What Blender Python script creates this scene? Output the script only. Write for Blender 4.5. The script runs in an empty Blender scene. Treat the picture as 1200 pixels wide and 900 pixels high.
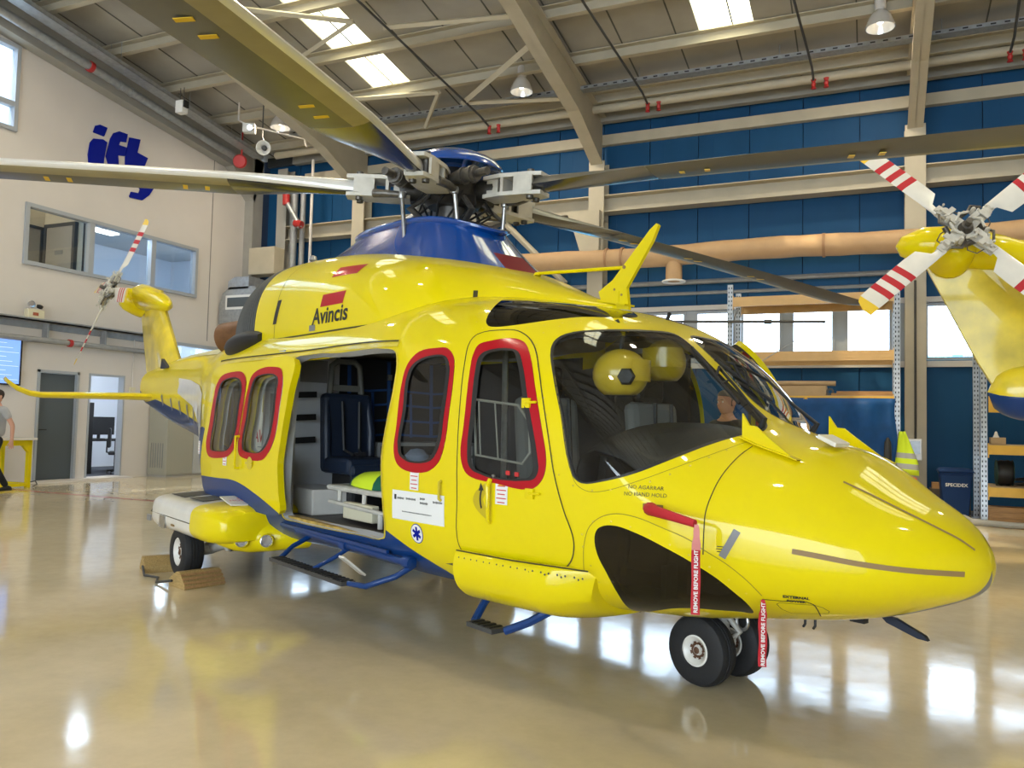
import bpy, bmesh, math, random
import numpy as np
from mathutils import Vector, Matrix, geometry
from mathutils.bvhtree import BVHTree

random.seed(7)
scene = bpy.context.scene
C = scene.collection
pi = math.pi

# ---------------- camera, world, lights, exposure ----------------
cam_data = bpy.data.cameras.new('camera')
cam = bpy.data.objects.new('camera', cam_data)
C.objects.link(cam)
_r = Vector((0.9140146, 0.4050008, 0.0234868))
_u = Vector((-0.0009789, -0.0556927, 0.9984475))
_f = Vector((-0.4056800, 0.9126186, 0.0505075))
cam.matrix_world = Matrix(((_r.x, _u.x, -_f.x, 0), (_r.y, _u.y, -_f.y, 0), (_r.z, _u.z, -_f.z, 1.34), (0, 0, 0, 1)))
cam_data.sensor_fit = 'HORIZONTAL'
cam_data.sensor_width = 36.0
cam_data.lens = 944.6 / 1200 * 36
cam_data.clip_start = 0.05
cam_data.clip_end = 300
scene.camera = cam

vs = scene.view_settings
vs.view_transform = 'Standard'
vs.look = 'None'
vs.gamma = 1.0
vs.use_curve_mapping = False
vs.exposure = 0.45
TR2 = 51

world = bpy.data.worlds.new('sky')
scene.world = world
world.use_nodes = True
_bg = world.node_tree.nodes['Background']
_bg.inputs[0].default_value = (0.66, 0.83, 1.0, 1)
_bg.inputs[1].default_value = 5.0

def area(name, loc, rot, sx, sy, power, col=(1, 1, 1), shape='RECTANGLE'):
    d = bpy.data.lights.new(name, 'AREA')
    d.shape = shape; d.size = sx
    if shape in ('RECTANGLE', 'ELLIPSE'): d.size_y = sy
    d.energy = power; d.color = col
    o = bpy.data.objects.new(name, d); C.objects.link(o)
    o.location = loc; o.rotation_euler = rot
    return o

def point(name, loc, power, col=(1, 1, 1), r=.25):
    d = bpy.data.lights.new(name, 'POINT'); d.energy = power; d.color = col; d.shadow_soft_size = r
    o = bpy.data.objects.new(name, d); C.objects.link(o); o.location = loc
    return o

def zroof(y):
    return 8.15 + 0.136 * (16.5 - y)
sun_d = bpy.data.lights.new('sun', 'SUN'); sun_d.energy = 6.0; sun_d.angle = 0.02; sun_d.color = (1, .93, .8)
sun = bpy.data.objects.new('sun', sun_d); C.objects.link(sun)
sun.rotation_euler = (math.radians(28), math.radians(-20), 0)
# open hangar front behind the camera lets in soft daylight
area('door_daylight', (-2, -12.5, 3.4), (math.radians(90), 0, 0), 16, 6, 620, (1.0, .95, .86))
LAMPS = [(-6.3, 14.3), (0.15, 14.1), (-12.2, 14.2), (-6.3, 8.6), (0.15, 8.6), (-12.2, 8.6), (-6.3, 3.0), (0.15, 3.0), (5.5, 3.0), (5.5, 8.6), (5.5, 14.1), (-12.2, 3.0)]

# ---------------- helpers ----------------
class MB:
    """collects geometry for one mesh"""
    def __init__(s): s.v = []; s.f = []; s.m = []
    def add(s, vs_, fs, mi=0):
        b = len(s.v); s.v += [tuple(map(float, p)) for p in vs_]
        s.f += [tuple(b + i for i in f) for f in fs]; s.m += [mi] * len(fs); return s
    def box(s, c, d, rot=None, mi=0, bev=0):
        hx, hy, hz = d[0]/2, d[1]/2, d[2]/2
        P = [Vector((x, y, z)) for x in (-hx, hx) for y in (-hy, hy) for z in (-hz, hz)]
        if rot is not None: P = [rot @ p for p in P]
        P = [p + Vector(c) for p in P]
        return s.add(P, [(0,1,3,2),(4,6,7,5),(0,4,5,1),(2,3,7,6),(0,2,6,4),(1,5,7,3)], mi)
    def bx(s, x0, x1, y0, y1, z0, z1, mi=0):
        return s.box(((x0+x1)/2, (y0+y1)/2, (z0+z1)/2), (abs(x1-x0), abs(y1-y0), abs(z1-z0)), None, mi)
    def tube(s, pts, r, n=10, cap=True, mi=0):
        pts = [Vector(p) for p in pts]; k = len(pts)
        rs = r if isinstance(r, (list, tuple)) else [r]*k
        V = []; F = []
        prev = None
        for i, p in enumerate(pts):
            if i == 0: t = pts[1]-p
            elif i == k-1: t = p-pts[i-1]
            else: t = (pts[i+1]-p).normalized() + (p-pts[i-1]).normalized()
            t.normalize()
            if prev is None:
                a = Vector((0,0,1)) if abs(t.z) < .9 else Vector((1,0,0))
                x = t.cross(a).normalized()
            else:
                x = (prev - t*prev.dot(t))
                if x.length < 1e-6: x = t.orthogonal()
                x.normalize()
            prev = x; y = t.cross(x)
            for j in range(n):
                a = 2*pi*j/n
                V.append(p + (x*math.cos(a) + y*math.sin(a))*rs[i])
        for i in range(k-1):
            for j in range(n):
                a = i*n+j; b = i*n+(j+1)%n
                F.append((a, b, b+n, a+n))
        if cap:
            F.append(tuple(reversed(range(n)))); F.append(tuple((k-1)*n+j for j in range(n)))
        return s.add(V, F, mi)
    def lathe(s, prof, n=24, M=None, mi=0, caps=False):
        """prof [(r,z)] about local z, M 4x4"""
        V = []; F = []
        for r, z in prof:
            for j in range(n):
                a = 2*pi*j/n; p = Vector((r*math.cos(a), r*math.sin(a), z))
                V.append(M @ p if M is not None else p)
        for i in range(len(prof)-1):
            for j in range(n):
                a = i*n+j; b = i*n+(j+1)%n
                F.append((a, b, b+n, a+n))
        if caps:
            F.append(tuple(reversed(range(n)))); F.append(tuple((len(prof)-1)*n+j for j in range(n)))
        return s.add(V, F, mi)
    def prism(s, poly, h0, h1, fn, mi=0):
        """poly 2D, fn(a,b,h)->3D"""
        n = len(poly)
        V = [fn(a, b, h0) for a, b in poly] + [fn(a, b, h1) for a, b in poly]
        F = [(i, (i+1)%n, n+(i+1)%n, n+i) for i in range(n)]
        tr = geometry.tessellate_polygon([[Vector((a, b, 0)) for a, b in poly]])
        F += [tuple(t) for t in tr] + [tuple(n+i for i in reversed(t)) for t in tr]
        return s.add(V, F, mi)
    def strip(s, A, B, mi=0, closed=False):
        n = len(A); V = list(A)+list(B); F = []
        for i in range(n if closed else n-1):
            j = (i+1) % n; F.append((i, j, n+j, n+i))
        return s.add(V, F, mi)
    def mesh(s, name, mats, smooth=False, fixn=True):
        me = bpy.data.meshes.new(name)
        me.from_pydata(s.v, [], s.f)
        for m in (mats if isinstance(mats, (list, tuple)) else [mats]): me.materials.append(m)
        if len(set(s.m)) > 1: me.polygons.foreach_set('material_index', s.m)
        if fixn:
            bm = bmesh.new(); bm.from_mesh(me); bmesh.ops.recalc_face_normals(bm, faces=bm.faces); bm.to_mesh(me); bm.free()
        if smooth: smooth_mesh(me, smooth if isinstance(smooth, (int, float)) and smooth is not True else 40)
        return me

def smooth_mesh(me, ang=40):
    me.polygons.foreach_set('use_smooth', [True]*len(me.polygons))
    bm = bmesh.new(); bm.from_mesh(me); a = math.radians(ang)
    for e in bm.edges:
        if len(e.link_faces) == 2 and e.calc_face_angle(0) > a: e.smooth = False
    bm.to_mesh(me); bm.free(); me.update()

def tag(o, label=None, cat=None, group=None, kind=None):
    if label: o['label'] = label
    if cat: o['category'] = cat
    if group: o['group'] = group
    if kind: o['kind'] = kind
    return o

def obj(name, mb, mats, parent=None, smooth=False, label=None, cat=None, group=None, kind=None, bevel=0, fixn=True):
    me = mb.mesh(name, mats, smooth, fixn) if isinstance(mb, MB) else mb
    o = bpy.data.objects.new(name, me); C.objects.link(o)
    if parent: o.parent = parent
    if bevel:
        md = o.modifiers.new('bevel', 'BEVEL'); md.width = bevel; md.segments = 2; md.limit_method = 'ANGLE'
    return tag(o, label, cat, group, kind)

def empty(name, loc=(0,0,0), rz=0, label=None, cat=None, group=None, kind=None):
    o = bpy.data.objects.new(name, None); C.objects.link(o); o.location = loc; o.rotation_euler = (0,0,rz)
    o.empty_display_size = .2
    return tag(o, label, cat, group, kind)

def copy_tree(o, parent=None):
    c = o.copy(); C.objects.link(c); c.parent = parent
    for ch in list(o.children): copy_tree(ch, c)
    return c

def mat(name, col, rough=.5, metal=0, coat=0, noise=0, nscale=8, bump=0, bscale=40, spec=.5, emit=None, estr=0, stretch=None, coatr=.05):
    m = bpy.data.materials.new(name); m.use_nodes = True
    nt = m.node_tree; b = nt.nodes['Principled BSDF']
    b.inputs['Base Color'].default_value = (*col, 1); b.inputs['Roughness'].default_value = rough
    b.inputs['Metallic'].default_value = metal; b.inputs['Coat Weight'].default_value = coat
    b.inputs['Coat Roughness'].default_value = coatr
    b.inputs['Specular IOR Level'].default_value = spec
    if emit: b.inputs['Emission Color'].default_value = (*emit, 1); b.inputs['Emission Strength'].default_value = estr
    if noise or bump:
        tc = nt.nodes.new('ShaderNodeTexCoord'); mp = nt.nodes.new('ShaderNodeMapping')
        nt.links.new(tc.outputs['Object'], mp.inputs['Vector'])
        if stretch: mp.inputs['Scale'].default_value = stretch
    if noise:
        n = nt.nodes.new('ShaderNodeTexNoise'); n.inputs['Scale'].default_value = nscale; n.inputs['Detail'].default_value = 5
        nt.links.new(mp.outputs[0], n.inputs['Vector'])
        r = nt.nodes.new('ShaderNodeMapRange'); r.inputs[1].default_value = .3; r.inputs[2].default_value = .7
        r.inputs[3].default_value = 1-noise; r.inputs[4].default_value = 1+noise*.4
        nt.links.new(n.outputs[0], r.inputs[0])
        mx = nt.nodes.new('ShaderNodeMix'); mx.data_type = 'RGBA'; mx.blend_type = 'MULTIPLY'; mx.inputs[0].default_value = 1
        mx.inputs[6].default_value = (*col, 1)
        nt.links.new(r.outputs[0], mx.inputs[7]); nt.links.new(mx.outputs[2], b.inputs['Base Color'])
    if bump:
        n2 = nt.nodes.new('ShaderNodeTexNoise'); n2.inputs['Scale'].default_value = bscale; n2.inputs['Detail'].default_value = 3
        nt.links.new(mp.outputs[0], n2.inputs['Vector'])
        bp = nt.nodes.new('ShaderNodeBump'); bp.inputs['Strength'].default_value = bump; bp.inputs['Distance'].default_value = .02
        nt.links.new(n2.outputs[0], bp.inputs['Height']); nt.links.new(bp.outputs[0], b.inputs['Normal'])
    return m

def glassmat(name, tint=(1,1,1), refl=1.0, rough=.0):
    m = bpy.data.materials.new(name); m.use_nodes = True; nt = m.node_tree
    for n in list(nt.nodes): nt.nodes.remove(n)
    out = nt.nodes.new('ShaderNodeOutputMaterial'); tr = nt.nodes.new('ShaderNodeBsdfTransparent'); gl = nt.nodes.new('ShaderNodeBsdfGlossy')
    tr.inputs[0].default_value = (*tint, 1); gl.inputs['Roughness'].default_value = rough
    fr = nt.nodes.new('ShaderNodeLayerWeight'); pw = nt.nodes.new('ShaderNodeMath'); pw.operation = 'POWER'; pw.inputs[1].default_value = 5.0
    ad = nt.nodes.new('ShaderNodeMath'); ad.operation = 'MULTIPLY_ADD'; ad.inputs[1].default_value = .95; ad.inputs[2].default_value = .045
    nt.links.new(fr.outputs['Facing'], pw.inputs[0]); nt.links.new(pw.outputs[0], ad.inputs[0])
    mu = nt.nodes.new('ShaderNodeMath'); mu.operation = 'MULTIPLY'; mu.inputs[1].default_value = refl; mu.use_clamp = True
    mx = nt.nodes.new('ShaderNodeMixShader')
    nt.links.new(ad.outputs[0], mu.inputs[0]); nt.links.new(mu.outputs[0], mx.inputs[0])
    nt.links.new(tr.outputs[0], mx.inputs[1]); nt.links.new(gl.outputs[0], mx.inputs[2]); nt.links.new(mx.outputs[0], out.inputs[0])
    return m

def text_mb(txt, size=1.0, bold=0.0, shear=0.0, align='CENTER', res=3):
    cu = bpy.data.curves.new('t', 'FONT'); cu.body = txt; cu.size = size; cu.align_x = align; cu.align_y = 'CENTER'
    cu.offset = bold; cu.shear = shear; cu.resolution_u = res
    o = bpy.data.objects.new('t', cu); C.objects.link(o)
    dg = bpy.context.evaluated_depsgraph_get(); me = bpy.data.meshes.new_from_object(o.evaluated_get(dg))
    v = [tuple(p.co[:2]) for p in me.vertices]; f = [tuple(p.vertices) for p in me.polygons]
    bpy.data.objects.remove(o); bpy.data.curves.remove(cu); bpy.data.meshes.remove(me)
    return v, f

def grid2d(w, h, nx, ny, cx=0, cy=0):
    v = [(cx-w/2+w*i/nx, cy-h/2+h*j/ny) for j in range(ny+1) for i in range(nx+1)]
    f = [(j*(nx+1)+i, j*(nx+1)+i+1, (j+1)*(nx+1)+i+1, (j+1)*(nx+1)+i) for j in range(ny) for i in range(nx)]
    return v, f

# ---------------- materials ----------------
M = {}
M['yellow'] = mat('yellow_paint', (.74, .60, .001), .45, spec=.1, coat=.65, coatr=.05, noise=.04, nscale=1.5)
M['yellow_old'] = mat('yellow_sooty_paint', (.74, .58, .02), .4, coat=.6, noise=.35, nscale=3)
M['blue_paint'] = mat('blue_paint', (.003, .036, .16), .45, spec=.2, coat=.45, coatr=.08, noise=.05, nscale=2)
M['bright_blue'] = mat('cowling_blue_paint', (.001, .055, .29), .22, coat=1.0, coatr=.03)
M['red'] = mat('red_paint', (.40, .002, .010), .5, coat=.25, coatr=.15, spec=.2)
M['white_paint'] = mat('white_paint', (.72, .70, .64), .35, coat=.5, noise=.08, nscale=6)
M['seal'] = mat('black_seal', (.012, .012, .012), .5)
M['line'] = mat('panel_gap', (.05, .04, .01), .8)
M['black'] = mat('black', (.010, .010, .011), .55)
M['rubber'] = mat('tyre_rubber', (.012, .012, .013), .7, bump=.15, bscale=60)
M['darkgrey'] = mat('dark_grey', (.05, .05, .05), .5, noise=.1)
M['midgrey'] = mat('mid_grey', (.2, .2, .2), .5, noise=.1)
M['lining'] = mat('cabin_lining', (.46, .47, .48), .7, noise=.05)
M['lining_dark'] = mat('cockpit_lining', (.035, .035, .035), .7)
M['steel'] = mat('steel', (.45, .45, .44), .35, metal=.9, noise=.2, nscale=20)
M['hubmetal'] = mat('hub_metal', (.14, .13, .115), .4, metal=.6, noise=.4, nscale=15, bump=.2)
M['hubdark'] = mat('hub_dark_metal', (.045, .042, .038), .45, metal=.4, noise=.4, nscale=15)
M['hubwhite'] = mat('hub_white', (.55, .53, .47), .4, noise=.15, nscale=12)
M['blade'] = mat('blade_underside', (.082, .080, .066), .42, noise=.15, nscale=5, coat=.3, coatr=.25)
M['blade_dark'] = mat('blade_dark', (.03, .03, .03), .25, coat=.5, coatr=.15)
M['ochre'] = mat('blade_edge_strip', (.30, .26, .15), .45, noise=.12, nscale=6)
M['blade_edge'] = mat('blade_metal_edge', (.75, .74, .70), .3, metal=.3)
M['tickyellow'] = mat('tick_yellow', (.75, .5, .02), .5)
M['bronze'] = mat('exhaust_bronze', (.20, .10, .045), .45, metal=.6, noise=.3, nscale=10)
M['glass'] = glassmat('cabin_glass', (.84, .87, .86), 1.3)
M['glass_dark'] = glassmat('tinted_glass', (.055, .045, .028), 1.5)
M['glass_wind'] = glassmat('windscreen_glass', (.80, .84, .83), 1.7)
M['glass_room'] = glassmat('room_glass', (.85, .9, .95), 1.2)
M['glass_out'] = glassmat('outside_glass', (.97, .98, 1.0), 1.0)
M['navy'] = mat('navy_leather', (.008, .016, .035), .45, noise=.1)
M['strap'] = mat('blue_webbing', (.01, .05, .16), .7)
M['grey_cloth'] = mat('grey_cloth', (.22, .22, .21), .9)
M['greenbag'] = mat('green_bag', (.0, .11, .06), .6, noise=.1)
M['hiviz'] = mat('hiviz_yellow', (.62, .80, .02), .7)
M['reflect'] = mat('reflective_tape', (.35, .36, .36), .4)
M['orange'] = mat('orange', (.8, .12, .01), .6)
M['white'] = mat('white', (.75, .75, .73), .6)
M['redtxt'] = mat('red_print', (.55, .03, .03), .6)
M['ribbon'] = mat('red_ribbon', (.45, .01, .02), .7)
M['pinkrib'] = mat('faded_ribbon', (.62, .22, .2), .7)
M['beam'] = mat('beam_paint', (.46, .41, .31), .55, noise=.08, nscale=3)
M['beam_grey'] = mat('grey_beam_paint', (.33, .32, .29), .6, noise=.08, nscale=3)  # greyer beam paint for corner column, gable, eave and floor guard
M['roof'] = mat('roof_sheet', (.36, .34, .30), .55, noise=.10, nscale=2)
M['roofline'] = mat('roof_joint', (.10, .10, .09), .8)
M['wallwhite'] = mat('wall_white', (.60, .57, .545), .7, noise=.04, nscale=1.2)
M['wallblue'] = mat('wall_blue', (.004, .062, .165), .6, noise=.12, nscale=2, stretch=(1,1,.3), spec=.25)
M['jointblue'] = mat('joint_blue', (.003, .02, .06), .8)
M['galv'] = mat('galvanised', (.38, .40, .42), .4, metal=.6, noise=.2, nscale=12)
M['pipe'] = mat('grey_pipe', (.30, .31, .32), .45, metal=.3, noise=.15)
M['dark_strip'] = mat('dark_eave', (.045, .05, .055), .7)
M['redpaint'] = mat('valve_red', (.40, .02, .02), .5)
M['duct'] = mat('duct_tan', (.50, .32, .17), .65, noise=.08, nscale=4, bump=.2, bscale=12)
M['rackorange'] = mat('rack_beam_orange', (.62, .40, .17), .5, noise=.06)
M['rackyellow'] = mat('rack_beam_yellow', (.70, .42, .05), .5, noise=.06)
M['wood'] = mat('wood', (.40, .22, .09), .7, noise=.25, nscale=6, stretch=(1,8,8))
M['cardboard'] = mat('cardboard', (.45, .32, .18), .8, noise=.08)
M['tarp'] = mat('tarpaulin', (.004, .060, .21), .55, noise=.25, nscale=4, spec=.25, bump=.5, bscale=5)
M['frame'] = mat('window_frame_grey', (.33, .36, .40), .5)
M['doorgrey'] = mat('door_dark_grey', (.07, .085, .095), .5)
M['skin'] = mat('skin', (.50, .27, .19), .6)
M['hair'] = mat('hair', (.03, .02, .015), .8)
M['shirt'] = mat('grey_polo', (.36, .37, .38), .85)
M['trousers'] = mat('black_trousers', (.012, .012, .014), .9)
M['text'] = mat('black_print', (.02, .02, .02), .6)
M['logo'] = mat('logo_blue', (.0, .008, .26), .6, spec=.1)
M['bin'] = mat('bin_blue', (.006, .030, .11), .6, spec=.2)
M['screenm'] = mat('screen', (.1, .2, .5), .3, emit=(.20, .36, .85), estr=.9)
M['office_white'] = mat('office_wall', (.62, .66, .72), .8)
M['helmet'] = mat('helmet_yellow', (.62, .42, .02), .3, coat=.6)
M['mesh_red'] = mat('intake_plug_red', (.20, .008, .012), .8, bump=.5, bscale=200)
M['taupe'] = mat('strip_taupe', (.26, .16, .06), .6)
M['chock'] = mat('chock_wood', (.42, .28, .10), .8, noise=.35, nscale=10, stretch=(2,14,14))
M['cheese'] = mat('sign_cream', (.62, .58, .42), .6)
M['landing'] = mat('lens', (.6, .6, .62), .08, metal=.7)
M['water'] = mat('far_blue_roof', (.10, .42, .62), .5)
M['ground_out'] = mat('ground_outside', (.6, .6, .6), .8, noise=.1)
M['lamp_on'] = mat('lamp_bulb', (1, 1, 1), .5, emit=(1, .95, .85), estr=5)

# glossy epoxy floor
def floor_mat():
    m = bpy.data.materials.new('epoxy_floor'); m.use_nodes = True; nt = m.node_tree; b = nt.nodes['Principled BSDF']; L = nt.links
    tc = nt.nodes.new('ShaderNodeTexCoord')
    n1 = nt.nodes.new('ShaderNodeTexNoise'); n1.inputs['Scale'].default_value = .7; n1.inputs['Detail'].default_value = 6
    n2 = nt.nodes.new('ShaderNodeTexNoise'); n2.inputs['Scale'].default_value = 7; n2.inputs['Detail'].default_value = 8; n2.inputs['Roughness'].default_value = .7
    L.new(tc.outputs['Object'], n1.inputs['Vector']); L.new(tc.outputs['Object'], n2.inputs['Vector'])
    cr = nt.nodes.new('ShaderNodeValToRGB'); cr.color_ramp.elements[0].position = .3; cr.color_ramp.elements[1].position = .7
    cr.color_ramp.elements[0].color = (.62, .52, .34, 1); cr.color_ramp.elements[1].color = (.76, .65, .45, 1)
    L.new(n1.outputs[0], cr.inputs[0])
    mx = nt.nodes.new('ShaderNodeMix'); mx.data_type = 'RGBA'; mx.blend_type = 'MULTIPLY'; mx.inputs[0].default_value = .25
    r2 = nt.nodes.new('ShaderNodeMapRange'); r2.inputs[1].default_value = .35; r2.inputs[2].default_value = .6; r2.inputs[3].default_value = .7
    L.new(n2.outputs[0], r2.inputs[0]); L.new(cr.outputs[0], mx.inputs[6]); L.new(r2.outputs[0], mx.inputs[7]); L.new(mx.outputs[2], b.inputs['Base Color'])
    rr = nt.nodes.new('ShaderNodeMapRange'); rr.inputs[1].default_value = .3; rr.inputs[2].default_value = .7; rr.inputs[3].default_value = .05; rr.inputs[4].default_value = .13
    L.new(n2.outputs[0], rr.inputs[0]); L.new(rr.outputs[0], b.inputs['Roughness'])
    b.inputs['Specular IOR Level'].default_value = .75
    n3 = nt.nodes.new('ShaderNodeTexNoise'); n3.inputs['Scale'].default_value = 2.2; n3.inputs['Detail'].default_value = 4
    L.new(tc.outputs['Object'], n3.inputs['Vector'])
    bp = nt.nodes.new('ShaderNodeBump'); bp.inputs['Strength'].default_value = .06; bp.inputs['Distance'].default_value = .02
    L.new(n3.outputs[0], bp.inputs['Height']); L.new(bp.outputs[0], b.inputs['Normal'])
    return m
M['floor'] = floor_mat()
def skylight_mat():
    m = bpy.data.materials.new('skylight_panel'); m.use_nodes = True; nt = m.node_tree
    for n in list(nt.nodes): nt.nodes.remove(n)
    out = nt.nodes.new('ShaderNodeOutputMaterial'); tr = nt.nodes.new('ShaderNodeBsdfTransparent'); tl = nt.nodes.new('ShaderNodeBsdfTranslucent')
    tr.inputs[0].default_value = (1, .95, .82, 1); tl.inputs[0].default_value = (.95, .82, .55, 1)
    mx = nt.nodes.new('ShaderNodeMixShader'); tc = nt.nodes.new('ShaderNodeTexCoord'); n = nt.nodes.new('ShaderNodeTexNoise'); n.inputs['Scale'].default_value = 3; n.inputs['Detail'].default_value = 5
    r = nt.nodes.new('ShaderNodeMapRange'); r.inputs[1].default_value = .35; r.inputs[2].default_value = .65; r.inputs[3].default_value = .25; r.inputs[4].default_value = .7
    nt.links.new(tc.outputs['Object'], n.inputs['Vector']); nt.links.new(n.outputs[0], r.inputs[0]); nt.links.new(r.outputs[0], mx.inputs[0])
    nt.links.new(tr.outputs[0], mx.inputs[1]); nt.links.new(tl.outputs[0], mx.inputs[2]); nt.links.new(mx.outputs[0], out.inputs[0])
    return m
M['skylight'] = skylight_mat()
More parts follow.
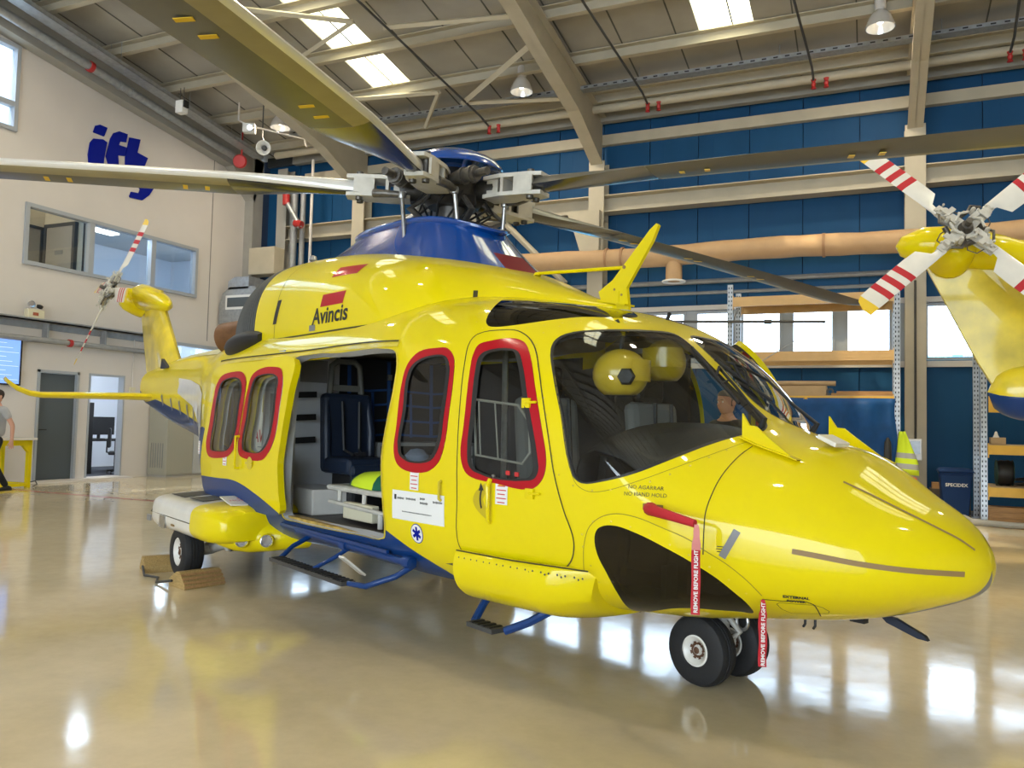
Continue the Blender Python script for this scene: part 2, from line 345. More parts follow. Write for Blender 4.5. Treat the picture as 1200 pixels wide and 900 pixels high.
UP={'door_red':[(1.497,6.48),(1.4976,8.61),(1.4961,10.77),(1.4938,12.93),(1.4923,15.05),(1.4915,19.08),(1.4925,23.04),(1.4948,26.95),(1.4986,30.86),(1.4997,31.77),(1.501,32.69),(1.502,33.61),(1.5025,34.53),(1.5027,35.35),(1.5027,36.2),(1.5021,37.0),(1.5001,37.69),(1.4963,38.24),(1.491,38.69),(1.4851,39.06),(1.4792,39.42),(1.4667,40.24),(1.454,41.03),(1.441,41.69),(1.4273,42.06),(1.4214,42.09),(1.415,42.02),(1.4086,41.84),(1.4025,41.54),(1.3963,41.02),(1.3904,40.35),(1.3849,39.6),(1.3798,38.86),(1.3663,36.64),(1.355,34.37),(1.3451,32.08),(1.3358,29.85),(1.3251,27.17),(1.3156,24.5),(1.3073,21.79),(1.2999,19.03),(1.2945,16.87),(1.2893,14.67),(1.2851,12.4),(1.2827,10.03),(1.2823,8.78),(1.2824,7.5),(1.2834,6.2),(1.2854,4.92),(1.2877,4.0),(1.2907,3.07),(1.2944,2.2),(1.2986,1.4),(1.3026,0.83),(1.3071,0.3),(1.312,-0.2),(1.317,-0.63),(1.3377,-1.36),(1.3597,-1.28),(1.3825,-0.82),(1.4055,-0.39),(1.4214,-0.29),(1.4377,-0.18),(1.4536,0.08),(1.4684,0.55),(1.4732,0.82),(1.4776,1.17),(1.4816,1.59),(1.4849,2.05),(1.4897,3.04),(1.4932,4.15),(1.4955,5.32)],'door_win':[(1.4789,7.83),(1.4791,10.77),(1.4779,13.7),(1.4766,16.6),(1.4761,19.45),(1.4771,22.39),(1.4792,25.3),(1.482,28.2),(1.4849,31.11),(1.4857,31.84),(1.4866,32.59),(1.487,33.32),(1.4866,34.02),(1.4855,34.53),(1.4839,35.04),(1.4817,35.51),(1.4789,35.89),(1.4667,36.91),(1.4522,37.71),(1.4367,38.27),(1.4212,38.58),(1.417,38.6),(1.4125,38.55),(1.408,38.41),(1.4039,38.19),(1.3985,37.67),(1.3936,37.0),(1.3891,36.25),(1.3849,35.52),(1.3709,32.84),(1.3593,30.12),(1.3493,27.37),(1.3401,24.65),(1.3281,20.98),(1.3174,17.24),(1.3085,13.39),(1.3019,9.37),(1.3006,8.52),(1.2995,7.67),(1.2988,6.8),(1.2992,5.93),(1.3003,5.17),(1.3022,4.39),(1.3048,3.65),(1.3082,3.03),(1.3111,2.7),(1.3146,2.44),(1.3184,2.23),(1.3221,2.09),(1.3552,1.27),(1.3905,0.95),(1.4257,1.23),(1.4581,2.2),(1.4628,2.49),(1.4672,2.9),(1.471,3.39),(1.4738,3.91),(1.4767,4.8),(1.478,5.79),(1.4786,6.82)],'mid_red':[(1.6936,4.73),(1.6943,6.66),(1.6927,8.63),(1.6901,10.6),(1.688,12.53),(1.6861,16.07),(1.6852,19.53),(1.6841,22.91),(1.682,26.19),(1.681,27.26),(1.6796,28.32),(1.6775,29.35),(1.6742,30.32),(1.6698,31.24),(1.6643,32.14),(1.6579,32.94),(1.6504,33.6),(1.6395,34.17),(1.6271,34.58),(1.6139,34.87),(1.601,35.13),(1.5947,35.27),(1.5882,35.41),(1.5817,35.46),(1.5755,35.36),(1.5684,35.0),(1.5614,34.46),(1.5551,33.82),(1.55,33.16),(1.5448,32.12),(1.5416,30.99),(1.5396,29.83),(1.5379,28.69),(1.535,26.2),(1.534,23.69),(1.5344,21.16),(1.5354,18.6),(1.5365,15.98),(1.538,13.32),(1.5406,10.62),(1.5451,7.91),(1.5475,6.74),(1.5504,5.56),(1.5542,4.41),(1.5594,3.34),(1.5656,2.41),(1.5731,1.5),(1.5815,0.72),(1.5905,0.13),(1.6046,-0.61),(1.6202,-1.04),(1.6361,-1.11),(1.6513,-0.86),(1.6594,-0.54),(1.6674,-0.01),(1.6747,0.43),(1.6806,0.97),(1.6858,1.77),(1.6895,2.71),(1.692,3.72)],'mid_win':[(1.6792,4.93),(1.6818,7.87),(1.6789,10.94),(1.6739,14.02),(1.6703,17.0),(1.6699,19.79),(1.6709,22.56),(1.671,25.25),(1.6679,27.81),(1.6659,28.52),(1.6629,29.22),(1.659,29.87),(1.6545,30.45),(1.647,31.11),(1.6383,31.69),(1.6288,32.18),(1.6191,32.56),(1.6077,32.92),(1.5955,33.2),(1.5835,33.31),(1.5729,33.1),(1.5676,32.75),(1.5628,32.22),(1.5586,31.6),(1.5554,30.99),(1.5508,29.69),(1.5485,28.32),(1.5475,26.92),(1.5468,25.54),(1.5459,23.28),(1.5463,20.99),(1.5475,18.68),(1.5491,16.34),(1.55,14.49),(1.5506,12.6),(1.5523,10.71),(1.556,8.84),(1.5601,7.42),(1.5653,5.95),(1.572,4.62),(1.5808,3.58),(1.5934,2.83),(1.6088,2.35),(1.6251,2.13),(1.6406,2.13),(1.6484,2.26),(1.6562,2.54),(1.6634,2.92),(1.6698,3.38),(1.6729,3.7),(1.6756,4.08),(1.6778,4.5)],'windshield':[(1.344,42.43),(1.3464,43.27),(1.3484,44.16),(1.3498,45.05),(1.3503,45.89),(1.3496,46.94),(1.3478,47.95),(1.3453,48.91),(1.3423,49.79),(1.3341,51.69),(1.3246,53.46),(1.3149,55.23),(1.3062,57.15),(1.3,58.86),(1.2942,60.64),(1.2891,62.52),(1.2848,64.55),(1.2814,66.75),(1.2789,69.12),(1.277,71.64),(1.2755,74.27),(1.2751,77.21),(1.2756,80.42),(1.275,83.46),(1.2711,85.82),(1.2651,86.82),(1.2568,87.32),(1.2475,87.55),(1.2381,87.7),(1.2233,87.77),(1.208,87.6),(1.1929,87.4),(1.1785,87.38),(1.1614,87.55),(1.1444,87.77),(1.1273,87.96),(1.1098,88.09),(1.0937,88.2),(1.0769,88.2),(1.0584,87.76),(1.0368,86.5),(1.025,85.67),(1.0119,84.64),(0.9981,83.05),(0.9847,80.65),(0.9794,79.25),(0.9745,77.57),(0.9706,75.9),(0.9681,74.5),(0.9661,70.79),(0.9699,67.96),(0.9757,65.45),(0.9806,62.83),(0.9852,59.4),(0.9902,56.04),(0.9955,52.75),(1.0009,49.51),(1.01,44.46),(1.0198,39.55),(1.0306,34.83),(1.0426,30.35),(1.0526,27.04),(1.0634,23.82),(1.0753,20.74),(1.0887,17.86),(1.1032,15.27),(1.1192,12.84),(1.1364,10.61),(1.1545,8.64),(1.1658,7.52),(1.1775,6.46),(1.1891,5.66),(1.2001,5.3),(1.205,5.35),(1.2097,5.55),(1.214,5.88),(1.2178,6.29),(1.2218,6.98),(1.2251,7.83),(1.2278,8.75),(1.2302,9.67),(1.239,13.64),(1.2463,17.64),(1.2541,21.54),(1.2641,25.21),(1.2731,27.64),(1.2835,30.01),(1.2948,32.4),(1.3068,34.86),(1.3161,36.63),(1.3261,38.46),(1.3358,40.38)],'eyebrow':[(1.5194,45.24),(1.5241,46.0),(1.5282,46.89),(1.5321,47.85),(1.5358,48.8),(1.5409,50.17),(1.5463,51.63),(1.552,53.19),(1.5584,54.85),(1.5656,56.57),(1.5745,58.55),(1.5854,60.81),(1.5985,63.39),(1.6085,66.24),(1.4252,89.0),(1.4109,88.19),(1.3971,87.37),(1.3781,84.94),(1.3629,83.17),(1.352,81.96),(1.3446,80.9),(1.3376,79.1),(1.3336,77.15),(1.3317,75.3),(1.3307,73.75),(1.3321,69.32),(1.3402,66.05),(1.3514,63.34),(1.3631,60.76),(1.3705,59.0),(1.3781,57.28),(1.3861,55.64),(1.3946,54.11),(1.406,52.28),(1.4179,50.55),(1.4308,48.97),(1.4448,47.56),(1.4548,46.68),(1.4652,45.83),(1.4764,45.1),(1.4887,44.54),(1.493,44.38),(1.4976,44.24),(1.5024,44.18),(1.5075,44.28),(1.5136,44.66)],'chin':[(1.1717,-15.82),(1.1708,-14.82),(1.1693,-13.78),(1.1672,-12.77),(1.1644,-11.86),(1.1612,-11.2),(1.1573,-10.59),(1.153,-10.07),(1.1488,-9.64),(1.1422,-9.14),(1.1353,-8.79),(1.1285,-8.57),(1.1218,-8.44),(1.11,-8.42),(1.0984,-8.64),(1.0871,-9.0),(1.0759,-9.43),(1.0595,-10.19),(1.0434,-11.14),(1.0277,-12.23),(1.0122,-13.41),(0.9974,-14.61),(0.9829,-15.91),(0.9687,-17.31),(0.9548,-18.83),(0.9426,-20.29),(0.9308,-21.85),(0.9195,-23.55),(0.9089,-25.43),(0.9015,-27.05),(0.8947,-28.83),(0.8886,-30.77),(0.8832,-32.87),(0.8785,-34.95),(0.8744,-37.19),(0.872,-39.77),(0.8726,-42.95),(0.8741,-44.66),(0.8771,-46.78),(0.8815,-48.94),(0.8868,-50.59),(0.8946,-51.57),(0.9015,-51.28),(0.9081,-50.51),(0.9148,-50.0),(0.9277,-49.68),(0.9405,-49.34),(0.9532,-48.99),(0.9658,-48.64),(0.9769,-48.27),(0.9878,-47.88),(0.999,-47.57),(1.0107,-47.4),(1.0229,-47.39),(1.0355,-47.48),(1.0488,-47.72),(1.0627,-48.17),(1.0782,-48.96),(1.0952,-50.09),(1.1137,-51.48),(1.1333,-53.02),(1.1501,-54.86),(1.1575,-54.86),(1.1781,-57.3),(1.1855,-57.3),(1.1931,-57.3),(1.1916,-55.68),(1.187,-53.5),(1.1816,-51.26),(1.1741,-48.24),(1.1675,-45.37),(1.1626,-42.77),(1.1596,-40.51),(1.1576,-37.56),(1.1569,-34.81),(1.1574,-32.22),(1.1591,-29.77),(1.1614,-28.02),(1.1642,-26.33),(1.167,-24.63),(1.1692,-22.87),(1.1707,-21.18),(1.1719,-19.43),(1.1723,-17.64)],'crew_door':[(1.5038,-10.62),(1.5045,-6.27),(1.5054,-1.84),(1.5062,1.72),(1.5066,4.66),(1.5066,8.41),(1.5067,12.11),(1.5068,15.74),(1.5072,19.3),(1.5084,22.53),(1.5105,25.73),(1.5133,28.91),(1.5169,32.12),(1.5192,33.59),(1.5219,35.11),(1.5241,36.62),(1.5247,38.08),(1.524,38.82),(1.5225,39.55),(1.5202,40.23),(1.5171,40.81),(1.5069,41.85),(1.4944,42.65),(1.4807,43.3),(1.4673,43.91),(1.4601,44.26),(1.4527,44.57),(1.4449,44.79),(1.4367,44.84),(1.4286,44.72),(1.4202,44.46),(1.4116,44.09),(1.4034,43.61),(1.3956,43.02),(1.3881,42.32),(1.3809,41.55),(1.3743,40.74),(1.3656,39.47),(1.3579,38.12),(1.351,36.74),(1.3444,35.4),(1.3361,33.66),(1.3285,31.91),(1.3216,30.19),(1.315,28.47),(1.3031,25.04),(1.2928,21.57),(1.284,18.02),(1.2766,14.33),(1.2741,12.8),(1.2717,11.24),(1.2694,9.67),(1.267,8.09),(1.2644,6.57),(1.2617,5.04),(1.2589,3.5),(1.2559,1.96),(1.2518,-0.11),(1.2474,-2.76),(1.2428,-5.38),(1.238,-7.95),(1.2335,-10.1),(1.2286,-12.2),(1.2242,-14.3),(1.2208,-16.46),(1.2197,-17.63),(1.219,-18.83),(1.2188,-20.05),(1.2193,-21.28),(1.2208,-22.78),(1.223,-24.32),(1.2262,-25.85),(1.2307,-27.31),(1.2349,-28.36),(1.24,-29.4),(1.2457,-30.36),(1.2517,-31.16),(1.2578,-31.77),(1.2643,-32.25),(1.2709,-32.6),(1.2772,-32.85),(1.2911,-33.15),(1.3047,-33.15),(1.3181,-33.02),(1.3317,-32.91),(1.3527,-32.82),(1.374,-32.69),(1.3957,-32.55),(1.4178,-32.43),(1.4347,-32.5),(1.4523,-32.67),(1.4692,-32.66),(1.4842,-32.23),(1.4895,-31.86),(1.4943,-31.35),(1.4984,-30.71),(1.5016,-29.99),(1.5039,-28.99),(1.5053,-27.86),(1.506,-26.66),(1.5064,-25.45),(1.5065,-21.95),(1.5054,-18.28),(1.5041,-14.49)],'opening':[(2.1066,33.83),(2.0777,35.19),(2.0296,35.12),(1.9739,34.46),(1.9226,34.05),(1.8789,34.14),(1.8364,34.34),(1.7948,34.4),(1.7538,34.09),(1.7471,33.99),(1.7401,33.83),(1.7335,33.62),(1.7279,33.31),(1.7237,32.91),(1.7204,32.41),(1.7177,31.88),(1.7156,31.36),(1.7103,29.58),(1.7078,27.8),(1.7072,26.01),(1.7073,24.23),(1.7086,21.83),(1.7116,19.4),(1.7154,16.93),(1.7194,14.42),(1.7227,12.25),(1.7263,10.04),(1.7296,7.8),(1.7323,5.54),(1.7334,4.22),(1.7342,2.89),(1.7346,1.55),(1.7347,0.23),(1.7343,-2.35),(1.7335,-5.03),(1.7323,-7.68),(1.731,-10.29),(1.7293,-13.24),(1.7275,-16.11),(1.7257,-18.91),(1.7243,-21.65),(1.7234,-23.43),(1.7225,-25.19),(1.7224,-26.95),(1.7238,-28.73),(1.725,-29.72),(1.7267,-30.79),(1.7294,-31.78),(1.7336,-32.5),(1.7515,-33.54),(1.7736,-33.82),(1.7977,-33.78),(1.8214,-33.86),(1.8532,-34.24),(1.8855,-34.57),(1.9182,-34.85),(1.9511,-35.05),(1.9804,-35.18),(2.0096,-35.25),(2.0385,-35.2),(2.0669,-35.01),(2.0767,-34.99),(2.087,-34.99),(2.0959,-34.85),(2.1021,-34.41),(2.1049,-33.51),(2.1054,-32.31),(2.1049,-30.98),(2.1046,-29.7),(2.1043,-27.2),(2.1034,-24.62),(2.1023,-21.97),(2.1018,-19.25),(2.1015,-14.75),(2.1012,-10.07),(2.1006,-5.26),(2.0995,-0.36),(2.0975,3.91),(2.0949,8.01),(2.0923,12.04),(2.0905,15.96),(2.0899,19.03),(2.0901,22.05),(2.0916,25.03),(2.0946,28.01),(2.0984,29.56),(2.104,31.22),(2.108,32.73)],'slide_red1':[(2.4288,-2.67),(2.4298,0.55),(2.4254,3.09),(2.419,5.64),(2.4136,8.1),(2.4089,11.17),(2.4046,14.14),(2.4005,17.01),(2.3967,19.79),(2.3954,21.17),(2.3945,22.53),(2.3929,23.86),(2.3896,25.11),(2.3855,26.14),(2.3805,27.14),(2.374,28.04),(2.3653,28.74),(2.3542,29.19),(2.341,29.46),(2.327,29.63),(2.3134,29.72),(2.3022,29.79),(2.2906,29.82),(2.2794,29.74),(2.2693,29.47),(2.2623,29.08),(2.2558,28.55),(2.2503,27.95),(2.2461,27.36),(2.2408,26.09),(2.2388,24.76),(2.2386,23.4),(2.2386,22.04),(2.2388,19.29),(2.2407,16.48),(2.2439,13.59),(2.248,10.62),(2.2507,8.47),(2.2535,6.28),(2.2575,4.08),(2.2639,1.94),(2.2698,0.49),(2.2769,-1.43),(2.2858,-3.41),(2.2969,-5.09),(2.3047,-5.82),(2.314,-6.41),(2.3242,-6.88),(2.3344,-7.25),(2.3514,-7.8),(2.3703,-8.3),(2.3889,-8.54),(2.4047,-8.29),(2.4144,-7.42),(2.4214,-6.03),(2.426,-4.35)],'slide_win1':[(2.3995,-1.77),(2.3996,1.5),(2.3957,4.28),(2.3903,7.05),(2.3858,9.75),(2.3826,13.04),(2.3805,16.23),(2.3779,19.3),(2.3733,22.22),(2.3711,23.38),(2.3685,24.53),(2.3644,25.59),(2.3576,26.46),(2.3504,26.93),(2.3413,27.29),(2.3313,27.55),(2.3212,27.7),(2.3098,27.77),(2.2978,27.73),(2.2862,27.56),(2.2763,27.23),(2.2709,26.87),(2.2661,26.38),(2.2623,25.84),(2.2595,25.31),(2.2539,23.21),(2.2537,21.03),(2.2562,18.77),(2.2587,16.48),(2.2602,13.68),(2.262,10.8),(2.2655,7.88),(2.2724,4.97),(2.2778,3.27),(2.2845,1.5),(2.2934,-0.17),(2.3055,-1.98),(2.3181,-2.84),(2.3339,-3.35),(2.3514,-3.64),(2.3691,-3.84),(2.383,-3.93),(2.3949,-3.6),(2.3985,-2.81)],'slide_red2':[(2.2539,-0.73),(2.2549,2.59),(2.2517,5.73),(2.2465,8.84),(2.2419,11.86),(2.2384,14.94),(2.2351,17.94),(2.2318,20.82),(2.2281,23.6),(2.2269,24.84),(2.2258,26.08),(2.2237,27.24),(2.2192,28.25),(2.2134,28.89),(2.2058,29.44),(2.197,29.88),(2.1877,30.19),(2.1753,30.43),(2.1617,30.51),(2.1476,30.47),(2.1335,30.32),(2.1267,30.21),(2.1196,30.06),(2.1128,29.84),(2.1072,29.54),(2.1019,29.01),(2.0979,28.37),(2.095,27.67),(2.0927,27.01),(2.0872,24.42),(2.0862,21.81),(2.0878,19.14),(2.09,16.41),(2.0915,13.85),(2.0935,11.23),(2.0967,8.58),(2.1021,5.91),(2.107,4.1),(2.113,2.28),(2.1204,0.49),(2.1294,-1.78),(2.1342,-2.88),(2.1396,-3.97),(2.1458,-4.92),(2.1527,-5.58),(2.1682,-6.2),(2.1857,-6.31),(2.2039,-6.07),(2.2215,-5.64),(2.2278,-5.43),(2.2342,-5.13),(2.24,-4.73),(2.2448,-4.21),(2.2484,-3.49),(2.251,-2.61),(2.2528,-1.67)],'slide_win2':[(2.2366,0.9),(2.2367,3.97),(2.2327,7.06),(2.2273,10.11),(2.2228,13.07),(2.2208,15.81),(2.2197,18.49),(2.2182,21.08),(2.2152,23.55),(2.2136,24.53),(2.2117,25.52),(2.2087,26.41),(2.2036,27.14),(2.1981,27.52),(2.191,27.8),(2.183,27.98),(2.175,28.11),(2.1631,28.22),(2.1504,28.24),(2.1378,28.12),(2.126,27.8),(2.1175,27.29),(2.1111,26.62),(2.1068,25.45),(2.1061,24.21),(2.1071,22.92),(2.1077,21.63),(2.1074,19.31),(2.1074,16.95),(2.1085,14.54),(2.1109,12.1),(2.1139,9.8),(2.1175,7.45),(2.1228,5.12),(2.1311,2.88),(2.1365,1.81),(2.1432,0.73),(2.151,-0.32),(2.1601,-1.32),(2.1725,-1.89),(2.1868,-2.05),(2.2018,-1.89),(2.2161,-1.55),(2.2252,-1.16),(2.2327,-0.44),(2.2355,0.25)],'slide_door':[(2.4275,31.68),(2.4382,29.31),(2.4322,26.01),(2.4234,22.34),(2.4216,18.76),(2.4264,15.8),(2.4325,12.73),(2.4395,9.54),(2.4465,6.23),(2.453,3.29),(2.4597,0.27),(2.4655,-3.97),(2.4687,-8.23),(2.4696,-12.19),(2.4687,-15.97),(2.4659,-19.47),(2.4607,-22.66),(2.457,-25.02),(2.4533,-27.35),(2.4465,-29.27),(2.4326,-30.43),(2.4074,-30.74),(2.3775,-30.56),(2.3481,-30.33),(2.3223,-30.32),(2.2932,-30.63),(2.2659,-31.0),(2.2396,-31.36),(2.2138,-31.6),(2.1793,-32.01),(2.1435,-32.44),(2.1112,-32.39),(2.0871,-31.36),(2.0792,-29.74),(2.0782,-27.39),(2.0808,-24.66),(2.083,-21.96),(2.0845,-18.46),(2.0868,-14.78),(2.0889,-10.93),(2.0896,-6.95),(2.0887,-4.05),(2.087,-1.13),(2.0847,1.21),(2.0824,3.17),(2.0764,8.03),(2.0701,12.72),(2.0646,17.21),(2.0611,21.52),(2.0573,24.65),(2.0535,27.91),(2.0563,30.79),(2.0705,32.83),(2.0997,33.73),(2.1379,33.65),(2.1801,33.11),(2.2215,32.7),(2.2702,32.8),(2.3269,33.08),(2.3839,32.95)],'cheek':[(1.5166,-32.87),(1.5265,-34.84),(1.537,-37.9),(1.5509,-41.73),(1.5725,-46.29),(1.5941,-49.99),(1.2607,-54.05),(1.2425,-49.65),(1.236,-47.33),(1.2298,-45.08),(1.225,-43.06),(1.221,-41.19),(1.2177,-39.44),(1.2135,-37.65),(1.2089,-35.79),(1.2059,-34.2),(1.2064,-33.12),(1.2149,-32.39),(1.2285,-32.49),(1.2441,-32.9),(1.2588,-33.14),(1.2768,-33.12),(1.2949,-33.09),(1.3133,-33.05),(1.3319,-32.99),(1.3528,-32.87),(1.3741,-32.73),(1.3958,-32.61),(1.4181,-32.54),(1.4435,-32.19),(1.4708,-31.66),(1.4964,-31.65)],'blue_edge':[(1.722,-28.84),(1.7089,-29.8),(1.6909,-31.19),(1.6717,-32.75),(1.6543,-34.2),(1.639,-35.44),(1.6241,-36.68),(1.6101,-37.95),(1.5975,-39.33),(1.5872,-40.64),(1.5781,-42.05),(1.5719,-43.77),(1.5725,-46.29),(1.5921,-49.99)],'slide_blue':[(2.4607,-22.16),(2.4365,-21.37),(2.4064,-20.57),(2.3766,-19.95),(2.3509,-19.53),(2.3322,-19.21),(2.3144,-18.89),(2.2973,-18.69),(2.2813,-18.71),(2.2688,-18.92),(2.2569,-19.28),(2.2454,-19.73),(2.2344,-20.23),(2.2199,-21.02),(2.2062,-21.89),(2.1929,-22.81),(2.1798,-23.7),(2.1745,-24.05),(2.1693,-24.41),(2.1641,-24.77),(2.1591,-25.14),(2.1424,-26.41),(2.1263,-27.68),(2.1107,-28.93),(2.0955,-30.13),(2.0895,-30.6),(2.0848,-30.97)],'boom_blue':[(3.302,-20.6),(3.2913,-20.55),(3.276,-20.48),(3.259,-20.48),(3.2433,-20.61),(3.2245,-21.06),(3.2062,-21.67),(3.1879,-22.29),(3.1689,-22.73),(3.1434,-22.91),(3.1166,-22.82),(3.0894,-22.68),(3.0626,-22.68),(3.029,-22.83),(2.9948,-22.8),(2.9589,-22.34),(2.9192,-21.12),(2.8559,-17.68),(2.7225,-5.28),(2.5626,4.39),(2.5254,4.66)],'nose_seam':[(0.8696,59.45),(0.8657,57.83),(0.8605,55.56),(0.8558,53.39),(0.8529,51.95)],'strip_low':[(0.7304,2.2),(0.7191,2.35),(0.7026,2.54),(0.684,2.69),(0.6662,2.76),(0.6507,2.75),(0.635,2.67),(0.6191,2.54),(0.603,2.42),(0.5867,2.29),(0.5701,2.15),(0.5533,1.99),(0.5361,1.81),(0.5187,1.61),(0.5009,1.4),(0.4827,1.16),(0.4641,0.9),(0.445,0.61),(0.4253,0.3),(0.4051,-0.06),(0.3841,-0.52),(0.3437,-1.43),(0.297,-2.67),(0.2503,-4.27),(0.2138,-5.92)],'strip_top':[(0.6809,54.71),(0.6679,55.0),(0.6493,55.51),(0.6281,56.12),(0.6076,56.66),(0.5828,57.09),(0.5567,57.2),(0.529,56.99),(0.4998,56.53),(0.4693,55.93),(0.4376,55.3),(0.4047,54.81),(0.3708,54.67),(0.3487,54.91),(0.3259,55.45),(0.3023,56.15),(0.2774,56.81),(0.2563,57.07),(0.2326,57.22),(0.2103,57.49),(0.1938,57.95)],'vent':[(0.8539,5.1),(0.8598,1.57),(0.8696,-3.73),(0.8801,-8.94),(0.8879,-12.45)],'seam_hood':[(0.933,58.57),(0.9325,56.92),(0.9322,54.62),(0.9322,52.11),(0.932,49.74),(0.9315,47.39),(0.931,45.05),(0.9305,42.72),(0.9301,40.42),(0.9297,37.93),(0.9294,35.46),(0.9291,33.0),(0.9288,30.55),(0.9283,28.09),(0.9278,25.62),(0.9273,23.16),(0.927,20.72),(0.9269,18.16),(0.9271,15.59),(0.9273,13.02),(0.9272,10.46),(0.9269,8.03),(0.9264,5.6),(0.9259,3.14),(0.926,0.65),(0.9266,-3.19),(0.9273,-7.2),(0.9283,-10.77),(0.9293,-13.26)],'chin_frame':[(1.2259,-39.68),(1.2196,-37.23),(1.2131,-34.03),(1.2081,-30.68),(1.2044,-27.64),(1.202,-25.36),(1.1999,-23.08),(1.1976,-20.81),(1.1949,-18.54),(1.1924,-16.78),(1.1896,-14.99),(1.1861,-13.22),(1.1816,-11.55),(1.1764,-10.12),(1.1703,-8.72),(1.1635,-7.43),(1.1564,-6.28),(1.1483,-5.22),(1.1396,-4.3),(1.1307,-3.53),(1.1219,-2.93),(1.1108,-2.41),(1.0996,-2.13),(1.0886,-2.03),(1.0777,-2.03),(1.063,-2.23),(1.0486,-2.67),(1.0344,-3.25),(1.0203,-3.86),(1.0034,-4.57),(0.9866,-5.32),(0.9701,-6.21),(0.9542,-7.36),(0.9475,-8.05),(0.9411,-8.86),(0.9348,-9.71),(0.9284,-10.5),(0.9167,-11.73),(0.9047,-12.88),(0.893,-14.08),(0.8817,-15.47),(0.8707,-17.16),(0.8602,-19.06),(0.8504,-21.17),(0.8414,-23.5),(0.8345,-25.79),(0.8284,-28.49),(0.8238,-31.11),(0.8211,-33.06)],'ws_frame':[(1.3031,35.06),(1.2913,32.67),(1.2766,29.26),(1.2628,25.4),(1.2519,21.62),(1.2454,18.7),(1.24,15.65),(1.2346,12.55),(1.2282,9.48),(1.2251,8.08),(1.2216,6.66),(1.2173,5.35),(1.2116,4.3),(1.2059,3.73),(1.1991,3.33),(1.1918,3.1),(1.1843,3.07),(1.175,3.34),(1.1653,3.91),(1.1555,4.68),(1.146,5.55),(1.1271,7.62),(1.1091,10.08),(1.0925,12.77),(1.0772,15.54),(1.0595,19.17),(1.0436,23.0),(1.0289,27.0),(1.0153,31.16),(1.0025,35.47),(0.9906,39.96),(0.9796,44.62),(0.9696,49.46),(0.9644,52.51),(0.96,55.72),(0.9556,58.93),(0.9505,61.98),(0.9445,64.29),(0.9371,66.51),(0.9299,68.42),(0.9252,69.8)],'ground_line':[(0.8265,-35.87),(0.8189,-35.85),(0.808,-35.84),(0.7957,-35.85),(0.7841,-35.91),(0.764,-35.57),(0.7427,-34.99),(0.7238,-35.26),(0.7113,-37.63),(0.7107,-40.35),(0.715,-44.59),(0.7235,-49.53),(0.7323,-53.71)]}
# ---------------- the hangar ----------------
XL, YB, XR, YF = -14.76, 16.5, 17.0, -12.0
fl = obj('floor', MB().bx(XL-5, XR+.4, YF-1, YB+.3, -.2, 0), M['floor'], kind='structure')
obj('outside_ground', MB().bx(-80, 80, YB+.3, 140, -.3, -.12), M['ground_out'], kind='structure')
obj('trim_1', MB().bx(-14.7, -8.2, 9.42, 9.50, 0, .002), mat('floor_line_red', (.30, .03, .03), .3), kind='structure')

# left wall, built of rectangles round its openings (Y,z)
def wall_cells(holes, y0, y1, z0, ztop, fn, th):
    """vertical wall in (a,z) with rectangular holes; ztop(a) callable"""
    mb = MB()
    ys = sorted(set([y0, y1] + [h[0] for h in holes] + [h[1] for h in holes]))
    for a, b in zip(ys[:-1], ys[1:]):
        if b - a < 1e-6: continue
        zs = [z0]; hs = sorted([h for h in holes if h[0] <= a+1e-6 and h[1] >= b-1e-6], key=lambda h: h[2])
        cur = z0
        segs = []
        for h in hs:
            if h[2] > cur + 1e-6: segs.append((cur, cur, h[2], h[2]))
            cur = h[3]
        segs.append((cur, cur, ztop(a), ztop(b)))
        for za0, zb0, za1, zb1 in segs:
            V = [fn(a, za0, 0), fn(b, zb0, 0), fn(b, zb1, 0), fn(a, za1, 0), fn(a, za0, th), fn(b, zb0, th), fn(b, zb1, th), fn(a, za1, th)]
            mb.add(V, [(0,1,2,3),(7,6,5,4),(0,4,5,1),(1,5,6,2),(2,6,7,3),(3,7,4,0)])
    return mb
fnL = lambda a, z, t: (XL - t, a, z)
holesL = [(5.5, 9.84, 6.64, 8.29), (10.10, 14.42, 4.19, 5.38), (10.53, 11.43, 0, 2.2), (11.67, 12.54, .05, 2.2), (13.55, 15.29, .9, 3.08)]
obj('wall_left', wall_cells(holesL, YF, YB, 0, lambda a: zroof(a)+.02, fnL, .18), M['wallwhite'], kind='structure')
# panel joints of the left wall
mb = MB()
for y in (14.85,): mb.bx(XL, XL+.004, y-.012, y+.012, 3.2, 7.9)
obj('trim_2', mb, M['midgrey'], kind='structure')
# windows in the left wall
def window_y(name, y0, y1, z0, z1, mull, fw=.075, midrail=None, pane=M['glass_room']):
    mb = MB(); x = XL
    for (a, b, c, d) in [(y0, y1, z0, z0+fw), (y0, y1, z1-fw, z1), (y0, y0+fw, z0+fw, z1-fw), (y1-fw, y1, z0+fw, z1-fw)]:
        mb.bx(x-.12, x+.05, a, b, c, d)
    for m_ in mull: mb.bx(x-.10, x+.04, m_-fw*.8, m_+fw*.8, z0+fw, z1-fw)
    if midrail: mb.bx(x-.10, x+.04, y0+fw, y1-fw, midrail-.05, midrail+.05)
    o = obj(name, mb, M['frame'], kind='structure')
    ys = [y0+fw] + list(mull) + [y1-fw]
    for a, b in zip(ys[:-1], ys[1:]):
        zz = [z0+fw] + ([midrail] if midrail else []) + [z1-fw]
        for c, d in zip(zz[:-1], zz[1:]):
            obj('pane', MB().bx(x-.055, x-.045, a+.0, b, c, d), pane, o)
    return o
window_y('window_1', 10.10, 14.42, 4.19, 5.38, [11.55, 13.12])
window_y('window_2', 5.5, 9.84, 6.64, 8.29, [8.2], midrail=7.15)
window_y('window_3', 13.55, 15.29, .9, 3.08, [])
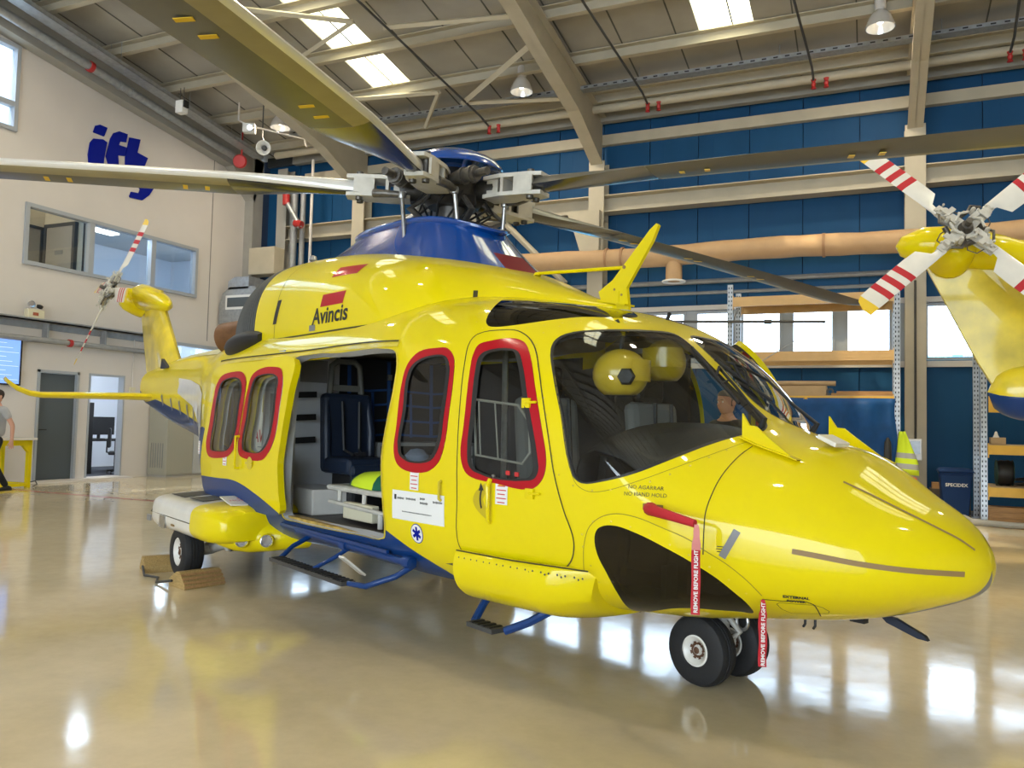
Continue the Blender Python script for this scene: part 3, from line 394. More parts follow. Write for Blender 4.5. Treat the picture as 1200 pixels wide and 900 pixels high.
# offices behind the left wall: two storeys
mb = MB()
mb.bx(XL-3.6, XL-3.5, 5, 17, 3.3, 9.1); mb.bx(XL-3.5, XL-.18, 5, 5.1, 3.3, 9.1); mb.bx(XL-3.5, XL-.18, 16.9, 17, 3.3, 7.2)
mb.bx(XL-3.5, XL-.18, 5, 17, 3.25, 3.4)
obj('wall_office', mb, M['office_white'], kind='structure')
obj('ceiling_office', MB().bx(XL-3.6, XL-.18, 5, 17, 5.75, 5.85), mat('office_ceiling', (.55, .56, .55), .8), kind='structure')
mb = MB().bx(-16.1, XL-.18, 11.40, 11.50, 3.4, 5.75).bx(-16.1, -16.0, 5.1, 11.4, 3.4, 5.75)
obj('wall_partition', mb, mat('partition_cream', (.62, .57, .47), .8), kind='structure')
mb = MB(); mb.bx(XL-3.6, XL-3.5, 5, 17, 0, 3.25); mb.bx(XL-3.5, XL-.18, 11.52, 11.60, 0, 3.25); mb.bx(XL-3.5, XL-.18, 15.45, 15.55, 0, 3.25)
obj('wall_lower_office', mb, M['office_white'], kind='structure')
# inner doors seen through the upstairs window
dl_m = mat('door_leaf_grey', (.30, .28, .25), .6)
t = empty('door_3', (-15.42, 11.39, 3.4), 0, kind='structure')
obj('door_leaf', MB().bx(-.40, .40, -.06, -.02, 0, 1.84), dl_m, t)
mb = MB(); mb.bx(-.47, -.40, -.08, 0, 0, 1.91); mb.bx(.40, .47, -.08, 0, 0, 1.91); mb.bx(-.40, .40, -.08, 0, 1.84, 1.91)
obj('door_frame', mb, M['darkgrey'], t)
obj('door_plate', MB().bx(-.12, .12, -.066, -.06, 1.25, 1.34), M['midgrey'], t)
t = empty('door_4', (-15.99, 10.90, 3.4), 0, kind='structure')
obj('door_leaf', MB().bx(.0, .04, -.4, .38, 0, 1.80), dl_m, t)
mb = MB(); mb.bx(0, .07, -.46, -.4, 0, 1.86); mb.bx(0, .07, .38, .44, 0, 1.86); mb.bx(0, .07, -.4, .38, 1.80, 1.86)
obj('door_frame', mb, M['darkgrey'], t)
# pictures on the far office wall
for k, (y0, y1, z0, z1, lab) in enumerate([(13.6, 15.0, 3.95, 4.55, 'wide framed dark blue picture on the upstairs office wall'), (15.6, 16.2, 4.0, 4.6, 'small square blue picture at the right on the upstairs office wall')]):
    t = empty('framed_picture', (XL-3.49, 0, 0), 0, lab, 'picture')
    obj('picture_frame', MB().bx(0, .03, y0, y1, z0, z1), M['white'], t)
    obj('picture_print', MB().bx(.03, .04, y0+.05, y1-.05, z0+.05, z1-.05), mat('print_%d' % k, (.02, .10, .22), .4, noise=.6, nscale=5), t)
obj('ceiling_light', MB().bx(XL-2.2, XL-1.9, 12.2, 13.8, 5.72, 5.75), M['lamp_on'], label='slim lit ceiling light in the upstairs office', cat='light')
point('office_fill', (XL-.6, 12.4, 5.55), 75, (.72, .86, 1))  # unseen points without fixtures, added to brighten the offices behind the panes
point('office_fill_end', (XL-.8, 15.6, 5.5), 30, (.72, .86, 1))  # added to lift the dark end wall of the office
point('office_fill_left', (-15.3, 9.2, 5.3), 55, (1, .85, .6))
point('office_fill_top', (XL-1.0, 7.2, 8.9), 120, (1, .95, .8))
point('office_fill_low', (XL-.5, 14.0, 2.9), 60, (.75, .88, 1))
point('office_fill_low_end', (XL-.5, 13.0, 2.9), 40, (.8, .9, 1))
obj('curtain', MB().prism([(0,0),(.28,0),(.10,1.15),(.0,1.15)], 0, .04, lambda a,b,h: (XL-.35-h, 11.64+a, 4.22+b)), M['black'], label='dark drawn curtain at the left of the middle upstairs pane', cat='curtain')

# doors in the left wall
t = empty('door_1', (XL, 10.98, 0), 0, kind='structure')
mb = MB(); mb.bx(-.14, .03, -.45, -.40, 0, 2.2); mb.bx(-.14, .03, .40, .45, 0, 2.2); mb.bx(-.14, .03, -.45, .45, 2.15, 2.2)
obj('door_frame', mb, M['frame'], t)
leaf = obj('door_leaf', MB().bx(-.09, -.05, -.40, .40, .01, 2.14), M['doorgrey'], t)
mb = MB().tube([(-.05, -.32, 1.03), (.01, -.32, 1.03), (.01, -.21, 1.03)], .011, 8)
obj('door_handle', mb, M['black'], leaf)
t2 = empty('door_2', (XL, 12.1, 0), 0, kind='structure')
mb = MB(); mb.bx(-.14, .02, -.435, -.40, .05, 2.2); mb.bx(-.14, .02, .40, .435, .05, 2.2); mb.bx(-.14, .02, -.4, .4, 2.16, 2.2)
obj('door_frame', mb, M['frame'], t2)
obj('trim_3', MB().bx(XL, XL+.30, 10.45, 12.62, 0, .045), M['wallwhite'], kind='structure')
# steel ledge and pipes on the left wall
mb = MB(); mb.bx(XL, XL+.22, 4, 13.45, 3.10, 3.13); mb.bx(XL, XL+.03, 4, 13.45, 2.98, 3.16); mb.bx(XL+.2, XL+.22, 4, 13.45, 3.10, 3.16)
obj('wall_ledge', mb, M['pipe'], label='long grey steel ledge along the white wall above the doors', cat='beam')
mb = MB().tube([(XL+.14, 4, 2.76), (XL+.14, 13.5, 2.76)], .055, 12)
for y in (10.6, 11.9, 13.2): mb.bx(XL, XL+.15, y-.02, y+.02, 2.80, 3.1)
pp = obj('wall_pipe', mb, M['pipe'], smooth=True, label='grey horizontal pipe below the ledge on the white wall', cat='pipe')
obj('coupling', MB().tube([(XL+.14, 11.05, 2.76), (XL+.14, 11.12, 2.76)], .075, 12), M['redpaint'], pp, smooth=True, label='red pipe coupling')
mb = MB().tube([(XL+.03, 12.72, 1.95), (XL+.03, 12.72, 3.0)], .012, 6); 
o = obj('wall_conduit', mb, M['wallwhite'], label='thin white conduit with a socket box right of the lit doorway', cat='conduit')
obj('socket_box', MB().bx(XL, XL+.06, 12.66, 12.78, 1.82, 1.96), M['cheese'], o)
# emergency light above the ledge
t = empty('emergency_light', (XL+.12, 10.32, 3.16), 0, 'small cream emergency light box with two lamp heads on the ledge', 'light')
obj('body', MB().bx(-.06, .06, -.17, .17, 0, .17), M['cheese'], t, bevel=.01)
obj('sign', MB().bx(.06, .066, -.07, .04, .05, .11), mat('red_panel', (.35, .08, .03), .5), t)
obj('lamp_head', MB().lathe([(.0,-.03),(.06,-.02),(.075,.03),(.06,.035),(0,.03)], 14, Matrix.Translation((.0,-.08,.26)) @ Matrix.Rotation(pi/2,4,'Y')), M['landing'], t, smooth=True)
obj('lamp_head', MB().lathe([(.0,-.03),(.05,-.02),(.06,.03),(.05,.035),(0,.03)], 14, Matrix.Translation((.0,.10,.23)) @ Matrix.Rotation(.5,4,'Y')), M['black'], t, smooth=True)
# TV screen
t = empty('wall_screen', (XL+.05, 9.2, 1.86), 0, 'blue lit flat screen on the white wall at the left frame edge', 'screen')
obj('bezel', MB().bx(-.04, .03, -1.0, .95, 0, .95), M['black'], t)
obj('display', MB().bx(.03, .034, -.97, .91, .03, .92), M['screenm'], t)
mb = MB()
for k in range(9): mb.bx(.034, .037, -.9, .88 - .12*(k % 3), .1+.085*k, .108+.085*k)
obj('display_lines', mb, mat('screen_line', (.5,.6,.9), .5, emit=(.5,.6,1), estr=.8), t)
# logo lettering "ifly"
P2 = {
 'dot': [(108.6,155),(111.2,147.5),(116.3,146.2),(125,150),(121.2,160)],
 'i': [(102.5,181),(105,167),(109,162.5),(120,163.5),(124.6,167),(121.5,184),(119.5,201),(129,207),(127.5,211.3),(117,207.5),(104,203)],
 'f': [(123.5,183),(128.8,162.5),(132.5,156),(139,154),(148.8,157.5),(147,167),(140,166),(138.5,170),(147.5,173),(145.5,183),(137.5,182),(139,206),(153,208.8),(151.3,217.5),(138.8,214.5),(127,196)],
 'l': [(146.3,184),(151.2,161.2),(163.8,163.8),(157.5,190),(155,206),(146,204)],
 'y': [(157,192),(160,178.8),(172.5,185.5),(165,203),(167,208),(175,208),(184,209),(180,220),(174,229),(166,234.8),(152,231.5),(151,230),(153,224.8),(162,226.5),(163.5,222),(158,214)]}
def pix_x(x, y, X):
    d = _r*((x-600)/944.6) - _u*((y-450)/944.6) + _f
    return Vector((0,0,1.34)) + d*(X/d.x)
lg = empty('wall_logo', (XL, 12.2, 6.2), 0, 'big blue slanted ifly lettering on the white wall', 'sign')
for k, pl in P2.items():
    q = [pix_x(x, y, XL) for x, y in pl]
    o = obj('letter' if k != 'dot' else 'letter_dot', MB().prism([(p.y-12.2, p.z-6.2) for p in q], .0, .03, lambda a,b,h: (h, a, b)), M['logo'], lg)

# corner column, gable rafter with its pipes
def ibeam_path(pts_bot, pts_top, x, w=.26, tf=.02, tw=.014):
    """beam in the plane X=x: bottom and top polylines (Y,z)"""
    mb = MB()
    for P in (pts_bot, pts_top):
        for (y0, z0), (y1, z1) in zip(P[:-1], P[1:]):
            V = [(x-w/2,y0,z0),(x+w/2,y0,z0),(x+w/2,y1,z1),(x-w/2,y1,z1)]
            V += [(a,b,c+tf) for a,b,c in V]
            mb.add(V, [(0,1,2,3),(7,6,5,4),(0,4,5,1),(1,5,6,2),(2,6,7,3),(3,7,4,0)])
    n = len(pts_bot)
    for i in range(n-1):
        V = [(x-tw/2,)+pts_bot[i], (x-tw/2,)+pts_bot[i+1], (x-tw/2,)+pts_top[i+1], (x-tw/2,)+pts_top[i]]
        V += [(a+tw,b,c) for a,b,c in V]
        mb.add(V, [(0,1,2,3),(7,6,5,4),(0,4,5,1),(1,5,6,2),(2,6,7,3),(3,7,4,0)])
    return mb
def zr_(y, d): return zroof(y) - d
def rafter(x, label, w=.26):
    ys = [16.35, 15.5, 14.5, 11.5, 6, 0, -6, -11.9]
    bot = [(16.35, 6.75), (15.5, 7.08), (14.5, 7.46), (11.5, 8.05)] + [(y, zr_(y, .78)) for y in ys[4:]]
    top = [(y, zr_(y, .24)) for y in ys]
    return obj('rafter', ibeam_path(bot, top, x, w), M['beam'], label=label, cat='beam', group=None)
def column(x, label, w=.34, ztop=6.95, y0=16.02, y1=16.36):
    t = empty('steel_column', (x, (y0+y1)/2, 0), 0, label, 'column')
    d = (y1-y0)/2
    mb = MB(); mb.bx(-w/2, w/2, -d, -d+.02, .02, ztop); mb.bx(-w/2, w/2, d-.02, d, .02, ztop); mb.bx(-.012, .012, -d+.02, d-.02, .02, ztop)
    obj('shaft', mb, M['beam'], t)
    obj('base_plate', MB().bx(-w/2-.05, w/2+.05, -d-.05, d+.05, 0, .02), M['beam'], t)
    mb = MB(); mb.bx(-w/2, w/2, -d+.02, d-.02, 6.7, 6.72); mb.bx(-w/2, w/2, -d+.02, d-.02, 5.7, 5.72)
    obj('stiffener', mb, M['beam'], t)
    return t
for x, lab in ((-11.3, 'beige steel column left of the rotor mast, left of three'), (-5.28, 'beige steel column rising behind the rotor blades, middle of three'), (.75, 'beige steel column left of the blue bin, rightmost of three')):
    column(x, lab)
for x, lab in ((-11.3, 'beige haunched roof rafter meeting the left column'), (-5.28, 'beige haunched roof rafter running down to the middle column'), (.75, 'beige haunched roof rafter above the right column')):
    rafter(x, lab)
t = empty('steel_column', (-13.65, 16.2, 0), 0, 'grey steel corner column beside the white conduit by the left corner', 'column')
mb = MB(); mb.bx(-.15, .15, -.15, -.13, 0, 7.7); mb.bx(-.15, .15, .13, .15, 0, 7.7); mb.bx(-.012, .012, -.13, .13, 0, 7.7)
obj('shaft', mb, M['beam_grey'], t)
# gable frame at the left wall
bot = [(15.2, 7.62), (12, 8.02), (6, 8.82), (0, 9.63)]; top = [(15.2, 8.22), (12, 8.60), (6, 9.40), (0, 10.2)]
mb = MB()
for (y0, z0), (y1, z1) in zip(bot[:-1], bot[1:]):
    V = [(XL, y0, z0), (XL+.28, y0, z0), (XL+.28, y1, z1), (XL, y1, z1)]; V += [(a,b,c+.55) for a,b,c in V]
    mb.add(V, [(0,1,2,3),(7,6,5,4),(0,4,5,1),(1,5,6,2),(2,6,7,3),(3,7,4,0)])
mb.add([(XL, 15.2, 7.62), (XL+.28, 15.2, 7.62), (XL+.28, 16.0, 6.9), (XL, 16.0, 6.9), (XL, 15.2, 8.2), (XL+.28, 15.2, 8.2), (XL+.28, 16.3, 8.0), (XL, 16.3, 8.0)], [(0,1,2,3),(7,6,5,4),(0,4,5,1),(1,5,6,2),(2,6,7,3),(3,7,4,0)])
mb.bx(XL, XL+.28, 15.95, 16.3, 0, 8.05)
obj('gable_beam', mb, M['beam_grey'], label='grey-beige sloping gable beam and post along the top of the white wall', cat='beam')
def slope(y, d): return zroof(y)-d
mb = MB().tube([(XL+.52, y, slope(y, .62)) for y in (15.3, 12, 8, 2)], .085, 12)
o = obj('roof_pipe', mb, M['galv'], smooth=True, label='galvanised sloping pipe beside the gable beam', cat='pipe')
obj('coupling', MB().tube([(XL+.52, 10.9, slope(10.9, .62)), (XL+.52, 10.98, slope(10.98, .62))], .11, 12), M['redpaint'], o, smooth=True, label='red pipe coupling')
for y in (11.6, 11.9): obj('pipe_clamp', MB().tube([(XL+.52, y, slope(y, .62)), (XL+.52, y+.06, slope(y+.06, .62))], .10, 12), M['galv'], o, smooth=True)
mb = MB()
def slopebox(mb, x0, x1, ya, yb, d0, d1):
    V = [(x0,ya,slope(ya,d1)),(x1,ya,slope(ya,d1)),(x1,yb,slope(yb,d1)),(x0,yb,slope(yb,d1)),(x0,ya,slope(ya,d0)),(x1,ya,slope(ya,d0)),(x1,yb,slope(yb,d0)),(x0,yb,slope(yb,d0))]
    mb.add(V, [(0,1,2,3),(7,6,5,4),(0,4,5,1),(1,5,6,2),(2,6,7,3),(3,7,4,0)])
slopebox(mb, XL+.75, XL+1.05, 2, 15.4, .50, .51); slopebox(mb, XL+.75, XL+.76, 2, 15.4, .42, .51); slopebox(mb, XL+1.04, XL+1.05, 2, 15.4, .42, .51)
for y in (9.3, 11.2, 13.0, 14.6):
    for x in (XL+.75, XL+1.05): mb.tube([(x, y, slope(y, .5)), (x, y, slope(y, .05))], .006, 6)
obj('cable_tray', mb, M['galv'], label='galvanised sloping cable tray hanging under the roof by the white wall', cat='cable tray')

# ---------- back wall ----------
WZ0, WZ1 = 2.70, 3.74
fnB = lambda a, z, t: (a, YB + .06 + t, z)
WX = [(-4.3, -3.45), (-3.27, -2.50), (-2.36, -1.57), (-1.41, -.61), (-.43, .38), (.92, 1.74), (1.92, 2.9), (3.1, 3.95), (4.15, 5.0), (5.2, 6.05), (-5.35, -4.45), (-6.45, -5.6), (-7.5, -6.65), (-8.5, -7.7), (-9.6, -8.75), (-10.7, -9.85), (-12.45, -11.6), (-13.5, -12.65)]
holesB = [(a, b, WZ0, WZ1) for a, b in WX]
wb = obj('wall_back', wall_cells(holesB, XL, XR, 0, lambda a: zroof(YB)+.05, fnB, .10), M['jointblue'], kind='structure')
# sandwich panels on it, one piece each
pw = 1.02; x = XL + .3; k = 0
edges = []
while x < XR - .05:
    edges.append((x, min(x+pw, XR))); x += pw
k = 0
for a, b in edges:
    for z0, z1 in ((0, WZ0-.13), (WZ1+.12, 7.93)):
        mb = MB(); g = .008
        mb.bx(a+g, b-g, YB, YB+.06, z0+.01, z1)
        mb.bx(a+.30, a+.312, YB-.004, YB, z0+.01, z1)
        obj('wall_panel', mb, M['wallblue'], wb)
# dark strip between wall head and roof
obj('trim_4', MB().bx(XL+.3, XR, YB-.10, YB+.05, 7.93, 8.2), M['dark_strip'], kind='structure')
# window strip: rails, frames, panes
mb = MB(); mb.bx(-10, XR, YB-.05, YB+.055, WZ0-.13, WZ0-.02); mb.bx(-10, XR, YB-.05, YB+.055, WZ1+.02, WZ1+.12)
obj('trim_5', mb, M['wallwhite'], kind='structure')
WX.sort()
for n, (a, b) in enumerate(WX):
    mb = MB(); f = .05; y0, y1 = YB-.03, YB+.05
    for q in [(a, b, WZ0, WZ0+f), (a, b, WZ1-f, WZ1), (a, a+f, WZ0+f, WZ1-f), (b-f, b, WZ0+f, WZ1-f)]: mb.bx(q[0], q[1], y0, y1, q[2], q[3])
    o = obj('window_%d' % (n+4), mb, M['frame'], kind='structure')
    obj('pane', MB().bx(a+f, b-f, YB+.01, YB+.018, WZ0+f, WZ1-f), M['glass_out'], o)
for a, b in zip(WX[:-1], WX[1:]):
    if b[0]-a[1] > .05: pass
mb = MB()
for (a, b), (c, d) in zip(WX[:-1], WX[1:]): mb.bx(b, c, YB+.0, YB+.06, WZ0-.02, WZ1+.02)
mb.bx(-14.4, WX[0][0], YB, YB+.06, WZ0-.02, WZ1+.02); mb.bx(WX[-1][1], XR, YB, YB+.06, WZ0-.02, WZ1+.02)
obj('trim_6', mb, M['frame'], kind='structure')
obj('far_building', MB().bx(-30, 60, 60, 70, 0, 6.2).bx(-30.5, 60.5, 59.7, 70.3, 6.2, 6.6), M['water'], label='pale blue low building far outside the window strip', cat='building')
# girts
for (x0, x1, z0, z1, y0, y1, lab) in [
    (-13.6, XR, 5.86, 6.22, 16.06, 16.40, 'deep beige steel girder across the back wall behind the rotor'),]:
    mb = MB(); mb.bx(x0, x1, y0, y1, z1-.02, z1); mb.bx(x0, x1, y0, y1, z0, z0+.02); mb.bx(x0, x1, y1-.12, y1-.10, z0+.02, z1-.02)
    obj('wall_girder', mb, M['beam'], label=lab, cat='beam')
mb = MB().bx(-13.2, XR, YB-.14, YB-.005, 7.40, 7.62)
obj('wall_girt', mb, M['beam'], label='thin beige horizontal rail high on the back wall', cat='beam')
# side braces
obj('diagonal_brace', MB().tube([(-7.45, 16.2, 5.82), (-6.0, 16.2, 4.4)], .07, 8), M['beam'], label='beige diagonal brace below the girder beside the middle column', cat='brace')
for x0, lab in ((-5.28, 'beige stub bracket on the middle column below the girder'),):
    mb = MB().prism([(-.9, 5.86), (-.17, 5.86), (-.17, 4.6), (-.45, 4.6), (-.75, 5.5)], -.2, .0, lambda a,b,h: (x0+a+.3, 16.05+h, b))
    obj('column_bracket', mb, M['beam'], label=lab, cat='bracket')
# pipes under the duct
for k, (z, y, r) in enumerate(((4.30, 16.25, .05), (4.08, 16.3, .035))):
    obj('wall_pipe', MB().tube([(-8, y, z+.02), (.6, y, z)], r, 8), M['pipe'], smooth=True, label=('thicker' if k == 0 else 'thinner') + ' grey pipe running below the tan air duct', cat='pipe')
# tan air duct
t = empty('air_duct', (-3, 15.75, 4.78), 0, 'long tan fabric-wrapped round air duct along the blue back wall', 'duct')
obj('duct_tube', MB().tube([(x, 0, .02*math.sin(x*1.3)) for x in [-5.2+.35*i for i in range(33)]], [.205+.008*math.sin(i*2.1) for i in range(33)], 20), M['duct'], t, smooth=True)
for x in (-1.95, -1.62, 2.2): obj('duct_band', MB().tube([(x, 0, 0), (x+.05, 0, 0)], .222, 20), mat('duct_band_%.1f' % x, (.36, .2, .1), .6), t, smooth=True)
obj('duct_outlet', MB().tube([(-.55, 0, -.05), (-.55, 0, -.52)], .16, 18), M['duct'], t, smooth=True)
obj('outlet_flange', MB().lathe([(.15, 0), (.23, -.02), (.23, -.05), (.12, -.03)], 20, Matrix.Translation((-.55, 0, -.5))), M['white'], t, smooth=True, label='white round outlet flange')

# ---------- roof ----------
def roof_quad(mb, x0, x1, ya, yb, d=0, th=.06):
    V = [(x0,ya,zroof(ya)-d),(x1,ya,zroof(ya)-d),(x1,yb,zroof(yb)-d),(x0,yb,zroof(yb)-d)]; V += [(a,b,c+th) for a,b,c in V]
    mb.add(V, [(3,2,1,0),(4,5,6,7),(0,1,5,4),(1,2,6,5),(2,3,7,6),(3,0,4,7)])
SK = [(-9.72, -8.80), (-2.80, -1.86), (4.1, 5.04)]
mb = MB(); xs = [XL-.1]
for a, b in SK:
    roof_quad(mb, xs[-1], a, YF-.5, YB+.4); roof_quad(mb, a, b, 14.25, YB+.4); roof_quad(mb, a, b, YF-.5, 6.0); xs.append(b)
roof_quad(mb, xs[-1], XR+.4, YF-.5, YB+.4)
ceil = obj('ceiling', mb, M['roof'], kind='structure')
for n, (a, b) in enumerate(SK):
    mb = MB(); roof_quad(mb, a, b, 6.0, 14.25, -.02, .01)
    obj('window_%d' % (40+n), mb, M['skylight'], kind='structure')
# joints between roof panels
for i in range(33):
    x = XL + .55 + i*1.0
    if any(a-.05 < x < b+.05 for a, b in SK): pass
    mb = MB(); roof_quad(mb, x-.012, x+.012, YF, YB, .012, .012)
    obj('roof_seam', mb, M['roofline'], ceil)
# purlins
py = 15.65
n = 0
t = None
while py > -11:
    mb = MB(); z = zroof(py)
    mb.bx(XL+.3, XR, py-.07, py+.07, z-.03, z-.01); mb.bx(XL+.3, XR, py+.05, py+.07, z-.22, z-.03); mb.bx(XL+.3, XR, py-.05, py+.07, z-.235, z-.22)
    obj('purlin', mb, M['beam'], ceil)
    py -= 1.45
# roof bracing
def strut(p, q, lab, r=.05, m=M['beam']):
    return obj('roof_brace', MB().tube([p, q], r, 4), m, label=lab, cat='brace')
rz = lambda x, y, d=.45: (x, y, zroof(y)-d)
strut(rz(-11.2, 12.6), rz(-8.35, 11.5), 'beige roof strut crossing in front of the long skylight')
strut(rz(-8.35, 11.5), rz(-11.2, 10.0), 'beige diagonal strut meeting the skylight corner from above')
strut(rz(-11.2, 13.55), rz(-8.0, 14.0), 'beige strut near the lower end of the long skylight')
strut(rz(-8.0, 14.0), rz(-9.0, 15.2), 'short beige strut below the long skylight')
strut(rz(-5.4, 12.9), rz(-7.7, 14.5), 'wide beige diagonal strut left of the middle rafter', .07)
strut(rz(-7.7, 14.5), rz(-5.4, 14.95), 'beige strut from the diagonal to the middle rafter')
strut(rz(-5.4, 12.2), rz(-7.9, 11.8), 'beige strut high beside the middle rafter at the top of the frame')
# cable tray and sprinkler main along the eave
t = empty('cable_tray', (0, 14.98, 8.04), 0, 'long perforated steel cable tray running under the roof along the back wall', 'cable tray')
mb = MB(); mb.bx(-12.5, XR, -.10, .10, 0, .008); 
obj('tray_floor', mb, M['galv'], t)
for s in (-.10, .10): obj('tray_side', MB().bx(-12.5, XR, s-.004, s+.004, .008, .07), M['galv'], t)
mb = MB()
for i in range(110): mb.bx(-12.4+i*.2, -12.32+i*.2, -.105, -.1045, .02, .045)
obj('tray_slots', mb, M['black'], t, kind='stuff')
mb = MB()
for i in range(9): mb.tube([(-11.9+2.6*i, 0, .0), (-11.9+2.6*i, 0, .30)], .008, 6)
obj('hanger', mb, M['galv'], t)
obj('sprinkler_main', MB().tube([(-13.6, 15.72, 7.93), (XR, 15.72, 7.93)], .085, 12), M['beam'], smooth=True, label='beige round pipe under the eave below the cable tray', cat='pipe')
obj('eave_beam', MB().bx(-13.5, XR, 16.22, 16.38, 7.86, 8.06), M['beam_grey'], label='grey square eave beam under the roof edge at the back wall', cat='beam')
for x, lab in ((-7.55, 'thin dark sprinkler pipe left of the middle rafter'), (-4.05, 'thin dark sprinkler pipe right of the middle rafter'), (-.95, 'thin dark sprinkler pipe right of the square skylight'), (2.15, 'thin dark sprinkler pipe at the right end of the roof')):
    t = empty('sprinkler_pipe', (x, 15.0, 7.8), 0, lab, 'pipe')
    obj('pipe_run', MB().tube([(-.55, -7.5, zroof(7.5)-.55-7.8), (0, 0, zroof(15)-.5-7.8), (0, .45, -.02)], .022, 8), M['darkgrey'], t)
    for dx in (0, .22): 
        obj('valve', MB().lathe([(.0,.09),(.05,.08),(.03,.03),(.045,.0),(.03,-.05),(.05,-.09),(0,-.1)], 10, Matrix.Translation((dx, .45, -.08))), M['redpaint'], t, smooth=True, label='red valve')
# high bay lamps (each carries its own light)
def lamp(x, y, label, first=[None]):
    z = zroof(y) - .42
    if first[0] is None:
        t = empty('high_bay_lamp', (x, y, z), 0, label, 'lamp')
        obj('housing', MB().lathe([(.0,.42),(.06,.42),(.09,.36),(.09,.2),(.07,.18),(0,.18)], 16), M['wallwhite'], t, smooth=True)
        mr = mat('acrylic_reflector', (.75, .75, .74), .15, metal=.5)
        obj('reflector', MB().lathe([(.07,.18),(.12,.14),(.18,.05),(.225,-.08),(.235,-.12),(.215,-.12),(.17,.04),(.1,.12),(.05,.14)], 24), mr, t, smooth=True)
        obj('bulb', MB().lathe([(0,.14),(.045,.12),(.06,.03),(.04,-.04),(0,-.06)], 12), M['lamp_on'], t, smooth=True)
        obj('suspension', MB().tube([(0,0,.42),(0,0,.44)], .012, 6), M['darkgrey'], t)
        first[0] = t
    else:
        t = copy_tree(first[0]); t.location = (x, y, z); t['label'] = label
    d = area('lamp_light', (x, y, z-.14), (0,0,0), .4, .4, 60, (1, .86, .64), 'DISK')
    return t
labs = ['round high bay lamp left of the middle rafter', 'round high bay lamp at the top of the frame beside the right rafter', 'round high bay lamp above the loudspeaker horn behind the blades']
for i, (x, y) in enumerate(LAMPS):
    lamp(x, y, labs[i] if i < 3 else 'round high bay lamp outside the frame, %s' % ['','','','the middle row centre','the middle row right','the middle row left','the front row centre','the front row right','the front row far right','the middle row far right','the back row far right','the front row left'][i])

# right wall and front wall with open doorway
obj('wall_right', MB().bx(XR, XR+.2, YF, YB, 0, zroof(YB)).add([(XR, YB, zroof(YB)), (XR+.2, YB, zroof(YB)), (XR+.2, YF, zroof(YF)), (XR, YF, zroof(YF)), (XR, YF, zroof(YB)), (XR+.2, YF, zroof(YB))], [(0,1,2,3), (0,3,4), (1,5,2), (2,5,4,3)]), M['wallwhite'], kind='structure')
obj('wall_front', wall_cells([(-10, 8, 0, 6.2)], XL, XR, 0, lambda a: zroof(YF), lambda a,z,t: (a, YF-t, z), .15), M['wallwhite'], kind='structure')

# ---- corner clutter: conduit, horn, camera, air unit ----
t = empty('loudspeaker_horn', (-12.45, 14.0, 7.42), 0, 'round white loudspeaker horn under the roof near the left corner', 'loudspeaker')
Mh = Matrix.Rotation(math.radians(100), 4, 'X') @ Matrix.Rotation(0, 4, 'Z')
Mh = (Vector((.55, -1, -.28)).to_track_quat('Z', 'Y').to_matrix()).to_4x4()
obj('horn', MB().lathe([(.05,-.2),(.06,-.02),(.09,.06),(.16,.12),(.165,.13),(.155,.13),(.085,.07),(.05,.0)], 20, Mh), M['white'], t, smooth=True)
obj('horn_throat', MB().lathe([(0,.10),(.05,.09),(.06,.02),(.05,-.19),(0,-.2)], 14, Mh), M['darkgrey'], t, smooth=True)
obj('hanger', MB().tube([(0, .05, .0), (-.12, .05, .3), (-.12, .05, 1.03)], .015, 8), M['darkgrey'], t)
t = empty('security_camera', (-12.6, 13.55, 7.75), 0, 'white ceiling camera and flood light on a bent pipe near the left corner', 'camera')
obj('bracket_pipe', MB().tube([(-.12, -.1, .55), (-.12, -.1, .15), (.05, .0, .05), (1.0, .75, -.12), (1.05, .8, -.3)], .02, 8), M['wallwhite'], t, smooth=True)
obj('camera_body', MB().box((.1, .0, -.03), (.26, .16, .2), Matrix.Rotation(.5, 3, 'Z')), M['white'], t, bevel=.01)
obj('lens', MB().lathe([(0,.12),(.06,.12),(.07,0),(0,0)], 14, Matrix.Translation((.22, -.08, -.06)) @ Mh), M['landing'], t, smooth=True)
t = empty('wall_box', (-13.25, 12.35, 7.85), 0, 'small white sensor box hanging below the sloping tray', 'box')
obj('body', MB().bx(-.1, .1, -.08, .08, -.13, .13), M['white'], t, bevel=.01)
obj('lens', MB().bx(.1, .14, -.06, .06, -.02, .12), M['black'], t)
obj('hanger', MB().tube([(-.05,0,.1),(-.05,0,.42)], .008, 6).tube([(.05,0,.1),(.05,0,.42)], .008, 6), M['darkgrey'], t)
obj('white_conduit', MB().tube([(-12.55, 15.85, 7.75), (-12.55, 15.85, 4.55), (-12.62, 15.85, 4.45), (-13.1, 15.85, 4.42), (-14.1, 15.8, 4.42), (-14.15, 15.8, 4.05)], .035, 8), M['wallwhite'], smooth=True, label='white conduit dropping down the corner and bending left', cat='conduit')
obj('white_conduit', MB().tube([(-12.6, 15.82, 4.33), (-13.55, 15.82, 4.31), (-13.6, 15.82, 3.85), (-13.3, 15.82, 3.75)], .03, 8), M['wallwhite'], smooth=True, label='short white conduit loop below the corner box', cat='conduit')
obj('junction_box', MB().bx(-14.2, -13.4, 15.55, 15.95, 4.92, 5.60), M['beam'], label='beige box duct under the girder in the left corner', cat='box', bevel=.02)
t = empty('air_handler', (-14.15, 15.4, 3.65), 0, 'galvanised air handling unit with curved elbow in the left corner', 'air unit')
prof = [(0,0),(1.3,0),(1.3,.55),(1.1,.9),(.3,.9),(.08,.75),(0,.5)]
obj('casing', MB().prism(prof, -.25, .35, lambda a,b,h: (-.55+a, h, b)), M['galv'], t)
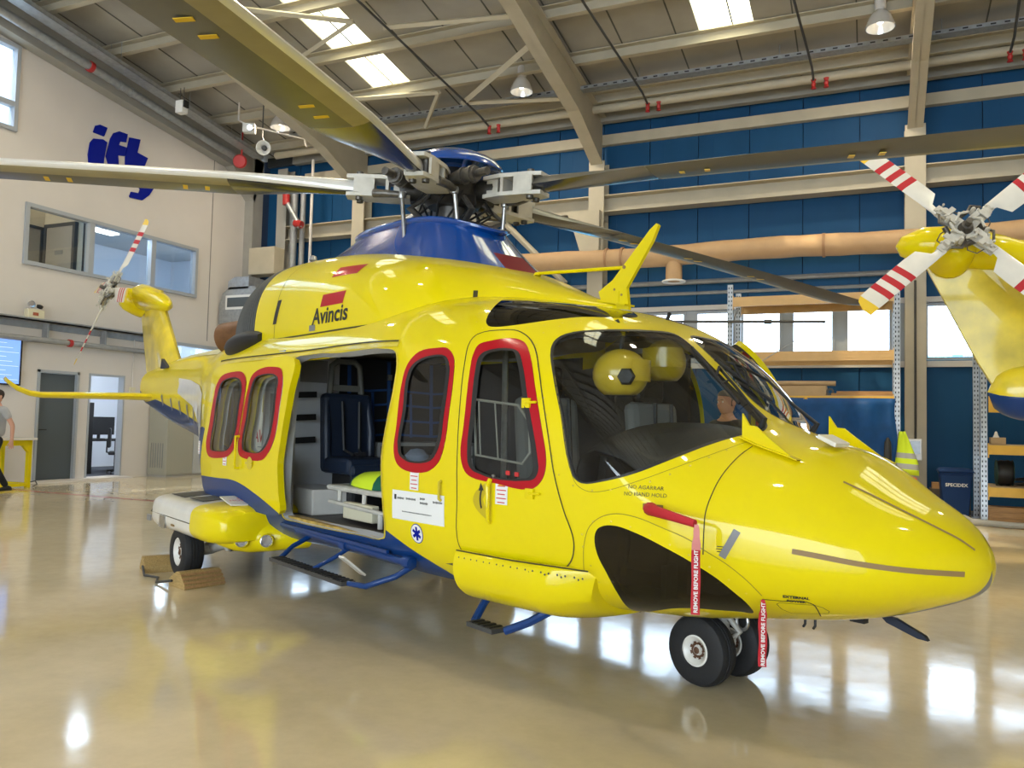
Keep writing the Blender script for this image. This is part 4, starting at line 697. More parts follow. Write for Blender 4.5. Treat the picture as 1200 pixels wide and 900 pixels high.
obj('elbow', MB().prism([(-.3,.95),(.35,.95),(.35,1.25),(-.1,1.25),(-.3,1.15)], -.25, .3, lambda a,b,h: (a, h, b-.1)), M['galv'], t)
obj('filter_frame', MB().bx(-.35, .45, -.26, -.252, .35, .7), M['white'], t)
obj('filter', MB().bx(-.29, .39, -.268, -.26, .41, .64), M['doorgrey'], t)
obj('corner_pipe', MB().tube([(-13.2, 16.0, 7.4), (-13.2, 16.0, 0)], .09, 10), M['pipe'], smooth=True, label='thick grey vertical pipe in the left corner, left of two', cat='pipe')
obj('corner_pipe', MB().tube([(-12.93, 16.0, 7.4), (-12.93, 16.0, 0)], .07, 10), M['pipe'], smooth=True, label='thinner grey vertical pipe in the left corner, right of two', cat='pipe')
t = empty('sprinkler_riser', (-13.0, 15.75, 6.3), 0, 'slanted grey riser pipe with red couplings in the left corner', 'pipe')
obj('pipe_run', MB().tube([(-.28, 0, 1.0), (-.25, 0, .45), (.15, 0, -.15), (.2, 0, -.25)], .06, 10), M['galv'], t, smooth=True)
obj('coupling', MB().tube([(-.25, 0, .36), (-.26, 0, .62)], .09, 12), M['redpaint'], t, smooth=True)
obj('coupling', MB().tube([(.05, 0, -.12), (.25, 0, -.18)], .09, 12), M['redpaint'], t, smooth=True)
obj('alarm_bell', MB().lathe([(0,-.06),(.14,-.05),(.17,0),(.14,.05),(0,.06)], 16, Matrix.Translation((-14.0, 14.9, 7.58)) @ Mh).tube([(-13.95, 14.9, 7.6), (-13.95, 14.9, 8.28)], .02, 8), M['redpaint'], smooth=True, label='round red alarm valve under the roof by the left corner', cat='valve')
# ---------------- helicopter: surfaces ----------------
def nspline(x, Y):
    n = len(x); h = np.diff(x); A = np.zeros((n, n)); B = np.zeros((n, Y.shape[1])); A[0,0] = A[-1,-1] = 1
    for i in range(1, n-1):
        A[i,i-1] = h[i-1]; A[i,i] = 2*(h[i-1]+h[i]); A[i,i+1] = h[i]
        B[i] = 6*((Y[i+1]-Y[i])/h[i]-(Y[i]-Y[i-1])/h[i-1])
    Mm = np.linalg.solve(A, B)
    def f(q):
        q = np.atleast_1d(np.asarray(q, float)); i = np.clip(np.searchsorted(x, q)-1, 0, n-2)
        t = q-x[i]; hh = h[i]; a = Y[i]; b = (Y[i+1]-Y[i])/hh[:,None]-hh[:,None]*(2*Mm[i]+Mm[i+1])/6; c = Mm[i]/2; d = (Mm[i+1]-Mm[i])/(6*hh[:,None])
        t = t[:,None]; return a+b*t+c*t*t+d*t**3
    return f
XT=1.341
TAB=np.array([[1.341,0.785,0.785,0.   ,0.785,2.   ,2.   ],
 [1.3  ,0.686,0.887,0.15 ,0.79 ,2.1  ,2.1  ],
 [1.17 ,0.613,1.008,0.338,0.79 ,2.1  ,2.1  ],
 [1.   ,0.545,1.107,0.496,0.8  ,2.1  ,2.2  ],
 [0.75 ,0.485,1.259,0.659,0.84 ,2.05 ,2.4  ],
 [0.5  ,0.448,1.323,0.78 ,0.9  ,1.95 ,2.6  ],
 [  0.2  ,  0.4  ,  1.478,  0.88 ,  0.95 ,  2.13  ,  2.8  ],
 [ -0.1  ,  0.38 ,  1.742,  0.957 ,  1.   ,  3.0  ,  3.2  ],
 [ -0.43 ,  0.37 ,  1.970,  1.03 ,  1.03 ,  2.8  ,  3.6  ],
 [ -0.9  ,  0.36 ,  2.098,  1.09 ,  1.05 ,  3.3  ,  4.   ],
 [ -1.5  ,  0.36 ,  2.19 ,  1.13 ,  1.07 ,  3.6  ,  4.5  ],
 [ -3.   ,  0.36 ,  2.2  ,  1.14 ,  1.1  ,  3.7  ,  5.   ],
 [ -4.6  ,  0.37 ,  2.2  ,  1.13 ,  1.12 ,  3.7  ,  5.   ],
 [ -5.4  ,  0.50 ,  2.19 ,  0.98 ,  1.2  ,  3.4  ,  4.2  ],
 [ -6.4  ,  0.80 ,  2.19 ,  0.68 ,  1.4  ,  3.0  ,  3.2  ],
 [ -7.6  ,  1.04 ,  2.20 ,  0.45 ,  1.6  ,  2.6  ,  2.6  ],
 [ -9.   ,  1.22 ,  2.17 ,  0.3  ,  1.7 ,  2.3  ,  2.3  ],
 [-10.5  ,  1.50 ,  2.05  ,  0.2  ,  1.80 ,  2.2  ,  2.2  ]])
U=np.sqrt(XT-TAB[:,0]);SP=nspline(U,TAB[:,1:])
def S(u,p):
    """u>=0; p angle: -90 bottom .. 0 side .. 90 top, starboard (y<0)"""
    u=np.atleast_1d(u).astype(float);p=np.radians(np.atleast_1d(p).astype(float))
    k=SP(u);zb,zt,w,zc,nt,nb=k.T
    c,s=np.cos(p),np.sin(p)
    n=np.where(s>=0,nt,nb);h=np.where(s>=0,zt-zc,zc-zb)
    r=(np.abs(c)**n+np.abs(s)**n)**(-1/n)
    return np.stack([XT-u*u,-w*r*c,zc+h*r*s],-1)

XB=-.78
TB=np.array([[-.78,0,2.09,2.10,2.0],[-.9,.12,2.08,2.14,2.0],[-1.08,.25,2.07,2.205,2.1],[-1.3,.43,2.055,2.29,2.2],[-1.5,.64,2.03,2.365,2.3],[-1.85,.88,1.99,2.485,2.6],[-2.3,.96,1.98,2.59,2.9],[-3,.975,1.975,2.71,3.1],[-4,.975,1.975,2.79,3.1],[-4.4,.96,1.975,2.79,3.0],[-4.9,.86,1.98,2.71,2.8],[-5.3,.70,1.98,2.58,2.6]])
UB=np.sqrt(XB-TB[:,0]);SPB=nspline(UB,TB[:,1:])
def SB(u,p):
    u=np.atleast_1d(u).astype(float);p=np.radians(np.atleast_1d(p).astype(float))
    w,z0,zt,n=SPB(u).T;c,s=np.cos(p),np.sin(p)
    r=(np.abs(c)**n+np.abs(s)**n)**(-1/n);r=np.where(s<0,1/np.maximum(c,.2),r)
    return np.stack([XB-u*u,-w*r*c,z0+np.where(s<0,.5,zt-z0)*r*s],-1)

UBm=float(UB[-1])

def nrm(S, u, p, ref):
    e = 1e-3; u = np.atleast_1d(u).astype(float); p = np.atleast_1d(p).astype(float)
    P = S(u, p); a = S(u+e, p)-S(np.maximum(u-e, 0), p); b = S(u, np.minimum(p+.2, 90))-S(u, np.maximum(p-.2, -90)); n = np.cross(a, b)
    l = np.linalg.norm(n, axis=1); bad = l < 1e-9; l[bad] = 1; n /= l[:,None]
    ax = np.stack([P[:,0], P[:,1]*0, ref(u)], 1); s = np.sign((n*(P-ax)).sum(1)); s[s == 0] = 1; n *= s[:,None]
    n[bad] = [1,0,0]
    return n
class Surf:
    def __init__(s, S, ref): s.S0 = S; s.ref = ref
    def P(s, uv, off=0.0):
        uv = np.asarray(uv, float).reshape(-1, 2); P = s.S0(uv[:,0], uv[:,1]); 
        return P + nrm(s.S0, uv[:,0], uv[:,1], s.ref)*off if np.any(off) else P
    def N(s, uv):
        uv = np.asarray(uv, float).reshape(-1, 2); return nrm(s.S0, uv[:,0], uv[:,1], s.ref)
SA = Surf(S, lambda u: SP(u)[:,3]); SBs = Surf(SB, lambda u: SPB(u)[:,1]-.05)

def inside(poly, pts):
    poly = np.asarray(poly); x, y = pts[:,0], pts[:,1]; c = np.zeros(len(pts), bool); n = len(poly); j = n-1
    for i in range(n):
        xi, yi = poly[i]; xj, yj = poly[j]
        m = ((yi > y) != (yj > y)) & (x < (xj-xi)*(y-yi)/((yj-yi)+1e-15)+xi); c ^= m; j = i
    return c
KP = 1/55.0
def cdt(us, ps, polys):
    """triangulate the (u,p) rectangle grid with the polygon outlines as edges"""
    uu, pp = np.meshgrid(us, ps, indexing='ij'); G = np.stack([uu.ravel(), pp.ravel()*KP], 1)
    allp = np.concatenate([np.asarray(q)*[1, KP] for q in polys]) if polys else np.zeros((0, 2))
    if len(allp):
        keep = np.ones(len(G), bool)
        inner = (G[:,0] > us[0]+1e-6) & (G[:,0] < us[-1]-1e-6) & (G[:,1] > ps[0]*KP+1e-6) & (G[:,1] < ps[-1]*KP-1e-6)
        for i in range(0, len(allp), 200):
            d = np.hypot(G[:,None,0]-allp[None,i:i+200,0], G[:,None,1]-allp[None,i:i+200,1]).min(1); keep &= ~((d < .0075) & inner)
        G = G[keep]
    V = [Vector(g) for g in G]; E = []
    for q in polys:
        b = len(V); n = len(q); V += [Vector((a, c*KP)) for a, c in q]; E += [(b+i, b+(i+1) % n) for i in range(n)]
    r = geometry.delaunay_2d_cdt(V, E, [], 0, 1e-5)
    v = np.array([tuple(a) for a in r[0]]); v[:,1] /= KP
    return v, np.array([tuple(f) for f in r[2] if len(f) == 3])

def surf_mesh(name, surf, uv, tris, off=0.0, mirror=False, flip=False, mats=None, mi=None, thick=0):
    used = np.unique(tris); mp = -np.ones(len(uv), int); mp[used] = np.arange(len(used)); uvs = uv[used]; T = mp[tris]
    o = off(uvs) [:,None] if callable(off) else off
    P = surf.P(uvs, o) if not np.isscalar(o) or o != 0 else surf.P(uvs); N = surf.N(uvs)
    a = P[T[:,1]]-P[T[:,0]]; b = P[T[:,2]]-P[T[:,0]]; fn = np.cross(a, b); s = (fn*N[T[:,0]]).sum(1) < 0
    T[s] = T[s][:,::-1]
    if flip: T = T[:,::-1]; N = -N
    if mirror: P = P*[1,-1,1]; N = N*[1,-1,1]; T = T[:,::-1]
    me = bpy.data.meshes.new(name); me.from_pydata(P.tolist(), [], T.tolist())
    for m in mats: me.materials.append(m)
    if mi is not None: me.polygons.foreach_set('material_index', list(map(int, mi)))
    me.polygons.foreach_set('use_smooth', [True]*len(T)); me.update()
    me.normals_split_custom_set_from_vertices([tuple(n) for n in N])
    return me

def jamb(surf, poly, d0, d1, mirror=False):
    A = surf.P(poly, np.full((len(poly), 1), d0) if d0 else 0.0); B = surf.P(poly, np.full((len(poly), 1), d1))
    if mirror: A = A*[1,-1,1]; B = B*[1,-1,1]
    mb = MB(); mb.strip([tuple(a) for a in A], [tuple(b) for b in B], closed=True); return mb

def dense(line, k=3):
    out = []
    for a, b in zip(line[:-1], line[1:]):
        for i in range(k): out.append((a[0]+(b[0]-a[0])*i/k, a[1]+(b[1]-a[1])*i/k))
    out.append(line[-1]); return out
def ribbon(surf, line, w, off=.0015, mirror=False, k=2, mb=None):
    """thin strip of width w along a (u,p) line"""
    L = dense(line, k); P = surf.P(L, np.full((len(L), 1), off)); N = surf.N(L)
    T = np.gradient(P, axis=0); T /= np.linalg.norm(T, axis=1)[:,None]+1e-12; B = np.cross(T, N)*w/2
    if mirror: P = P*[1,-1,1]; B = B*[1,-1,1]
    mb = mb or MB(); mb.strip([tuple(a) for a in P-B], [tuple(a) for a in P+B]); return mb

# ---------------- helicopter object ----------------
HD = math.radians(-26.5)
heli = empty('helicopter', (-0.73811, 4.48102, 0), HD, 'yellow and blue rescue helicopter with open cabin door standing in the hangar', 'helicopter')

wins = ['windshield', 'eyebrow', 'chin', 'door_red', 'door_win', 'mid_red', 'mid_win', 'crew_door', 'opening', 'slide_win1', 'slide_win2']
polys = {k: UP[k] for k in wins}
us = np.concatenate([np.linspace(0, .2, 12)[:-1], np.linspace(.2, 2.3, 95)[:-1], np.linspace(2.3, U[-1], 34)])
ps = np.concatenate([np.linspace(-90, -35, 19)[:-1], np.linspace(-35, 75, 64)[:-1], np.linspace(75, 90, 6)])
# blue paint: polygon below the edge line, then along the boom
be = [tuple(q) for q in UP['blue_edge']]
ub0, pb0 = be[0]
bb = [tuple(q) for q in UP['boom_blue']]
bluepoly = [(2.55, -90), (1.22, -90)] + [(1.25, -60)] + be[::-1][1:] + [(1.76, -24), (2.08, -24), (2.16, -31), (2.31, -33), (2.36, -30), (2.42, -24), (2.50, -24), (2.6, -30)] + bb[::-1] + [(bb[0][0]+.02, bb[0][1]-3), (U[-1]-.001, -50), (U[-1]-.001, -90)]
bluecut = [(min(max(a, .001), U[-1]-.001), max(b, -89.9)) for a, b in bluepoly]
uvA, triA = cdt(us, ps, list(polys.values())+[bluecut])
cen = uvA[triA].mean(1)
reg = {k: inside(polys[k], cen) for k in wins}
cenblue = inside(bluecut, cen)
glassy = reg['windshield'] | reg['eyebrow'] | reg['chin']
ring_d = reg['door_red'] & ~reg['door_win']; ring_m = reg['mid_red'] & ~reg['mid_win']
rearwin = reg['slide_win1'] | reg['slide_win2']
skin = ~(rearwin | glassy | reg['door_red'] | reg['mid_red'] | reg['crew_door'] | reg['opening'])
doorskin = reg['crew_door'] & ~reg['door_red'] & ~reg['mid_red']
belly = (cen[:,1] < -72) & (cen[:,0] < 1.3)
mi = np.where(cenblue, 1, np.where(belly, 2, 0))
me = surf_mesh('fuselage', SA, uvA, triA[skin], mats=[M['yellow'], M['blue_paint'], M['midgrey']], mi=mi[skin])
fus = obj('fuselage', me, None, heli, label='yellow fuselage shell with blue belly'); 
BVH_A = BVHTree.FromPolygons([tuple(v.co) for v in me.vertices], [tuple(p.vertices) for p in me.polygons])
skinL = skin | reg['opening'] | rearwin
me = surf_mesh('fuselage_port', SA, uvA, triA[skinL], mirror=True, mats=[M['yellow'], M['blue_paint'], M['midgrey']], mi=np.where(belly, 2, 0)[skinL])
obj('fuselage_far_side', me, None, heli)
def inset(poly, d):
    q = np.array(poly)*[1, KP]; n = len(q); out = []
    area_ = 0.5*sum(q[i][0]*q[(i+1)%n][1]-q[(i+1)%n][0]*q[i][1] for i in range(n)); sg = 1 if area_ > 0 else -1
    for i in range(n):
        t = q[(i+1)%n]-q[i-1]; t = t/(np.linalg.norm(t)+1e-12); out.append(q[i]+sg*d*np.array([-t[1], t[0]]))
    return [(a, b/KP) for a, b in out]
def region_obj(name, poly, surf, matl, parent, off=0, mirror=False, inner=None, label=None, du=.035, dp=2.5):
    a = np.array(poly); us_ = np.arange(a[:,0].min()-du, a[:,0].max()+2*du, du); ps_ = np.arange(a[:,1].min()-dp, min(a[:,1].max()+2*dp, 90), dp)
    if ps_[-1] < a[:,1].max(): ps_ = np.append(ps_, 90)
    uv, tr = cdt(us_, ps_, [poly]+([inner] if inner else [])); c = uv[tr].mean(1); k = inside(poly, c)
    if inner: k &= ~inside(inner, c)
    me = surf_mesh(name, surf, uv, tr[k], off=(lambda q: np.full(len(q), off)) if off else 0.0, mirror=mirror, mats=[matl])
    return obj(name, me, None, parent, label=label)
# glazing
for mir in (False, True):
    o = obj('windscreen', surf_mesh('ws', SA, uvA, triA[reg['windshield']], mirror=mir, mats=[M['glass_wind']]), None, heli)
    mb = jamb(SA, UP['windshield'], .001, -.02, mir); obj('windscreen_seal', mb, M['seal'], o)
    obj('windscreen_edge', region_obj('e', UP['windshield'], SA, M['seal'], None, .0015, mir, inset(UP['windshield'], .007)).data, None, o); 
    o = obj('roof_window', surf_mesh('eb', SA, uvA, triA[reg['eyebrow']], mirror=mir, mats=[M['glass_dark']]), None, heli)
    o = obj('chin_window', surf_mesh('ch', SA, uvA, triA[reg['chin']], mirror=mir, mats=[M['glass_dark']]), None, heli)
    # middle side window
    wf = obj('window_surround', surf_mesh('mr', SA, uvA, triA[ring_m], off=lambda q: np.full(len(q), .003), mirror=mir, mats=[M['red']]), None, heli, label='red window surround')
    obj('window_seal', region_obj('x', UP['mid_win'], SA, M['seal'], None, .005, mir, inset(UP['mid_win'], .010)).data, None, wf)
    obj('window_pane', region_obj('x', inset(UP['mid_win'], .008), SA, M['glass'], None, -.004, mir).data, None, wf)
for o in list(C.objects):
    if o.name.split('.')[0] in ('e', 'x'): bpy.data.objects.remove(o)
M['door_glass'] = glassmat('door_glass', (.60, .63, .60), 1.3)
def crew_door(mir):
    d = obj('crew_door', surf_mesh('cd', SA, uvA, triA[doorskin], off=lambda q: np.full(len(q), .002), mirror=mir, mats=[M['yellow']]), None, heli)
    wf = obj('window_surround', surf_mesh('dr', SA, uvA, triA[ring_d], off=lambda q: np.full(len(q), .005), mirror=mir, mats=[M['red']]), None, d, label='red window surround')
    a = region_obj('x', UP['door_win'], SA, M['seal'], d, .007, mir, inset(UP['door_win'], .012)); a.name = 'window_seal'
    a = region_obj('x', inset(UP['door_win'], .010), SA, M['door_glass'], d, -.004, mir); a.name = 'window_pane'
    mb = jamb(SA, UP['crew_door'], .002, -.035, mir); obj('door_edge', mb, M['yellow'], d)
    inn = surf_mesh('cdi', SA, uvA, triA[doorskin], off=lambda q: np.full(len(q), -.035), mirror=mir, flip=True, mats=[M['lining_dark']])
    obj('door_inner_panel', inn, None, d)
    return d
cd = crew_door(False)
cdp = crew_door(True)
# far-side crew door stands open, swung about its front edge
hinge = Vector((0.02, .93, 1.2)); ang = math.radians(-24)
Mx = Matrix.Translation(hinge+Vector((0, 0, .11))) @ Matrix.Rotation(ang, 4, 'Z') @ Matrix.Translation(-hinge)
cdp.matrix_local = Mx
cdp['label'] = 'far crew door standing open'
# sliding window frame inside the crew door pane (white rectangle)
def on(surf, uv, off=0.0, mir=False):
    P = surf.P([uv], np.array([[off]]))[0]; return Vector((P[0], -P[1] if mir else P[1], P[2]))
# gaps, frames and panel lines
gaps = MB()
ribbon(SA, UP['crew_door']+[UP['crew_door'][0]], .007, .003, mb=gaps, k=1)
obj('panel_gap', gaps, M['line'], heli, fixn=False)
for key in ('seam_hood', 'ground_line'): obj('panel_gap', ribbon(SA, UP[key], .005), M['line'], heli, fixn=False)
g2 = MB(); ribbon(SA, UP['chin_frame'], .004, mb=g2); ribbon(SA, UP['ws_frame'], .003, mb=g2)
obj('window_frame_line', g2, mat('fine_gap', (.25, .19, .01), .8), heli, fixn=False)
# rivets
def rivets(surf, line, step, r, mb, off=.001, mir=False):
    L = dense(line, 6); P = surf.P(L, np.full((len(L), 1), off)); N = surf.N(L)
    if mir: P = P*[1,-1,1]; N = N*[1,-1,1]
    acc = step
    for i in range(1, len(P)):
        acc += np.linalg.norm(P[i]-P[i-1])
        if acc >= step:
            acc = 0; n = Vector(N[i]); q = n.to_track_quat('Z', 'Y').to_matrix().to_4x4(); q.translation = Vector(P[i])
            mb.lathe([(r, 0), (r*.7, .0012), (0, .0018)], 6, q)
rv = MB()
for key, d in (('windshield', -.035), ('chin', -.028), ('eyebrow', -.024)):
    q = inset(UP[key], d); rivets(SA, q+[q[0]], .095, .006, rv)
obj('rivets', rv, M['yellow_old'], heli, smooth=True, kind='stuff', label='rows of fasteners round the windows')
# diverter strips on the nose
ribn = ribbon(SA, UP['strip_low'], .022, .003); obj('nose_strip', ribn, M['taupe'], heli, fixn=False)
ribn = ribbon(SA, UP['strip_top'], .012, .003); obj('nose_strip', ribn, M['taupe'], heli, fixn=False)
ribn = ribbon(SA, UP['strip_top'], .012, .003, mirror=True); obj('nose_strip', ribn, M['taupe'], heli, fixn=False)
ribn = ribbon(SA, UP['strip_low'], .022, .003, mirror=True); obj('nose_strip', ribn, M['taupe'], heli, fixn=False)
obj('vent_strip', ribbon(SA, UP['vent'], .032, .003), M['midgrey'], heli, fixn=False)
# inner lining (hides nothing, closes the cabin)
lin = ~(rearwin | glassy | reg['door_red'] | reg['mid_red'] | reg['opening'] | reg['crew_door']) & (cen[:,0] > .75) & (cen[:,0] < 2.45)
dark = (cen[:,0] < 1.55)
for mir in (False, True):
    l2 = lin if not mir else lin | reg['opening'] | rearwin
    me = surf_mesh('lining', SA, uvA, triA[l2], off=lambda q: np.full(len(q), -.04), mirror=mir, flip=True, mats=[M['lining_dark'], M['lining']], mi=np.where(dark, 0, 1)[l2])
    obj('cabin_lining', me, None, heli)
obj('door_frame', jamb(SA, UP['opening'], .0, -.07), M['lining'], heli, fixn=False)
dfr = region_obj('opening_trim', inset(UP['opening'], -.005), SA, M['yellow_old'], heli, .003, False, UP['opening'])

# cheek fairing below the crew door
mb = MB(); rows = []
for i in range(25):
    s_ = i/24; X = -.92+.88*s_
    k = SP([math.sqrt(XT-X)])[0]; w = k[2]
    bul = min(1, (s_)*8)**.5 * 1.0
    tail_ = max(0, (s_-.6)/.4)
    zt_ = .645+.00*s_
    row = []
    yo = w+.008*(1-tail_**2)
    pts = [(w*.985, zt_+.015), (w+.006, zt_-.005), (yo+.01, .58), (yo, .51), (yo-.04, .445), (yo-.13, .39), (yo-.30, .355), (w*.45, .352)]
    if tail_ > 0:
        pts = [(a-.07*tail_**2*(1 if j < 5 else 1.5), b+(.03*tail_**2 if j > 3 else 0)) for j, (a, b) in enumerate(pts)]
    rows.append([(X - .022*j*tail_, -a, b) for j, (a, b) in enumerate(pts)])
def refine(row, k=4):
    out = []; n = len(row); R = [np.array(p) for p in row]
    for i in range(n-1):
        a, b, c, d = R[max(i-1,0)], R[i], R[i+1], R[min(i+2,n-1)]
        for t in np.arange(k)/k: out.append(tuple(.5*((2*b)+(-a+c)*t+(2*a-5*b+4*c-d)*t*t+(-a+3*b-3*c+d)*t**3)))
    out.append(row[-1]); return out
def loft(rows, close=False, caps=False, mb=None, mi=0):
    mb = mb or MB(); n = len(rows[0]); V = [p for r in rows for p in r]; F = []
    for i in range(len(rows)-1):
        for j in range(n if close else n-1):
            a = i*n+j; b = i*n+(j+1) % n; F.append((a, b, b+n, a+n))
    if caps: F.append(tuple(range(n))[::-1]); F.append(tuple((len(rows)-1)*n+j for j in range(n)))
    return mb.add(V, F, mi)
rows = [refine(r) for r in rows]
mb = loft(rows); mb.f.append(tuple(range(len(rows[0])))); mb.m.append(0); b0 = (len(rows)-1)*len(rows[0]); mb.f.append(tuple(b0+j for j in range(len(rows[0])))); mb.m.append(0)
ck = obj('cheek_fairing', mb, M['yellow'], heli, smooth=50)
sc = MB()
for i in range(9):
    for dx in (-.022, 0, .022):
        X = -.86+.095*i+dx; w = SP([math.sqrt(XT-X)])[0][2]
        sc.lathe([(.006,0),(.004,.003),(0,.003)], 6, Matrix.Translation((X, -w-.010, .622-(.008 if dx == 0 else 0))) @ Matrix.Rotation(pi/2, 4, 'X'))
obj('fairing_screws', sc, M['darkgrey'], ck, kind='stuff')
obj('hinge_gap', MB().tube([(-.92, -1.09, .655), (-.5, -1.045, .655), (-.05, -.955, .66)], .004, 5), M['line'], ck)

# ---------------- upper cowling ----------------
uL0, uL1 = math.sqrt(XB+4.16), math.sqrt(XB+4.93)
usb = np.concatenate([np.linspace(0, uL0, 44)[:-1], np.linspace(uL0, uL1, 10)[:-1], np.linspace(uL1, UBm, 6)]); psb = np.concatenate([np.linspace(-20, -5, 6)[:-1], np.linspace(-5, 72, 40)[:-1], np.linspace(72, 90, 8)])
uvB, triB = cdt(usb, psb, [])
cB = uvB[triB].mean(1); Xc = XB-cB[:,0]**2
lou = (Xc < -4.16)
for mir in (False, True):
    kB = ~lou
    me = surf_mesh('cowl', SBs, uvB, triB[kB], mirror=mir, mats=[M['yellow']])
    o = obj('engine_cowling', me, None, heli)
    if not mir:
        BVH_B = BVHTree.FromPolygons([tuple(v.co) for v in me.vertices], [tuple(p.vertices) for p in me.polygons])
    me = surf_mesh('louv', SBs, uvB, triB[lou & (Xc > -4.93) & (cB[:,1] > -5) & (cB[:,1] < 72)], off=lambda q: np.full(len(q), -.055), mirror=mir, mats=[M['seal']])
    lo = obj('intake_grille', me, None, heli, label='black ribbed engine intake screen')
    mb = MB()
    for i in range(13):
        X = -4.20-.058*i; u_ = math.sqrt(XB-X); L = [(u_, p) for p in np.linspace(3, 72, 22)]
        P = SBs.P(L, np.full((len(L), 1), -.008))
        if mir: P = P*[1,-1,1]
        mb.tube([tuple(p) for p in P], .013, 6)
    obj('slats', mb, mat('slat_grey', (.085, .085, .08), .4) if 'slat_grey' not in bpy.data.materials else bpy.data.materials['slat_grey'], lo, kind='stuff')
    # yellow rear rim and roof of the nacelle behind the screen
    me = surf_mesh('rim', SBs, uvB, triB[(Xc <= -4.93)], off=lambda q: np.full(len(q), .0), mirror=mir, mats=[M['yellow']])
    obj('nacelle_tail', me, None, o)
    me = surf_mesh('rooftop', SBs, uvB, triB[lou & (Xc > -4.93) & (cB[:,1] >= 72)], mirror=mir, mats=[M['yellow']])
    obj('nacelle_roof', me, None, o)
    s_ = 1 if mir else -1
    # rounded black scoop beneath the screen
    rows = []
    for i in range(13):
        a = i/12; X = -3.98-.95*a; r = math.sin(pi*min(1, a*.92+.04))**.55
        cy, cz = .96-.10*a, 2.05-.07*a
        rows.append([(X, s_*(cy+.18*r*math.cos(t)), cz-.01+(.105*r*math.sin(t)*(1 if math.sin(t) > 0 else 1.3))) for t in np.linspace(0, 2*pi, 17)[:-1]])
    obj('intake_scoop', loft(rows, True, True), M['black'], heli, smooth=60)
    # exhaust
    Mt = Matrix.Translation((-5.0, s_*.52, 2.22)) @ Matrix.Rotation(math.radians(-98), 4, 'Y') @ Matrix.Rotation(s_*math.radians(-22), 4, 'X')
    ex = obj('exhaust_pipe', MB().lathe([(.13,-.2),(.14,.2),(.15,.40),(.16,.55),(.15,.55),(.14,.40),(.12,.2),(.11,.0)], 24, Mt), M['bronze'], heli, smooth=True)
# cowling seam along the base
gB = MB(); L = [(float(np.sqrt(XB-x)), 1.5) for x in np.linspace(-.95, -4.9, 50)]
ribbon(SBs, L, .012, .003, mb=gB, k=1)
for X in (-3.72,):
    ribbon(SBs, [(math.sqrt(XB-X), p) for p in np.linspace(2, 62, 20)], .006, .002, mb=gB, k=1)
obj('cowling_seam', gB, M['line'], heli, fixn=False)
# door rail above the opening
rl = MB(); Lr = [(math.sqrt(XT-x), 35.4) for x in np.linspace(-1.63, -4.75, 40)]
ribbon(SA, Lr, .035, .006, mb=rl, k=1); ra = obj('door_rail', rl, M['yellow_old'], heli, fixn=False)
rl = MB(); ribbon(SA, [(a, b+.9) for a, b in Lr], .012, .012, mb=rl, k=1); obj('rail_groove', rl, M['line'], ra, fixn=False)

# ---------------- sliding door ----------------
OFFD = .07
f7 = lambda q: np.full(len(q), OFFD)
sdp = UP['slide_door']; a = np.array(sdp)
us_ = np.linspace(a[:,0].min()-.02, a[:,0].max()+.02, 26); ps_ = np.linspace(a[:,1].min()-2, a[:,1].max()+2, 46)
kk = ['slide_door', 'slide_red1', 'slide_win1', 'slide_red2', 'slide_win2']
sb = UP['slide_blue']; bpoly = [tuple(q) for q in sb]+[(sb[-1][0]-.1, sb[-1][1]), (sb[-1][0]-.1, -80), (sb[0][0]+.1, -80), (sb[0][0]+.1, sb[0][1])]
uvD, triD = cdt(us_, ps_, [UP[k] for k in kk]+[bpoly]); cD = uvD[triD].mean(1); rD = {k: inside(UP[k], cD) for k in kk}
sb = UP['slide_blue']; bpoly = [tuple(q) for q in sb]+[(sb[-1][0]-.1, sb[-1][1]), (sb[-1][0]-.1, -80), (sb[0][0]+.1, -80), (sb[0][0]+.1, sb[0][1])]
skd = rD['slide_door'] & ~rD['slide_red1'] & ~rD['slide_red2']
sd = obj('sliding_door', surf_mesh('sd', SA, uvD, triD[skd], off=f7, mats=[M['yellow'], M['blue_paint']], mi=np.where(inside(bpoly, cD), 1, 0)[skd]), None, heli, label='sliding cabin door slid back')
me = sd.data; BVH_D = BVHTree.FromPolygons([tuple(v.co) for v in me.vertices], [tuple(p.vertices) for p in me.polygons])
obj('door_edge', jamb(SA, sdp, OFFD, .02), M['yellow'], sd, fixn=False)
obj('door_inner_panel', surf_mesh('sdi', SA, uvD, triD[skd], off=lambda q: np.full(len(q), .03), flip=True, mats=[M['lining']]), None, sd)
for i in '12':
    r_ = rD['slide_red'+i] & ~rD['slide_win'+i]
    wf = obj('window_surround', surf_mesh('sr', SA, uvD, triD[r_], off=lambda q: np.full(len(q), OFFD+.004), mats=[M['red']]), None, sd, label='red window surround')
    o = region_obj('window_seal', UP['slide_win'+i], SA, M['seal'], sd, OFFD+.006, False, inset(UP['slide_win'+i], .008))
    o = region_obj('window_pane', inset(UP['slide_win'+i], .007), SA, M['glass'], sd, OFFD-.004)
